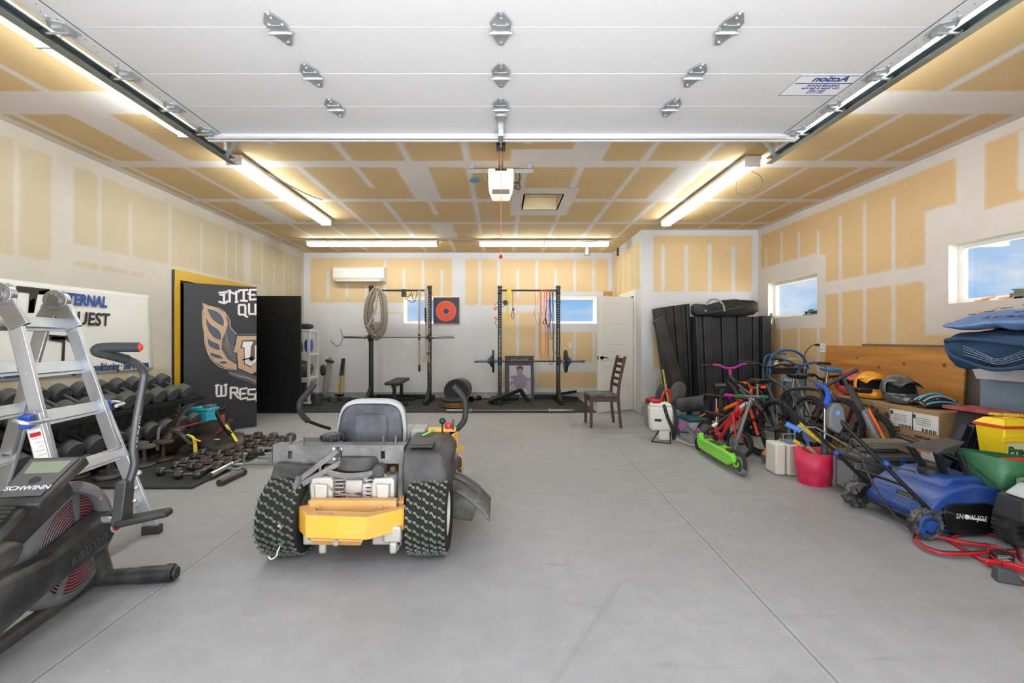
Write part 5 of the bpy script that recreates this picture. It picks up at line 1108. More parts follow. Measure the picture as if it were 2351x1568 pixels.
# engine
b = W_(); b.lathe([(.17,0),(.165,.035),(.15,.07),(.05,.075),(.001,.075)], (-.85,2.80,.49), (0,0,1), 32).build('engine_shroud', SHR, mw)
b = W_().tube(catmull([(-1.04,2.78,.49),(-1.02,2.66,.485),(-.93,2.61,.475),(-.85,2.60,.472),(-.76,2.62,.478),(-.70,2.70,.49),(-.70,2.8,.50)],5),.014,8,sq=(1,1.3)).build('shroud_rim', DUS, mw)
for s, cx in ((-1, -1.015), (1, -.665)):
    b = W_(); c = V((cx, 2.66, .39))
    b.prism([(-.055,-.075),(.045,-.075),(.06,-.05),(.06,.06),(.045,.075),(-.06,.07),(-.075,.03),(-.07,-.05)], c, (1,0,0), (0,0,1), -.08, .07).prism([(-.035,-.05),(.03,-.05),(.035,.04),(-.045,.045)], c, (1,0,0), (0,0,1), .07, .09)
    b.build('rocker_cover', CAST, mw, bevel=.010, seg=3)
    f_ = W_()
    for k in range(6): f_.box(cx - s*.075 - .035, cx - s*.075 + .035, 2.62, 2.78, .33+.022*k, .336+.022*k)
    f_.build('cooling_fins', CAST, mw)
W_().box(-.92,-.77,2.66,2.86,.28,.46).box(-.90,-.80,2.63,2.66,.36,.44).cyl((-.86,2.66,.34),(-.86,2.60,.34),.03,n=14).box(-.80,-.74,2.62,2.70,.30,.42).build('crankcase', CAST, mw, bevel=.008)
BRZ = mat('zinc_yellow','d9cfb4',.4,metal=.5,var=.08)
W_().prism([(0,0),(.13,-.01),(.20,.02),(.23,.01),(.25,-.03),(.21,-.06),(.13,-.05),(.08,-.02),(0,-.02)], (-1.0,2.585,.325), (1,0,0), (0,0,1), 0, .005).cyl((-.80,2.58,.31),(-.80,2.57,.31),.035,n=24).bar((-.87,2.585,.33),(-.85,2.58,.26),.02,.006).bar((-.82,2.575,.33),(-.83,2.57,.255),.018,.006).build('governor_plate', BRZ, mw)
W_().tube(catmull([(-.80,2.57,.285),(-.70,2.57,.29),(-.60,2.58,.32),(-.57,2.6,.34)],5),.005,6).build('throttle_cable', GALV, mw)
W_().tube(catmull([(-.90,2.6,.42),(-.88,2.585,.385),(-.87,2.58,.36),(-.84,2.58,.38),(-.74,2.585,.40)],5),.0022,5).tube(catmull([(-.93,2.6,.43),(-.91,2.585,.38),(-.88,2.58,.33)],5),.002,5).build('wire', mat('wire_red','b24a55',.5), mw)
W_().tube(catmull([(-.975,2.62,.455),(-.97,2.59,.41),(-.93,2.58,.385),(-.86,2.58,.37),(-.80,2.59,.36)],5),.005,6).tube(catmull([(-.70,2.65,.50),(-.665,2.62,.47),(-.64,2.62,.42),(-.655,2.63,.40)],5),.008,7).tube(catmull([(-.80,2.62,.475),(-.72,2.62,.49),(-.68,2.65,.50)],4),.011,8).build('hose', mat('hose_grey','7c7872',.6), mw)
W_().cyl((-.70,2.60,.50),(-.70,2.66,.50),.035,n=16).box(-.74,-.67,2.62,2.68,.42,.50).ball((-.63,2.66,.49),.022).build('carburettor', SHR, mw, bevel=.004)
txt('CAVE', .028, mat('cast_dark','8f8e8a',.5), 'lettering', mw, (.205,-.092,.365), (0,0,1), (-1,0,0))
W_().cyl((-.93,2.62,.30),(-.93,2.55,.20),.024,n=12).cyl((-.72,2.64,.30),(-.78,2.52,.20),.024,n=12).cyl((-.93,2.55,.22),(-.78,2.52,.2),.02,n=10).build('exhaust', mat('exhaust_grey','6a6764',.6,metal=.3,var=.15), mw)
# body: left fender, right tank/fender, floor pan
b = W_().hexa([(-1.36,2.62,.40),(-1.10,2.66,.36),(-1.08,2.95,.36),(-1.36,2.95,.40),(-1.30,2.74,.60),(-1.10,2.74,.60),(-1.06,3.05,.60),(-1.30,3.05,.60)]).prism([(-.0,.0),(.30,-.02),(.27,.16),(.05,.17)], (-1.365,2.66,.36), (1,0,0), (0,0,1), -.01, .02)
b.build('left_fender', SHR, mw, bevel=.02, seg=3)
b = W_()
sec = [(2.60,.37,.53,-.565,-.325), (2.64,.33,.60,-.565,-.30), (2.78,.33,.63,-.565,-.285), (2.98,.36,.645,-.56,-.29), (3.08,.38,.62,-.56,-.31)]
vs = []
for (y, zl, zh, xl, xr) in sec: vs += [V((xl,y,zl)), V((xr-.03,y,zl-.0)), V((xr+.01,y,zl+.10)), V((xr,y,zh-.06)), V((xr-.05,y,zh)), V((xl,y,zh))]
fs = [(0,1,2,3,4,5)[::-1], tuple(24+i for i in range(6))]
for i in range(4):
    for k in range(6): l = (k+1) % 6; fs.append((i*6+k, i*6+l, (i+1)*6+l, (i+1)*6+k))
b.add(vs, fs); b.build('right_fender', mat('fender_black','2a2b2c',.5,var=.1,dust='6f6d6a',dustamt=.35,dscale=4), mw, bevel=.02, seg=3)
W_().box(-.535,-.40,2.66,2.76,.62,.632).box(-.525,-.41,2.67,2.75,.633,.6345).build('tray', BLK, mw, bevel=.004)
W_().bar((-.282,2.92,.55),(-.284,2.84,.50),.004,.02).build('decal', YP, mw)

W_().lathe([(.06,0),(.06,.02),(.001,.02)], (-1.055,2.86,.60), (0,0,1), 22).build('tank_neck', mat('neck_grey','9aa0a3',.5), mw)
b = W_().lathe([(.062,0),(.068,.008),(.068,.03),(.055,.042),(.001,.042)], (-1.055,2.86,.62), (0,0,1), 24)
for k in range(9): a = k*2*math.pi/9; b.cyl((-1.055+.066*math.cos(a),2.86+.066*math.sin(a),.625),(-1.055+.066*math.cos(a),2.86+.066*math.sin(a),.655),.010,n=6)
b.build('fuel_cap', mat('cap_navy','22262c',.5), mw)
W_().box(-1.1,-.5,2.85,3.75,.22,.30).box(-1.12,-.48,3.05,3.3,.3,.55).build('floor_pan', YP, mw, bevel=.01)
# seat
def seatpad(w2, y, z0, z1, d, pw=4):
    b = W_(); N = 14
    def fn(u, v):
        a = -math.pi/2 + math.pi*v
        return V((0,0,0))
    prof = []
    for i in range(33):
        a = 2*math.pi*i/32; cx_ = math.copysign(abs(math.cos(a))**(2/pw), math.cos(a)); cz = math.copysign(abs(math.sin(a))**(2/pw), math.sin(a)); prof.append((cx_*w2*(1 - .10*max(0, cz)), cz*(z1-z0)/2))
    prof = prof[:-1]; vs = []; fs = []; n_ = len(prof)
    lay = [(-d/2, .93), (-d/2+.012, 1.0), (d/2-.03, 1.0), (d/2, .9)]
    for yy, s in lay: vs += [V((-.84 + p[0]*s, y + yy + .10*(p[1]+(z1-z0)/2), (z0+z1)/2 + p[1]*s)) for p in prof]
    fs.append(tuple(range(n_))[::-1]); fs.append(tuple(3*n_+k for k in range(n_)))
    for i in range(3):
        for k in range(n_): l = (k+1) % n_; fs.append((i*n_+k, i*n_+l, (i+1)*n_+l, (i+1)*n_+k))
    return b.add(vs, fs)
SG = mat('seat_grey','a7a9ab',.55,var=.04); seatpad(.225, 2.98, .50, .862, .09).build('seat_back', SG, mw, smooth=50)
sb_ = seatpad(.208, 2.935, .50, .835, .03, 4.5).build('seat_shell', mat('seat_shell','30343b',.5,var=.12,dust='6b6f78',dustamt=.5,dscale=5), mw, smooth=50)
W_().tube(catmull([(-.95,2.925,.58),(-.95,2.935,.70),(-.945,2.945,.745),(-.92,2.95,.765),(-.84,2.95,.77),(-.76,2.95,.765),(-.735,2.945,.745),(-.73,2.935,.70),(-.73,2.925,.58)],4),.004,6).build('moulded_groove', mat('seat_shell','30343b'), sb_)
W_().hexa([(-1.05,2.98,.50),(-.60,2.98,.50),(-.60,3.42,.52),(-1.05,3.42,.52),(-1.03,3.0,.60),(-.62,3.0,.60),(-.63,3.40,.63),(-1.02,3.40,.63)]).build('seat_cushion', SG, mw, bevel=.03, seg=3)
W_().box(-.6,-.50,3.0,3.2,.58,.66).build('arm_rest', SG, mw, bevel=.015)
# lap levers
LV = mat('lever_foam','25282c',.6,var=.05)
for pts_, nm in (([(-1.245,3.33,.60),(-1.30,3.3,.625),(-1.375,3.25,.67),(-1.405,3.22,.72),(-1.415,3.2,.77),(-1.405,3.2,.82),(-1.36,3.2,.875),(-1.305,3.2,.945)], 'l'), ([(-.44,3.25,.52),(-.375,3.22,.575),(-.31,3.2,.62),(-.265,3.2,.67),(-.25,3.2,.72),(-.25,3.2,.80),(-.262,3.2,.84),(-.30,3.2,.89),(-.335,3.2,.925)], 'r')):
    W_().tube(catmull(pts_[:3], 4), .012, 10).build('lever_rod', BLKM, mw); W_().tube(catmull(pts_[2:], 6), .0205, 12).build('lever_grip', LV, mw)
# controls, right deck arm, caster, chute
W_().ball((-.385,3.0,.715),(.022,.016,.022)).cyl((-.385,3.0,.64),(-.385,3.0,.70),.006,n=6).build('throttle_knob', BLK, mw); W_().bx((-.315,3.0,.69),(.012,.01,.07)).build('choke_lever', BLK, mw)
W_().lathe([(.02,0),(.024,.02),(.02,.035),(.001,.036)], (-.345,3.0,.665), (0,0,1), 14).build('blade_switch', RED, mw)
W_().box(-.48,-.30,3.0,3.06,.645,.665).build('control_plate', YP, mw); W_().tube(catmull([(-.50,2.9,.64),(-.46,2.93,.655),(-.44,2.99,.66)],4),.006,6).build('green_tag', mat('tag_green','7bd35c',.5), mw)
b = W_().bar((-.5,3.72,.34),(-.42,3.98,.40),.06,.08).box(-.52,-.40,3.95,4.02,.36,.42).cyl((-.41,4.02,.31),(-.41,4.02,.44),.034,n=18).build('caster_arm', YP, mw, bevel=.004)
W_().bar((-.47,4.04,.29),(-.34,4.04,.29),.03,.008,(0,1,0)).bar((-.475,4.04,.30),(-.475,4.06,.10),.03,.006,(1,0,0)).bar((-.335,4.04,.30),(-.335,4.06,.10),.03,.006,(1,0,0)).cyl((-.49,4.06,.105),(-.32,4.06,.105),.008,n=8).build('caster_fork', YP, mw)
W_().lathe([(.05,-.045),(.085,-.05),(.102,-.035),(.105,0),(.102,.035),(.085,.05),(.05,.045)], (-.405,4.06,.106), (1,0,0), 28).build('caster_wheel', mat('caster_rubber','3b3c3b',.7,var=.1,dust='777572',dustamt=.3), mw)
b = W_().bar((-1.2,3.72,.34),(-1.26,3.98,.40),.06,.08).cyl((-1.26,4.02,.31),(-1.26,4.02,.44),.034,n=18).bar((-1.32,4.04,.30),(-1.32,4.06,.10),.03,.006,(1,0,0)).bar((-1.2,4.04,.30),(-1.2,4.06,.10),.03,.006,(1,0,0)).build('caster_arm', YP, mw)
W_().lathe([(.05,-.045),(.085,-.05),(.102,-.035),(.105,0),(.102,.035),(.085,.05),(.05,.045)], (-1.26,4.06,.106), (1,0,0), 28).build('caster_wheel', MATS['caster_rubber'], mw)
W_().prism([(-1.36,3.0),(-.42,3.0),(-.32,3.3),(-.36,3.75),(-.6,3.95),(-1.1,3.95),(-1.36,3.7)], (0,0,.08), (1,0,0), (0,1,0), 0, .12).build('deck', YP, mw, bevel=.02)
b = W_(); nu_ = 8
def ch(u, v):
    x = -.34 + .27*u; y = 2.86 + .38*v - .10*u; z = .315 - .13*u*u - .03*u + .03*math.sin(v*3.1)
    return V((x, y, z))
b.grid(ch, 10, 8); c_ = b.build('discharge_chute', mat('chute_black','4b4c4a',.6,var=.15,dust='8d8c85',dustamt=.5,dscale=7), mw, solid=.012)
b = W_()
for k in range(2): b.tube([ch(u/8, .35+.3*k) + V((0,0,.008)) for u in range(9)], .006, 6)
b.build('chute_rib', MATS['shroud_black'], c_)
W_().hexa([(-.33,2.86,.13),(-.18,2.83,.12),(-.18,3.1,.12),(-.33,3.15,.13),(-.34,2.86,.31),(-.13,2.79,.26),(-.13,3.1,.26),(-.34,3.15,.31)]).build('chute_skirt', MATS['chute_black'], mw, bevel=.01)
# ================= right side =================
# dining chair
WAL = mat('walnut_chair', '4a2f28', .45, var=.15, scale=12, stretch=(1,1,.2)); SEAT = mat('worn_seat', '3c3e41', .6, var=.2, dust='7e8186', dustamt=.5, dscale=14)
t = T('dining_chair', 'dark brown ladder-back dining chair with worn grey seat, beside the open white door', 'chair', (1.46, 6.66, 0), 90)
# local: +x = right of sitter, seat faces local -(-y)... front of the chair points to local +y (room -X)
W2 = .21
for s in (-1, 1):
    MB().hexa([(s*W2-.018,.165,.001),(s*W2+.018,.165,.001),(s*W2+.018,.20,.001),(s*W2-.018,.20,.001),(s*W2-.022,.155,.45),(s*W2+.022,.155,.45),(s*W2+.022,.20,.45),(s*W2-.022,.20,.45)]).build('leg', WAL, t, bevel=.004)
    b = MB(); pp = [(-.24,.001),(-.215,.22),(-.20,.45),(-.215,.62),(-.25,.80),(-.30,1.01)]
    for (y0, z0), (y1, z1) in zip(pp, pp[1:]): b.bar((s*W2, y0, z0), (s*W2, y1, z1+.004), .034, .036, (0,1,0))
    b.build('leg', WAL, t)
b = MB(); b.box(-W2,W2,.17,.195,.37,.44).box(-W2,W2,-.21,-.185,.37,.44).box(-W2-.012,-W2+.012,-.2,.18,.37,.44).box(W2-.012,W2+.012,-.2,.18,.37,.44); b.build('apron', WAL, t, bevel=.003)
MB().hexa([(-.235,-.20,.44),(.235,-.20,.44),(.245,.22,.44),(-.245,.22,.44),(-.21,-.18,.485),(.21,-.18,.485),(.22,.20,.485),(-.22,.20,.485)]).build('seat', SEAT, t, bevel=.018, seg=3)
for i in range(5):
    z = .60 + .088*i; y = -.215 - (z-.62)*.22; MB().bar((-W2, y, z), (W2, y, z), .018, .045 if i < 4 else .075, (0,.2,1)).build('slat', WAL, t, bevel=.003)
# standing folded mats
MTB = mat('mat_charcoal', '202229', .55, var=.08, dust='4a4c52', dustamt=.3, dscale=3); MTK = mat('mat_black', '17181a', .6, var=.12, dust='55524d', dustamt=.3, dscale=3)
def foldmat(label, foot, top, m, depth, segs, yd=0):
    """mat standing on end: foot/top = x-edges at floor and at the top edge"""
    (f0, f1, fy), (t0, t1, ty, tz0, tz1) = foot, top
    o_ = V(((f0+f1)/2, fy, 0)); q = MB().tf(Matrix.Translation(-o_)); n_ = len(segs)-1
    for i in range(n_):
        a, c = segs[i]+.004, segs[i+1]-.004; dz = (.02 if i % 2 else 0)
        def e(u, z): return V((f0+(f1-f0)*u + ((t0+(t1-t0)*u)-(f0+(f1-f0)*u))*z, fy+(ty-fy)*z + dz, (tz0+(tz1-tz0)*u)*z + .001))
        dd = V((0, depth, 0)); q.hexa([e(a,0), e(c,0), e(c,0)+dd, e(a,0)+dd, e(a,1), e(c,1), e(c,1)+dd, e(a,1)+dd])
    o = q.build('folded_mat', m, bevel=.012, seg=3); return tag(o, label, 'exercise mat', 'folded mats standing by the alcove wall', o_)
foldmat('wide charcoal folded mat standing upright under the duffel bag', (3.09, 4.02, 7.05), (3.03, 4.03, 7.1, 1.62, 1.61), MTB, .30, [0,.05,.12,.26,.41,.54,.66,.78,.9,1.0])
foldmat('tall black folded mat leaning left of the duffel bag', (2.78, 3.08, 7.28), (2.52, 3.02, 7.28, 1.76, 1.83), MTK, .34, [0,.22,.48,.72,.88,1.0])
foldmat('narrow black mat leaning at the front, beside the wall corner', (2.76, 2.95, 6.88), (2.36, 2.51, 7.0, 1.53, 1.63), MTK, .10, [0, 1.0])
foldmat('narrow charcoal mat on end between the duffel bag and the small window', (4.05, 4.17, 7.0), (4.05, 4.19, 7.05, 1.62, 1.62), MTB, .3, [0,.5,1.0])
NYL = mat('black_nylon', '18191c', .6); NYG = mat('grey_trim', '85878b', .6)
t = T('duffel_bag', 'long black duffel bag with grey straps lying on top of the standing mats', 'bag', (3.53, 7.2, 1.605))
pad(.12,0,.135,.40,.16,.135,0,-4,0,3.2).build('body', NYL, t); b_ = pad(-.30,0,.10,.22,.15,.10,0,6,0,3.4).build('body_end', NYL, t)
strap([(-.5,-.13,.04),(-.35,-.165,.06),(-.1,-.17,.10),(.2,-.165,.16)], .018, NYG, t, 'piping', up=(0,0,1))
strap([(-.36,-.15,.08),(-.33,-.12,.20),(-.24,-.08,.27),(-.14,-.1,.26),(-.09,-.15,.18),(-.08,-.17,.08)], .03, NYG, t, 'handle_strap', up=(0,1,0), th=.006)
DUF_ = t
# small chrome pump lamp by the window
BRS = mat('brass_chrome', 'b2a78d', .3, metal=.9, var=.1)
t = T('wall_fitting', 'brass clamp fitting on a thin rod on the wall below the small window', 'fitting', (XR-.03, 7.28, 1.30))
MB().cyl((0,0,-.42),(0,0,.20),.008,n=8).build('rod', mat('rope_tan','a89a7c',.8), t); MB().lathe([(.06,0),(.055,.02),(.035,.08),(.03,.12)], (0,0,.18), n=16).ball((-.0,0,.33),.03).ball((-.02,-.02,.36),.02).build('head', BRS, t)
# clear totes, sprayer
def tote(name, label, loc, L_x, L_y, h, m, rz=0, lid=None, cat='storage box'):
    t = T(name, label, cat, loc, rz); a, c = L_x/2, L_y/2; k = .88; th = .004
    b = MB(); o8 = lambda s, z: [V((-a*s,-c*s,z)),V((a*s,-c*s,z)),V((a*s,c*s,z)),V((-a*s,c*s,z))]
    B_, T_ = o8(k, .0), o8(1, h); B2, T2 = [p*1 for p in o8(k-.02, .004)], o8(.985, h)
    b.add(B_+T_+B2+T2, [(0,3,2,1),(8,9,10,11)] + [f for i in range(4) for f in ((i,(i+1)%4,4+(i+1)%4,4+i),(8+(i+1)%4,8+i,12+i,12+(i+1)%4),(4+i,4+(i+1)%4,12+(i+1)%4,12+i))])
    b.build('body', m, t, bevel=.0)
    r = MB(); 
    for (x0,x1,y0,y1) in ((-a-.01,a+.01,-c-.012,-c+.004),(-a-.01,a+.01,c-.004,c+.012),(-a-.012,-a+.004,-c,c),(a-.004,a+.012,-c,c)): r.box(x0,x1,y0,y1,h-.02,h+.004)
    r.build('rim', m if lid is None else lid, t, bevel=.003)
    if lid is not None: MB().box(-a-.005,a+.005,-c-.005,c+.005,h+.004,h+.02).build('lid', lid, t, bevel=.006)
    return t
CLR = mat('clear_plastic', 'd6dade', .35, alpha=.55, var=.02); GCL = mat('grey_tote', '9ea1a4', .45, alpha=.9, var=.04)
tote('storage_tote', 'translucent grey tote with clothes heaped in it, beside the alcove corner', (2.36, 6.36, .002), .46, .74, .33, GCL, 8)
o = MB().torus((0,0,0),(0,1,0),.055,.015,24,6).build('tape_roll', WHTP); tag(o, 'white roll showing through the wall of the grey tote', 'tape roll', loc=(2.13, 6.10, .13)); o.rotation_euler = (0,0,rad(70))
o = pad(0,0,0,.10,.09,.22,0,22,10).build('grey_jacket', mat('jacket_grey','4b4b4b',.8,var=.2,bump=.4,bscale=12)); tag(o, 'dark grey padded jacket bundled upright in the grey tote', 'jacket', loc=(2.42, 6.30, .46))
o = pad(0,0,0,.055,.07,.19,0,12,0).build('knee_pad', mat('pad_grey','3a3b3c',.8,var=.1)); tag(o, 'flat dark pad standing in the grey tote, beside the jacket', 'pad', loc=(2.24, 6.42, .44))
o = pad(0,0,0,.09,.09,.07).build('red_cushion', mat('dark_red','8e1d27',.6)); tag(o, 'dark red bundle at the corner of the grey tote', 'bundle', loc=(2.18, 6.55, .36))
t = T('sprayer', 'white backpack sprayer with red cap and red handle on the floor', 'sprayer', (2.0, 5.70, .002), -8)
WS = mat('tank_white', 'deddd8', .45, var=.03); MB().hexa([(-.13,-.08,.12),(.13,-.08,.12),(.13,.10,.12),(-.13,.10,.12),(-.15,-.09,.42),(.14,-.09,.42),(.14,.10,.42),(-.15,.10,.42)]).hexa([(-.15,-.09,.42),(.14,-.09,.42),(.14,.10,.42),(-.15,.10,.42),(-.10,-.06,.47),(.09,-.06,.47),(.09,.07,.47),(-.10,.07,.47)]).build('tank', WS, t, bevel=.03, seg=3)
MB().box(-.03,.12,-.05,.08,.0,.13).build('pump_housing', WS, t, bevel=.01)
MB().lathe([(.055,0),(.058,.03),(.05,.035),(.001,.036)], (-.06,-.02,.465), n=20).build('cap', RED, t)
MB().tube(catmull([(.0,.0,.46),(.02,-.02,.56),(.06,-.01,.61),(.11,.02,.60),(.12,.04,.47)],5),.016,8).build('handle', RED, t)
strap([(.02,-.085,.45),(.06,-.10,.30),(.12,-.10,.15),(.14,-.08,.02)], .04, NYL, t, 'strap', up=(0,1,0)); strap([(.13,-.085,.45),(.16,-.10,.30),(.15,-.10,.15),(.14,-.08,.02)], .04, NYL, t, 'strap', up=(0,1,0))
MB().tube([(-.02,-.02,.12),(-.14,-.18,.012),(.06,-.26,.012),(.10,-.06,.10),(.12,-.02,.12),(.42,-.05,.09),(.5,-.1,.012)],.009,7).build('stand', BLKM, t); MB().tube(catmull([(.16,-.05,.02),(.22,-.12,.01),(.3,-.3,.008),(.5,-.35,.008),(.75,-.25,.008)],5),.007,6).build('hose', mat('clear_hose','c9c8c2',.4), t)
MB().box(-.09,-.01,-.092,-.0895,.24,.27).build('label_plate', BLK, t)
tote('storage_tote', 'small clear tote with a teal lid in front of the black can', (2.42, 5.72, .002), .24, .34, .26, CLR, 0, mat('teal_lid','1f4a52',.5))
t = T('waste_can', 'black cylindrical can lying tilted on the clear tote, open end facing out', 'can', (2.52, 5.9, .42)); ax_ = V((.75,-.62,.18)).normalized()
MB().lathe([(.001,-.22),(.085,-.22),(.10,.10),(.108,.12),(.112,.12),(.112,.135),(.104,.135),(.09,-.19),(.001,-.20)], (0,0,0), tuple(ax_), 30, caps=False).build('body', mat('can_black','26282a',.55,var=.15,dust='63666a',dustamt=.4,dscale=6), t)
o = MB().bar((0,0,0),(-.075,0,.44),.022,.012,(0,1,0)).build('measuring_stick', mat('stick_yellow','a49b50',.5,var=.35,scale=60)); tag(o, 'yellow and black striped stick standing up behind the sprayer', 'stick', loc=(2.20, 5.98, .42))
# ---------- bicycles ----------
pass
SPK = mat('spoke_steel','9b9da0',.35,metal=.8)
def lump(o, amp, fr=6):
    for v_ in o.data.vertices: n_ = mnoise.noise(v_.co*fr) + .5*mnoise.noise(v_.co*fr*2.3); v_.co += V((0, -.6, 1))*n_*amp
    return o
def wheel(par, x, r, tr, ty, rimm, knob=0, spokes=20, sw=.0012, turn=0, disc=None):
    M = Matrix.Translation(V((x,0,r))) @ Matrix.Rotation(rad(turn), 4, 'Z')
    b = MB().tf(M); b.torus((0,0,0),(0,1,0), r-tr, tr, 40, 8)
    if knob:
        for i in range(knob):
            a = 2*math.pi*i/knob
            for yy in ((-.5,.5) if i % 2 else (-.9, 0, .9)): b.bx(((r-tr*.15)*math.cos(a) if abs(yy)<.8 else (r-tr*.45)*math.cos(a), yy*tr*.75, (r-tr*.15)*math.sin(a) if abs(yy)<.8 else (r-tr*.45)*math.sin(a)), (tr*.42,tr*.5,tr*.55), (0,-math.degrees(a),0))
    w_ = b.build('wheel', ty, par)
    b = MB().tf(M); rr = r-2*tr-.004; b.lathe([(rr,-.011),(rr+.012,-.013),(rr+.012,.013),(rr,.011),(rr-.006,0),(rr,-.011)], (0,0,0),(0,1,0),40,caps=False); b.build('rim', rimm, w_)
    b = MB().tf(M)
    for i in range(spokes):
        a = 2*math.pi*i/spokes; h = a + (.5 if i % 2 else -.5); s = .022 if i % 4 < 2 else -.022
        b.tube([(.018*math.cos(h), s, .018*math.sin(h)), (rr*math.cos(a), 0, rr*math.sin(a))], sw, 4, caps=False)
    b.build('spokes', SPK, w_)
    b = MB().tf(M).cyl((0,-.045,0),(0,.045,0),.016,n=10)
    b.build('hub', BLKM, w_)
    if disc: MB().tf(M).lathe([(.03,0),(.08,0),(.08,.003),(.03,.003),(.03,0)], (0,-.038,0), (0,1,0), 28, caps=False).build('brake_disc', disc, w_)
def bicycle(label, loc, rz, r=.325, wb=1.05, fc=None, lean=0, tr=.026, rim=None, sadm=None, gripm=None, barm=None, turn=0, knob=0, sad_z=.9, bar_z=.98, bar_w=.30, fork=None, disc=None, tube=.017, tyre=None, rise=.02, cat='bicycle', name='bicycle', curve=0, grp='bicycles piled by the right wall'):
    t = T(name, label, cat, loc, rz, grp, rx=lean); fork = fork or fc; tyre = tyre or RUB; rim = rim or BLKM; barm = barm or BLKM; gripm = gripm or RUB; sadm = sadm or mat('saddle_black','17181a',.35)
    L = wb/2; ra, fa, bb = V((-L,0,r)), V((L,0,r)), V((-L*.12,0,r*.92)); st = V((-L*.38,0,sad_z-.17)); ht = V((L*.62,0,bar_z-.10)); hb = V((L*.70,0,bar_z-.10-.28*r))
    wheel(t, -L, r, tr, tyre, rim, knob, disc=disc); wheel(t, L, r, tr, tyre, rim, knob, turn=turn)
    b = MB().cyl(bb, st, tube, n=10).cyl(hb, ht, tube*1.3, n=10)
    if curve: b.tube(catmull([hb, hb.lerp(bb,.35)+V((0,0,.05)), hb.lerp(bb,.7)-V((0,0,.02)), bb],5), tube*1.25, 10).tube(catmull([ht-V((0,0,.02)), ht.lerp(st,.4)+V((0,0,-.06)), st-V((0,0,.06))],5), tube*1.1, 10)
    else: b.cyl(hb, bb, tube*1.2, n=10).cyl(ht-V((0,0,.03)), st-V((0,0,.05)), tube, n=10)
    for s in (-1,1): b.tube([ra+V((0,s*.05,0)), ra.lerp(bb,.6)+V((0,s*.045,0)), bb+V((0,s*.02,0))], tube*.62, 8).tube([ra+V((0,s*.05,0)), ra.lerp(st,.55)+V((0,s*.045,0)), st+V((0,s*.012,-.04))], tube*.55, 8)
    b.build('frame', fc, t)
    b = MB().tf(Matrix.Translation(V((fa.x,0,0))) @ Matrix.Rotation(rad(turn),4,'Z') @ Matrix.Translation(V((-fa.x,0,0))))
    cr_ = hb - V((0,0,.03))
    for s in (-1,1): b.tube([cr_+V((0,s*.05,0)), fa+V((0,s*.05,0))], tube*.8, 8)
    b.bx(cr_, (.04,.12,.03)); b.build('fork', fork, t)
    MB().cyl(st-V((0,0,.05)), V((st.x-.015,0,sad_z-.05)), .014, n=10).build('seat_post', SPK, t)
    sx = st.x-.02; MB().hexa([(sx-.12,-.07,sad_z-.05),(sx+.13,-.012,sad_z-.04),(sx+.13,.012,sad_z-.04),(sx-.12,.07,sad_z-.05),(sx-.13,-.075,sad_z),(sx+.14,-.018,sad_z-.005),(sx+.14,.018,sad_z-.005),(sx-.13,.075,sad_z)]).build('saddle', sadm, t, bevel=.016, seg=3)
    q = MB().tf(Matrix.Translation(V((ht.x,0,0))) @ Matrix.Rotation(rad(turn),4,'Z')); z = bar_z
    q.cyl((0,0,z-.11),(.01,0,z-.03),.016,n=8).tube(catmull([(-.03,-bar_w,z+rise),(.02,-bar_w*.45,z+rise),(.03,-.05,z-.02),(.03,.05,z-.02),(.02,bar_w*.45,z+rise),(-.03,bar_w,z+rise)],4),.0125,8); hbar = q.build('handlebar', barm, t)
    q = MB().tf(Matrix.Translation(V((ht.x,0,0))) @ Matrix.Rotation(rad(turn),4,'Z'))
    for s in (-1,1): MB().tf(q.M).tube([(-.035,s*bar_w,z+rise),(.0,s*bar_w*.62,z+rise)],.018,10).build('grip', gripm, hbar)
    q = MB().tf(Matrix.Translation(V((ht.x,0,0))) @ Matrix.Rotation(rad(turn),4,'Z'))
    for s in (-1,1): MB().tf(q.M).tube([(.03,s*bar_w*.5,z+rise),(.06,s*bar_w*.6,z),(.05,s*bar_w*.9,z-.02)],.006,6).tube(catmull([(.05,s*bar_w*.45,z),(.13,s*.06,z-.02),(.08,0,z-.14)],4),.003,5).build('brake_lever', BLKM, hbar)
    c_ = MB().lathe([(.02,0),(r*.24,0),(r*.24,.004),(.02,.004),(.02,0)], bb+V((0,-.05,0)), (0,1,0), 24, caps=False).bar(bb+V((0,-.06,0)), bb+V((.11*r/.325+.03,-.07,-.09)), .012,.02,(0,1,0)).bar(bb+V((0,.06,0)), bb+V((-.11*r/.325-.03,.07,.09)), .012,.02,(0,1,0)); c_.build('crankset', BLKM, t)
    for s, dx, dz in ((-1,.11*r/.325+.03,-.09),(1,-.11*r/.325-.03,.09)): MB().bx(bb+V((dx,s*.115,dz)), (.08,.09,.022)).build('pedal', BLK, t)
    return t
def bike2(label, rear, front, **k):
    a, c = V((*rear,0)), V((*front,0)); m_ = (a+c)/2; d = c-a; k.setdefault('wb', d.length); return bicycle(label, (m_.x, m_.y, .003), math.degrees(math.atan2(d.y, d.x)), **k)
MAG = mat('magenta_paint','a8258f',.35); DGR = mat('graphite_frame','3b3b3f',.35,metal=.3); ORF = mat('orange_frame','f07a22',.3); REDF = mat('red_frame','c22430',.3); GRYF = mat('grey_frame','6d6a68',.35,metal=.4)
bike2('orange and black kids BMX with fat grey tyres, nearest the sprayer', (2.50,5.82), (2.78,4.90), r=.22, tr=.03, fc=ORF, fork=mat('red_orange_fork','e2431d',.35), sad_z=.58, bar_z=.74, bar_w=.24, barm=ORG, lean=-6, turn=10, tube=.02)
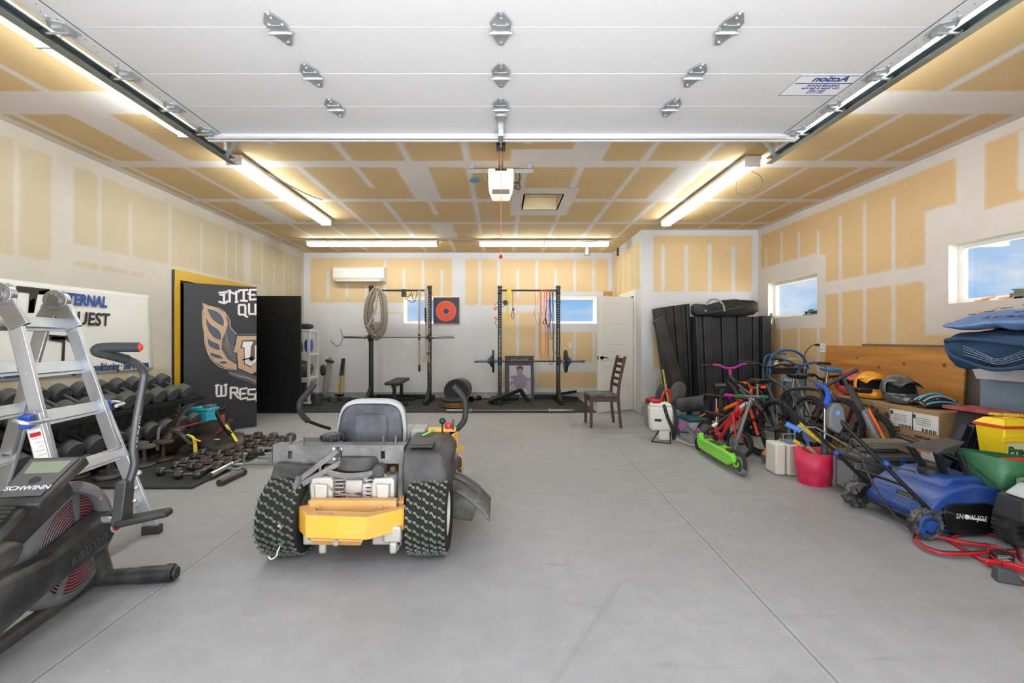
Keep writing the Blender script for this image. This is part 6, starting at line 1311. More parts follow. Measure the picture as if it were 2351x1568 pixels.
t_ = bike2('black mountain bike with magenta handlebar and orange rear reflector', (2.84,4.62), (2.80,5.66), fc=DGR, barm=MAG, turn=-35, curve=1, disc=mat('rotor_gold','6f5c37',.4,metal=.6), sad_z=.83, bar_z=.93, lean=-4)
MB().bx((-.31,0,.75),(.012,.05,.03)).build('reflector', mat('reflector_orange','ff4a22',.2,coat=.5), t_); MB().bx((-.12,0,.30),(.06,.05,.05)).torus((.525,0,.325),(0,1,0),.26,.006,36,6).build('chain_guard', MAG, t_); MB().bar((-.40,-.06,.33),(-.30,-.24,.0),.016,.016).build('kickstand', BLKM, t_)
bike2('tiny red and silver kids bike leaning in front of the orange BMX', (2.38,5.34), (2.50,4.80), r=.15, tr=.02, fc=REDF, sad_z=.42, bar_z=.62, bar_w=.17, barm=REDF, gripm=MAG, knob=30, lean=-8, turn=14, rim=SPK, tube=.015)
bike2('dark grey mountain bike with black handlebar, under the blue ride-on toy', (3.28,4.86), (3.30,5.92), fc=DGR, sad_z=.86, bar_z=.93, turn=-50, knob=50, rim=SPK, lean=3)
bike2('grey mountain bike with blue saddle, its knobbly tyre nearest the snow thrower handle', (3.46,4.66), (3.56,5.74), fc=GRYF, sad_z=.95, bar_z=.97, sadm=mat('blue_saddle','3a76a8',.4,var=.3,scale=20), barm=mat('blue_bar','22407c',.4), turn=-25, knob=56, rim=SPK, lean=5, disc=SPK)
bike2('dark bike with low black saddle standing against the cardboard box', (3.60,4.42), (3.64,5.36), r=.27, fc=mat('plum_frame','4e1d30',.4), sad_z=.76, bar_z=.82, knob=46, rim=mat('silver_rim','b9bbbd',.3,metal=.8), lean=4, turn=20)
# ---------- scooters ----------
RZ = mat('scooter_alu','b4b8bd',.3,metal=.85,var=.08); PKW = mat('purple_wheel','a0489a',.4)
def kick(label, loc, rz, lean, gripm, tiltx=0):
    t = T('kick_scooter', label, 'scooter', loc, rz, 'kick scooters in the bicycle pile', rx=lean, ry=tiltx)
    MB().box(-.26,.18,-.055,.055,.065,.085).build('deck', mat('deck_grey','6b6e72',.5,metal=.4), t, bevel=.006)
    MB().bar((.18,0,.075),(.27,0,.13),.03,.02).cyl((.25,0,.10),(.22,0,.78),.016,n=12).cyl((.245,0,.16),(.235,0,.42),.021,n=12).build('stem', RZ, t)
    MB().cyl((.22,-.17,.78),(.22,.17,.78),.012,n=8).build('handlebar', RZ, t)
    for s in (-1,1): MB().cyl((.22,s*.10,.78),(.22,s*.20,.78),.018,n=10).build('grip', gripm, t)
    for x in (-.30,.27): MB().lathe([(.015,-.012),(.045,-.012),(.05,0),(.045,.012),(.015,.012)], (x,0,.05), (0,1,0), 20).build('wheel', PKW, t)
    MB().bar((.27,-.018,.05),(.25,-.018,.13),.004,.02).bar((.27,.018,.05),(.25,.018,.13),.004,.02).bar((-.30,-.018,.05),(-.24,-.018,.085),.004,.02).bar((-.30,.018,.05),(-.24,.018,.085),.004,.02).build('fork', RZ, t)
    return t
kick('silver kick scooter with green grips leaning against the red kids bike', (2.36,5.05,.02), -75, -4, mat('green_grip','1e6b4a',.6), 20)
kick('silver kick scooter with black grips lying before the orange BMX', (2.30,5.28,.02), -60, -10, RUB, 28)
t = T('electric_scooter', 'lime green electric kids scooter tipped on its side at the front of the pile', 'scooter', (2.235, 4.72, .0), -92)
LIME = mat('lime_green','7fd43c',.35,var=.04)
MB().prism([(-.36,.05),(-.30,.0),(.36,-.005),(.50,.06),(.46,.11),(.30,.125),(-.26,.115),(-.36,.09)], (0,.065,.055), (1,0,0), (0,0,1), 0, .13).build('deck', LIME, t, bevel=.012, seg=3)
MB().box(-.12,.10,-.03,.03,.178,.182).bx((.33,0,.185),(.10,.07,.02)).build('grip_pad', BLK, t)
MB().lathe([(.02,-.028),(.075,-.03),(.09,-.015),(.092,0),(.09,.015),(.075,.03),(.02,.028)], (.53,0,.094), (0,1,0), 32).build('rear_wheel', mat('wheel_grey','77797b',.6), t)
MB().lathe([(.001,-.034),(.055,-.034),(.06,-.028),(.001,-.028)], (.53,0,.094), (0,1,0), 24).build('motor_hub', BLK, t); MB().tube(catmull([(.46,-.02,.19),(.56,-.02,.205),(.63,-.02,.15),(.62,-.02,.09)],4),.012,8,sq=(1,3)).build('mudguard', BLK, t); MB().torus((.50,-.04,.12),(0,1,0),.045,.010,20,6,arc=.6).build('wheel_cover', LIME, t)
MB().bx((-.40,0,.12),(.09,.05,.16),(0,-20,0)).build('neck', LIME, t, bevel=.01)
MB().lathe([(.01,-.02),(.06,-.022),(.065,0),(.06,.022),(.01,.02)], (-.47,.0,.068), (0,1,0), 24).build('front_wheel', BLK, t)
s0 = V((-.42,.0,.18)); s1 = V((-.22,.46,.60))
MB().cyl(s0, s0.lerp(s1,.25), .022, n=12).cyl(s0.lerp(s1,.35), s0.lerp(s1,.75), .014, n=12).build('stem', BLK, t); MB().cyl(s0.lerp(s1,.25), s0.lerp(s1,.35),.018,n=12).cyl(s0.lerp(s1,.74), s1,.018,n=12).bx(s1,(.05,.05,.04)).build('stem_sleeve', WHTP, t)
hd_ = V((.75,.1,-.35)).normalized(); MB().cyl(s1-hd_*.2, s1+hd_*.2, .011, n=8).build('handlebar', BLKM, t); MB().cyl(s1+hd_*.08, s1+hd_*.21,.019,n=10).build('grip', BLK, t); MB().cyl(s1-hd_*.21, s1-hd_*.08,.019,n=10).build('grip', BLK, t)
t = T('scooter_stem', 'electric scooter with carbon and orange stem leaning before the box', 'scooter', (3.42, 4.02, 0))
MB().cyl((0,0,.16),(-.10,.16,.62),.028,n=14).build('stem', mat('carbon_look','7b7f84',.35,var=.4,scale=80), t); MB().cyl((.04,-.02,.20),(-.065,.14,.62),.014,n=12).build('stem_stripe', ORG, t)
MB().bar((-.10,.16,.60),(-.18,.24,.83),.06,.05).bar((-.18,.24,.80),(-.22,.26,.94),.035,.03).cyl((-.33,.34,.80),(-.13,.18,.98),.018,n=12).build('handle', BLK, t, bevel=.005)
MB().box(-.08,.5,-.10,.06,.10,.17).lathe([(.02,-.03),(.10,-.03),(.11,0),(.10,.03),(.02,.03)], (-.04,-.0,.112), (0,1,0), 24).build('deck', BLK, t, bevel=.01)
MB().cyl((-.07,.0,.42),(-.01,-.05,.28),.006,n=6).build('yellow_rod', YS, t)
# ride-on toy behind the bikes
BTO = mat('toy_blue','1c5f93',.4); t = T('ride_on_toy', 'blue tubular ride-on frame with a chrome cowl behind the dark bikes', 'toy', (3.92, 6.3, .0))
MB().tube(catmull([(-.2,-.1,.0),(-.24,-.08,.5),(-.22,-.05,.95),(-.10,0,1.08),(.1,0,1.10),(.25,0,1.02),(.33,0,.85)],5),.016,8).tube(catmull([(-.2,.15,.0),(-.22,.12,.9),(-.08,.12,1.05),(.1,.12,1.05)],5),.012,8).tube(catmull([(.30,0,.85),(.34,.1,.4),(.34,.1,.0)],4),.014,8).build('frame', BTO, t)
MB().hexa([(-.22,-.14,.86),(.18,-.14,.86),(.2,.14,.86),(-.2,.14,.86),(-.18,-.12,.98),(.12,-.12,1.02),(.14,.10,1.02),(-.16,.10,.98)]).build('cowl', mat('cream_chrome','b7b09a',.25,metal=.7,var=.3), t, bevel=.03, seg=3)
MB().box(-.2,.2,-.1,.1,.78,.86).build('grille', BLK, t); MB().hexa([(-.12,-.16,.45),(.15,-.16,.40),(.15,-.12,.40),(-.12,-.12,.45),(-.10,-.16,.76),(.18,-.16,.74),(.18,-.12,.74),(-.10,-.12,.76)]).build('side_panel', mat('toy_pale_blue','6b8ea3',.4,var=.3,scale=14), t)
# cartons with helmets
CRD = mat('cardboard','a3835d',.75,var=.07,scale=4,stretch=(1,1,6)); BX0, BX1, BY0, BY1, BZ = 3.80, 4.24, 3.95, 5.28, .62
t = T('cardboard_box', 'long cardboard box marked fragile under the helmets', 'carton', (4.02, 4.54, .001))
MB().box(-.22,.22,-.59,.74,0,BZ).build('carton', CRD, t, bevel=.004)
TAPE = mat('packing_tape','8f8069',.3,var=.1); b = MB()
for y in (-.1,.13,.2): b.box(-.2215,-.2203,y-.02,y+.02,.3,BZ)
b.box(-.2215,-.22,-.59,.74,BZ-.06,BZ-.05).build('tape', TAPE, t)
FXK = mat('stencil_ink','3a3029',.7); PAP = mat('paper_label','dcdcda',.5)
def bxt(s, y, z, size, sx=1): return txt(s, size, FXK, 'lettering', t, (-.2225, y, z), (0,-1,0), (0,0,1), bold=.001, sx=sx)
bxt('TIA', .14, .51, .07); bxt('FRAGILE', -.03, .49, .062, .75); bxt('GLASS', -.05, .37, .075, .75); bxt('FRAGILE GLASS', -.36, .355, .032, .7); bxt('6 3', .14, .39, .08)
b = MB()
for y0_ in (-.575, -.335):
    lb = MB().box(-.224,-.2205,y0_-.01,y0_+.24,.42,.58).build('paper_label', PAP, t); b = MB()
    for i in range(12): b.box(-.2245,-.224,y0_+.012*i, y0_+.012*i+.004+.003*(i % 3),.42,.45)
    for i in range(4): b.box(-.2245,-.224,y0_+.06,y0_+.2,.48+.018*i,.484+.018*i)
    b.box(-.2245,-.224,y0_+.205,y0_+.235,.53,.565); b.build('print', FXK, lb)
MB().box(-.224,-.2205,-.57,-.42,.18,.32).build('paper_label', PAP, t)
def shell_helmet(t, m, visor, hole, sx=.14, sy=.17, sz=.14):
    b = MB(); n_, m_ = 24, 14; vs = []; fs = []
    for i in range(m_+1):
        ph = -1.0 + (math.pi/2+1.0)*i/m_
        for k in range(n_):
            a = 2*math.pi*k/n_; vs.append((sx*math.cos(ph)*math.cos(a), sy*math.cos(ph)*math.sin(a)*(1.1 if math.sin(a)<0 and ph<.1 else 1), sz*math.sin(ph)+.14))
    for i in range(m_):
        for k in range(n_):
            l = (k+1) % n_; a = 2*math.pi*(k+.5)/n_; ph = -1.0 + (math.pi/2+1.0)*(i+.5)/m_
            if math.sin(a) < -.35 and -.35 < ph < .38: continue
            fs.append((i*n_+k, i*n_+l, (i+1)*n_+l, (i+1)*n_+k))
    b.add(vs, fs); b.build('shell', m, t, solid=.012)
    MB().ball((0,.01,.13), (sx*.86, sy*.84, sz*.85)).build('lining', hole, t)
    if visor: MB().grid(lambda u, v: V(((u-.5)*2*sx*.80*(1-.2*v), -sy*.42 - .17*v + .05*abs(u-.5), .252 - .025*v - .12*(u-.5)**2*2)), 10, 5).build('visor', visor, t, solid=.006)
    MB().tube(catmull([(-sx*.9,-.05,.06),(-sx*.6,-sy*1.0,.045),(0,-sy*1.28,.05),(sx*.6,-sy*1.0,.045),(sx*.9,-.05,.06)],4),.028,8,sq=(1,1.4)).build('chin_bar', m, t)
HG = mat('helmet_grey','4e5156',.25,coat=.6,var=.15); HB = mat('helmet_lining','141416',.9)
t = T('motocross_helmet', 'glossy grey full-face motocross helmet on the cardboard box', 'helmet', (3.98, 4.56, BZ+.002), -14); shell_helmet(t, HG, mat('visor_grey','3b3b40',.3), HB)
t = T('motocross_helmet', 'orange and yellow motocross helmet on the box behind the scooter handle', 'helmet', (4.02, 4.96, BZ+.002), -24); shell_helmet(t, mat('helmet_orange','e09a22',.3,coat=.4,var=.2,scale=12), mat('visor_orange','eb9a1c',.3), HB)
t = T('motocross_helmet', 'red and white motocross helmet at the far end of the box, behind the blue saddle', 'helmet', (4.04, 5.28, BZ+.002), -10); shell_helmet(t, mat('helmet_red','b3343c',.3,coat=.4,var=.3,scale=14), mat('visor_red','c85050',.3), HB)
t = T('bike_helmet', 'black and light blue vented bike helmet on the near end of the box', 'helmet', (3.98, 4.18, BZ+.003), 80)
MB().grid(lambda u, v: V((.095*math.cos(math.pi*u), (-.15+.30*v)*1.0, .02 + .10*math.sin(math.pi*u)*math.sin(math.pi*min(max(v,.04),.96))**.6)), 20, 14).build('shell', mat('helmet_black','16181b',.25,coat=.6), t, solid=.015)
for i in range(5):
    a = math.pi*(.14+.18*i); r_ = [V((.107*math.cos(a), -.13+.26*k/8, .022+.112*math.sin(a)*math.sin(math.pi*(.08+.84*k/8))**.6)) for k in range(9)]
    MB().tube(r_, .008, 6).build('rib', mat('helmet_cyan','4bb0d6',.3) if i % 2 == 0 else mat('helmet_silver','b9c2c8',.3,metal=.3), t)
# plywood, dark board
PLY = mat('plywood','b27a36',.5,var=.26,scale=1.6,stretch=(1,.5,7),dust='84501c',dustamt=.75,dscale=1.3); n_ = PLY.node_tree.nodes
t = T('plywood_sheet', 'honey-brown plywood sheet with dark knots standing against the right wall', 'board', (4.20, 5.08, .001), 0, ry=3.2)
MB().box(0,.018,-.90,.90,0,1.175).build('panel', PLY, t); b = MB()
for _ in range(17):
    y, z, r_ = R.uniform(-.85,.85), R.uniform(.4,1.12), R.uniform(.008,.017); b.lathe([(.001,.0012),(r_,.0008),(r_*1.3,0)], (0,y,z), (-1,0,0), 10, caps=False)
b.build('knot', mat('knot_brown','6a3d18',.6), t)
t = MB().box(4.318,4.33,3.9,5.45,0.002,1.20).build('dark_board', mat('old_board','6b6155',.8,var=.1)); tag(t, 'thin dark board edge showing above the plywood sheet', 'board')
# blue-grey cabinet with tote and blankets
CAB = mat('blue_grey_paint','6f7f8f',.6,var=.05,scale=2); t = T('storage_cabinet', 'blue-grey painted cabinet beside the plywood, under the clear tote', 'cabinet', (4.2, 3.0, .001))
MB().box(-.10,.13,-.95,.90,0,.92).build('body', CAB, t, bevel=.004); MB().bx((-.108,.40,.42),(.012,.03,.05)).build('latch', GALV, t)
t = tote('storage_tote', 'wide translucent tote of odds and ends under the folded blankets', (4.155, 3.35, .923), .33, 1.12, .20, CLR, 0)
o = pad(0,0,0,.12,.32,.07).build('packed_contents', mat('packed_mix','b98f86',.7,var=.35,scale=9)); tag(o, 'jumbled white and orange packets inside the wide clear tote', 'packets', loc=(4.155, 3.45, 1.0))
def cloth(name, m, prof, y0, y1, label, cat='blanket', amp=.012):
    """folded cloth: a rounded cross-section (x, z) swept along y with folds and creases"""
    t = T(name, label, cat, (4.0, (y0+y1)/2, prof[0][1])); pr = catmull([(p[0], 0, p[1]) for p in prof], 4, True); N = len(pr); M2 = 40; vs = []
    cx_ = sum(p.x for p in pr)/N; cz = sum(p.z for p in pr)/N
    for j in range(M2+1):
        v = j/M2; y = y0 + (y1-y0)*v; e = 1 - .16*(max(0, abs(v-.5)*2-.9)/.1)**2
        for p in pr:
            n1 = mnoise.noise(V((p.x*5, y*5, p.z*6)))*amp*2 + mnoise.noise(V((p.x*16, y*14, p.z*16)))*amp*.6
            vs.append((cx_+(p.x-cx_)*e+n1, y + mnoise.noise(V((p.x*4, v*3, p.z*9)))*.02, cz+(p.z-cz)*e+n1))
    fs = [(j*N+k, j*N+(k+1) % N, (j+1)*N+(k+1) % N, (j+1)*N+k) for j in range(M2) for k in range(N)] + [tuple(range(N))[::-1], tuple(M2*N+k for k in range(N))]
    world(t).add(vs, fs).build('cloth', m, t, smooth=60); return t
NB_ = mat('quilt_navy','24405f',.85,var=.12,bump=.5,bscale=14); LB_ = mat('cover_blue','4d72ab',.7,var=.15,scale=7,bump=.3,bscale=18,dust='a9bdd6',dustamt=.35,dscale=2)
t = cloth('moving_blanket', NB_, [(4.31,1.135),(4.0,1.13),(3.90,1.06),(3.80,1.03),(3.74,1.08),(3.69,1.20),(3.72,1.27),(3.85,1.315),(4.1,1.33),(4.31,1.33)], 2.72, 3.80, 'dark navy quilted moving blanket folded over the clear tote', amp=.014)
Z0 = t.location; b = world(t)
for k in range(4): b.tube(catmull([(3.675-.0,3.62,1.20-.022*k),(3.685,3.50-.01*k,1.15-.02*k),(3.68,3.38,1.105-.012*k),(3.685,3.26+.01*k,1.15-.02*k),(3.675,3.14,1.21-.022*k)],3),.0018,4)
b.build('quilting', mat('thread_pale','8fa3b8',.8), t)
world(t).tube(catmull([(3.72,3.80,1.22),(3.67,3.72,1.13),(3.70,3.60,1.07),(3.68,3.42,1.03),(3.67,3.24,1.05),(3.68,3.10,1.12),(3.66,3.14,1.20),(3.66,3.3,1.23),(3.66,3.55,1.255),(3.69,3.76,1.25)],4,True),.016,8,closed=True).build('rolled_edge', NB_, t)
t = cloth('vinyl_cover', LB_, [(4.32,1.345),(3.95,1.345),(3.78,1.335),(3.69,1.35),(3.67,1.375),(3.74,1.40),(3.88,1.44),(4.05,1.475),(4.32,1.50)], 2.7, 3.82, 'light blue printed cover heaped on top of the navy blanket', 'cover', amp=.014)
IK = mat('cover_ink','23324d',.7); z0_ = t.location
def ctx_(s, x, y, z, sz): o = txt(s, sz, IK, 'lettering', t, V((x, y, z)) - z0_, (0,-1,0), (.93,0,.36), bold=.001, shear=.1); return o
ctx_('R.V. Parts & Service', 3.705, 3.52, 1.412, .075); b = world(t)
for k in range(14): b.bar((3.80+.05*(k % 4), 3.70-.085*k+.01*(k % 3), 1.432+.020*(k % 4)+.022), (3.81+.05*(k % 4), 3.655-.085*k, 1.434+.020*(k % 4)+.022), .016, .004)
b.build('faded_print', IK, t)
# outlet with cord on the right wall
t = T('wall_outlet', 'white power outlet on the right wall with a black cord plugged in', 'outlet', (XR, 6.16, 1.14)); MB().box(-.008,0,-.06,.06,-.06,.06).build('cover_plate', WHTP, t, bevel=.003); MB().box(-.011,-.008,-.04,-.01,-.035,-.01).box(-.011,-.008,.01,.04,-.035,-.01).box(-.011,-.008,-.04,-.01,.01,.035).build('socket', mat('socket_grey','c5c3bd',.5), t)
t = T('extension_lead', 'black power cord arching out of the outlet on the right wall', 'cord', (XR, 6.2, 1.16)); MB().tube(catmull([(-.06,.03,.02),(-.10,.06,.0),(-.14,.12,-.10),(-.15,.15,-.3),(-.16,.2,-.6),(-.16,.25,-1.0)],5),.006,6).build('cable', BLK, t); MB().box(-.06,-.012,.012,.045,.005,.035).build('plug', BLK, t, bevel=.004)
# sill things
t = T('toy_car', 'small teal model car on a plinth on the sill of the smaller-looking window', 'toy car', (XR+.06, 6.50, WZ[0]+.001), 90)
MB().box(-.22,.10,-.045,.045,0,.018).build('plinth', mat('plinth_grey','6f706a',.5), t); MB().hexa([(-.16,-.035,.035),(.08,-.035,.035),(.08,.035,.035),(-.16,.035,.035),(-.16,-.035,.06),(.08,-.035,.06),(.08,.035,.06),(-.16,.035,.06)]).hexa([(-.10,-.03,.06),(.03,-.03,.06),(.03,.03,.06),(-.10,.03,.06),(-.08,-.026,.085),(.0,-.026,.085),(.0,.026,.085),(-.08,.026,.085)]).build('body', mat('car_teal','5b8c8f',.3,metal=.4), t, bevel=.006)
for x in (-.12,.04):
    for y in (-.036,.036): MB().cyl((x,y-.006,.036),(x,y+.006,.036),.018,n=14).build('wheel', BLK, t)
t = T('model_jet', 'small white model aeroplane on the same sill as the teal model car', 'model', (XR+.06, 6.33, WZ[0]+.04), 90); MB().ball((0,0,.02),(.10,.012,.014)).bx((0,0,.02),(.04,.12,.004)).build('fuselage', WHTP, t); MB().bx((-.07,0,.04),(.03,.003,.04)).build('tail_fin', WHTP, t); MB().cyl((0,0,-.039),(0,0,.01),.004,n=6).build('stand', GRY, t)
o = MB().tube(catmull([(.03,.35,.015),(.06,.2,.02),(.02,.05,.02),(-.02,-.02,.02),(-.05,.1,-.08),(-.05,.22,-.10),(-.02,.3,-.03),(.04,.25,.03),(.07,.1,.035),(.05,.3,.03)],5),.007,6).build('orange_cord', mat('cord_peach','e39a78',.5)); tag(o, 'orange extension cord coiled on the larger-looking sill, one loop hanging down', 'cord', loc=(XR+.05, 3.92, WZ[0]))
t = T('model_jeep', 'small olive model vehicle on the sill beside the orange cord', 'toy car', (XR+.07, 3.86, WZ[0]+.001), 90); MB().box(-.08,.08,-.035,.035,.015,.05).box(-.04,.05,-.03,.03,.05,.075).bar((-.04,0,.075),(.09,0,.085),.01,.01).build('body', mat('olive','6f7260',.6), t, bevel=.004)
for x in (-.05,.05): MB().cyl((x,-.04,.016),(x,.04,.016),.015,n=12).build('wheel', BLK, t)
o = MB().ball((0,0,.014),(.03,.06,.014)).ball((0,.05,.02),(.02,.03,.02)).build('trinket', mat('stone_grey','7d7f80',.6,var=.3)); tag(o, 'small grey ornament on the sill at the frame edge', 'ornament', loc=(XR+.05, 3.62, WZ[0]+.001))
# ================= snow thrower and its neighbours =================
SB = mat('snow_blue','1f4590',.38,var=.08,dust='6f6f82',dustamt=.35,dscale=3)
sn = T('snow_thrower', 'blue and black electric snow thrower with a tall loop handle, behind the jumper cables', 'snow thrower', (2.95, 3.14, 0))
S_ = lambda: world(sn)
prof = [(2.70,.07),(2.695,.13),(2.76,.22),(2.86,.29),(3.02,.33),(3.16,.30),(3.20,.20),(3.12,.03),(2.90,.015),(2.80,.03)]
b = S_(); b.prism(prof, (0,3.39,0), (1,0,0), (0,0,1), 0, .50)
b.prism([(2.86,.28),(2.93,.35),(3.12,.36),(3.18,.28)], (0,3.32,0), (1,0,0), (0,0,1), 0, .36)
b.build('housing', SB, sn, bevel=.016, seg=3)
b = S_(); 
for k in range(3): b.bar((2.71+.022*k,3.36,.155+.028*k),(2.71+.022*k,2.95,.155+.028*k),.005,.005)
b.build('moulded_line', mat('snow_blue_light','4768ae',.4), sn)
S_().prism([(2.80,.06),(2.79,.18),(2.84,.21),(3.06,.22),(3.16,.19),(3.14,.08),(3.06,.02),(2.90,.015)], (0,2.885,0), (1,0,0), (0,0,1), -.0, .016).build('side_plate', mat('plate_gloss','121315',.3), sn, bevel=.004)
txt('SNOW JOE', .046, WHTP, 'lettering', sn, (2.865-2.95, 2.868-3.14, .125), (1,0,-.10), (.1,0,1), bold=.0003, sx=.78, space=1.15)
S_().ball((2.93,2.862,.135),.014).bar((2.94,2.865,.13),(3.04,2.865,.115),.008,.012).build('bolt_head', WHTP, sn)
lbq = S_().hexa([(2.706,3.16,.135),(2.706,2.99,.135),(2.712,2.99,.135),(2.712,3.16,.135),(2.752,3.16,.215),(2.752,2.99,.215),(2.758,2.99,.215),(2.758,3.16,.215)]).build('warning_label', mat('label_black','1a1a1c',.4), sn)
b = S_()
for k in range(5): b.bar((2.708+.0095*k-.004,3.14,.147+.014*k),(2.708+.0095*k-.004,3.01+.02*(k % 2),.147+.014*k),.001,.004)
b.build('print', mat('label_grey','8d8d90',.5), lbq)
TD = mat('snow_tyre','222325',.8,dust='aaa9a5',dustamt=.5,dscale=22)
for y, s in ((2.855,-1),(3.41,1)):
    b = S_().lathe([(.055,-.03),(.085,-.032),(.092,-.026),(.092,.026),(.085,.032),(.055,.03)], (2.66,y,.096), (0,1,0), 32)
    for i in range(24): a = 2*math.pi*i/24; b.bx((2.66+.093*math.cos(a), y+.012*(1 if i % 2 else -1), .096+.093*math.sin(a)), (.008,.034,.010), (0,-math.degrees(a),0))
    wl = b.build('wheel', TD, sn)
    if s < 0:
        S_().lathe([(.001,.038),(.055,.036),(.068,.030),(.068,.01)], (2.66,y,.096), (0,-1,0), 30).build('wheel_cap', mat('cap_blue','1f4fa0',.4), wl)
        c = S_(); c.tube(catmull([V((2.66+.045*math.cos(a),y-.039,.096+.045*math.sin(a))) for a in (.6,1.0,1.6,2.2,2.8,3.2)],3),.007,6).tube(catmull([V((2.66+.045*math.cos(a),y-.039,.096+.045*math.sin(a))) for a in (3.8,4.2,4.8,5.4,6.0,6.3)],3),.007,6); c.build('cap_slot', BLK, wl)
    else:
        c = S_()
        for i in range(6): a = math.pi*i/3; c.bar((2.66,y-.03,.096),(2.66+.06*math.cos(a),y-.03,.096+.06*math.sin(a)),.006,.012,(0,1,0))
        c.cyl((2.66,y-.034,.096),(2.66,y+.02,.096),.02,n=12).build('wheel_spokes', BLK, wl)
S_().cyl((2.66,2.87,.096),(2.66,3.39,.096),.012,n=10).bar((2.66,2.9,.096),(2.72,2.93,.17),.02,.03).bar((2.66,3.37,.096),(2.73,3.36,.19),.02,.03).build('axle', BLKM, sn)
HT = mat('handle_black','18191b',.35,metal=.3)
S_().tube([(2.73,3.38,.18),(2.46,3.47,.48),(2.215,3.55,.74)],.0135,10).tube([(2.71,2.88,.17),(2.46,3.02,.50),(2.235,3.15,.80)],.0135,10).build('handle_tube', HT, sn)
S_().tube(catmull([(2.215,3.55,.74),(2.19,3.55,.80),(2.20,3.48,.865),(2.25,3.36,.89),(2.27,3.25,.89),(2.255,3.18,.86),(2.235,3.15,.80)],5),.0155,10).build('handle_loop', HT, sn)
S_().tube(catmull([(2.655,3.42,.27),(2.64,3.40,.285),(2.70,3.1,.275),(2.64,2.95,.28)],4),.011,8).tube([(2.53,3.45,.40),(2.55,2.98,.40)],.009,8).build('cross_brace', HT, sn)
S_().tube(catmull([(2.235,3.13,.80),(2.265,3.15,.86),(2.27,3.19,.91),(2.255,3.25,.93)],4),.014,8,sq=(1,2.4)).build('trigger', BLUEP, sn)
S_().prism([(-.05,-.11),(.02,-.15),(.06,-.08),(.05,.02),(.02,.06),(-.03,.05),(-.05,0)], (2.285,3.125,.76), (1,0,0), (0,0,1), -.02, .03).build('switch_box', mat('switch_grey','54565a',.5,dust='8a8b8d',dustamt=.4), sn, bevel=.01)
S_().cyl((2.285,3.10,.755),(2.285,3.088,.755),.016,n=16).build('button', mat('button_blue','5a86d8',.35), sn)
S_().cyl((2.14,3.42,.62),(2.22,3.38,.575),.02,n=12).build('crank_grip', mat('grip_blue','3f73d0',.4), sn)
S_().tube([(2.22,3.38,.575),(2.25,3.38,.60),(2.32,3.36,.605),(2.62,3.3,.42)],.006,8).tube([(2.50,3.1,.46),(2.75,3.18,.36),(2.93,3.2,.32)],.006,8).build('crank_rod', SPK, sn)
S_().tube(catmull([(2.30,3.14,.66),(2.42,3.1,.52),(2.46,3.05,.35),(2.50,2.98,.20),(2.55,2.90,.10),(2.64,2.84,.12),(2.72,2.80,.19),(2.78,2.79,.18)],6),.007,6).tube(catmull([(2.36,3.12,.62),(2.44,3.16,.50),(2.40,3.2,.45),(2.46,3.18,.55)],5),.005,6).build('power_cord', BLK, sn)
for y, z in ((3.42,.40),(2.98,.44)): S_().ball((2.52,y,z),(.02,.025,.018)).build('clamp_knob', BLUEP, sn)
b = S_().bar((2.98,3.06,.34),(2.90,3.03,.50),.025,.045,(0,1,0)).bar((3.0,3.22,.34),(2.90,3.24,.50),.025,.045,(0,1,0)).cyl((2.96,3.14,.33),(2.96,3.14,.37),.07,n=18).bar((3.08,3.0,.34),(3.04,3.02,.49),.02,.035,(0,1,0)); b.build('chute', BLK, sn, bevel=.004)
S_().hexa([(2.88,3.01,.495),(3.0,3.03,.49),(3.0,3.25,.49),(2.88,3.26,.495),(2.94,3.02,.525),(3.13,3.06,.565),(3.13,3.20,.565),(2.94,3.24,.525)]).build('chute_deflector', mat('deflector','3a3c40',.4), sn, bevel=.008)
# job-site box, red tub, cases
t = T('tool_box', 'dark grey plastic tool box with a ribbed side, next to the red tub', 'tool box', (2.99, 3.66, .001)); TBX = mat('toolbox_grey','46484b',.5,var=.05)
MB().box(-.22,.24,-.13,.13,.03,.30).build('body', TBX, t, bevel=.02, seg=3); MB().box(-.23,.26,-.14,.14,.30,.35).box(-.12,.16,-.03,.03,.35,.385).build('lid', TBX, t, bevel=.012)
b = MB()
for i in range(22): b.bx((-.223,-.085+.0082*i*.98,.165),(.006,.003,.20))
b.build('ribbed_panel', mat('rib_grey','8b8d90',.5), t); MB().box(-.23,-.22,-.125,-.105,.04,.29).box(-.23,-.22,.105,.125,.04,.29).build('corner_post', GRY, t)
MB().box(-.06,-.02,-.146,-.138,.26,.33).build('latch', BLUEP, t, bevel=.004); MB().box(.1,.14,-.146,-.138,.26,.33).build('latch', BLUEP, t, bevel=.004)
o = MB().box(-.16,.30,-.10,.10,0,.035).box(-.14,.28,-.12,-.10,0,.05).build('plastic_tray', mat('tray_taupe','6b665c',.6,var=.1)); tag(o, 'grey-brown plastic tray lying across the dark tool box', 'tray', loc=(3.08, 3.72, .388))
t = T('rubber_tub', 'crimson flexible tub full of garden tools', 'tub', (2.735, 3.975, .002)); CRM_ = mat('crimson_rubber','c9174a',.45,var=.06,dust='d9a0a8',dustamt=.12,dscale=12)
b = MB(); n_ = 40; vs = []
for (r_, z) in ((.001,.0),(.115,.0),(.135,.12),(.155,.28)): 
    for k in range(n_):
        a = 2*math.pi*k/n_; up = .035*abs(math.cos(a))**6 if z > .2 else 0; vs.append((r_*math.cos(a)*1.02, r_*math.sin(a), z+up))
b.add(vs, [(i*n_+k, i*n_+(k+1) % n_, (i+1)*n_+(k+1) % n_, (i+1)*n_+k) for i in range(3) for k in range(n_)]); b.build('body', CRM_, t, solid=.006); 
MB().torus((-.148,0,.26),(1,0,.1),.022,.006,18,6).build('handle_hole', mat('hole_dark','4a0f1e',.6), t)
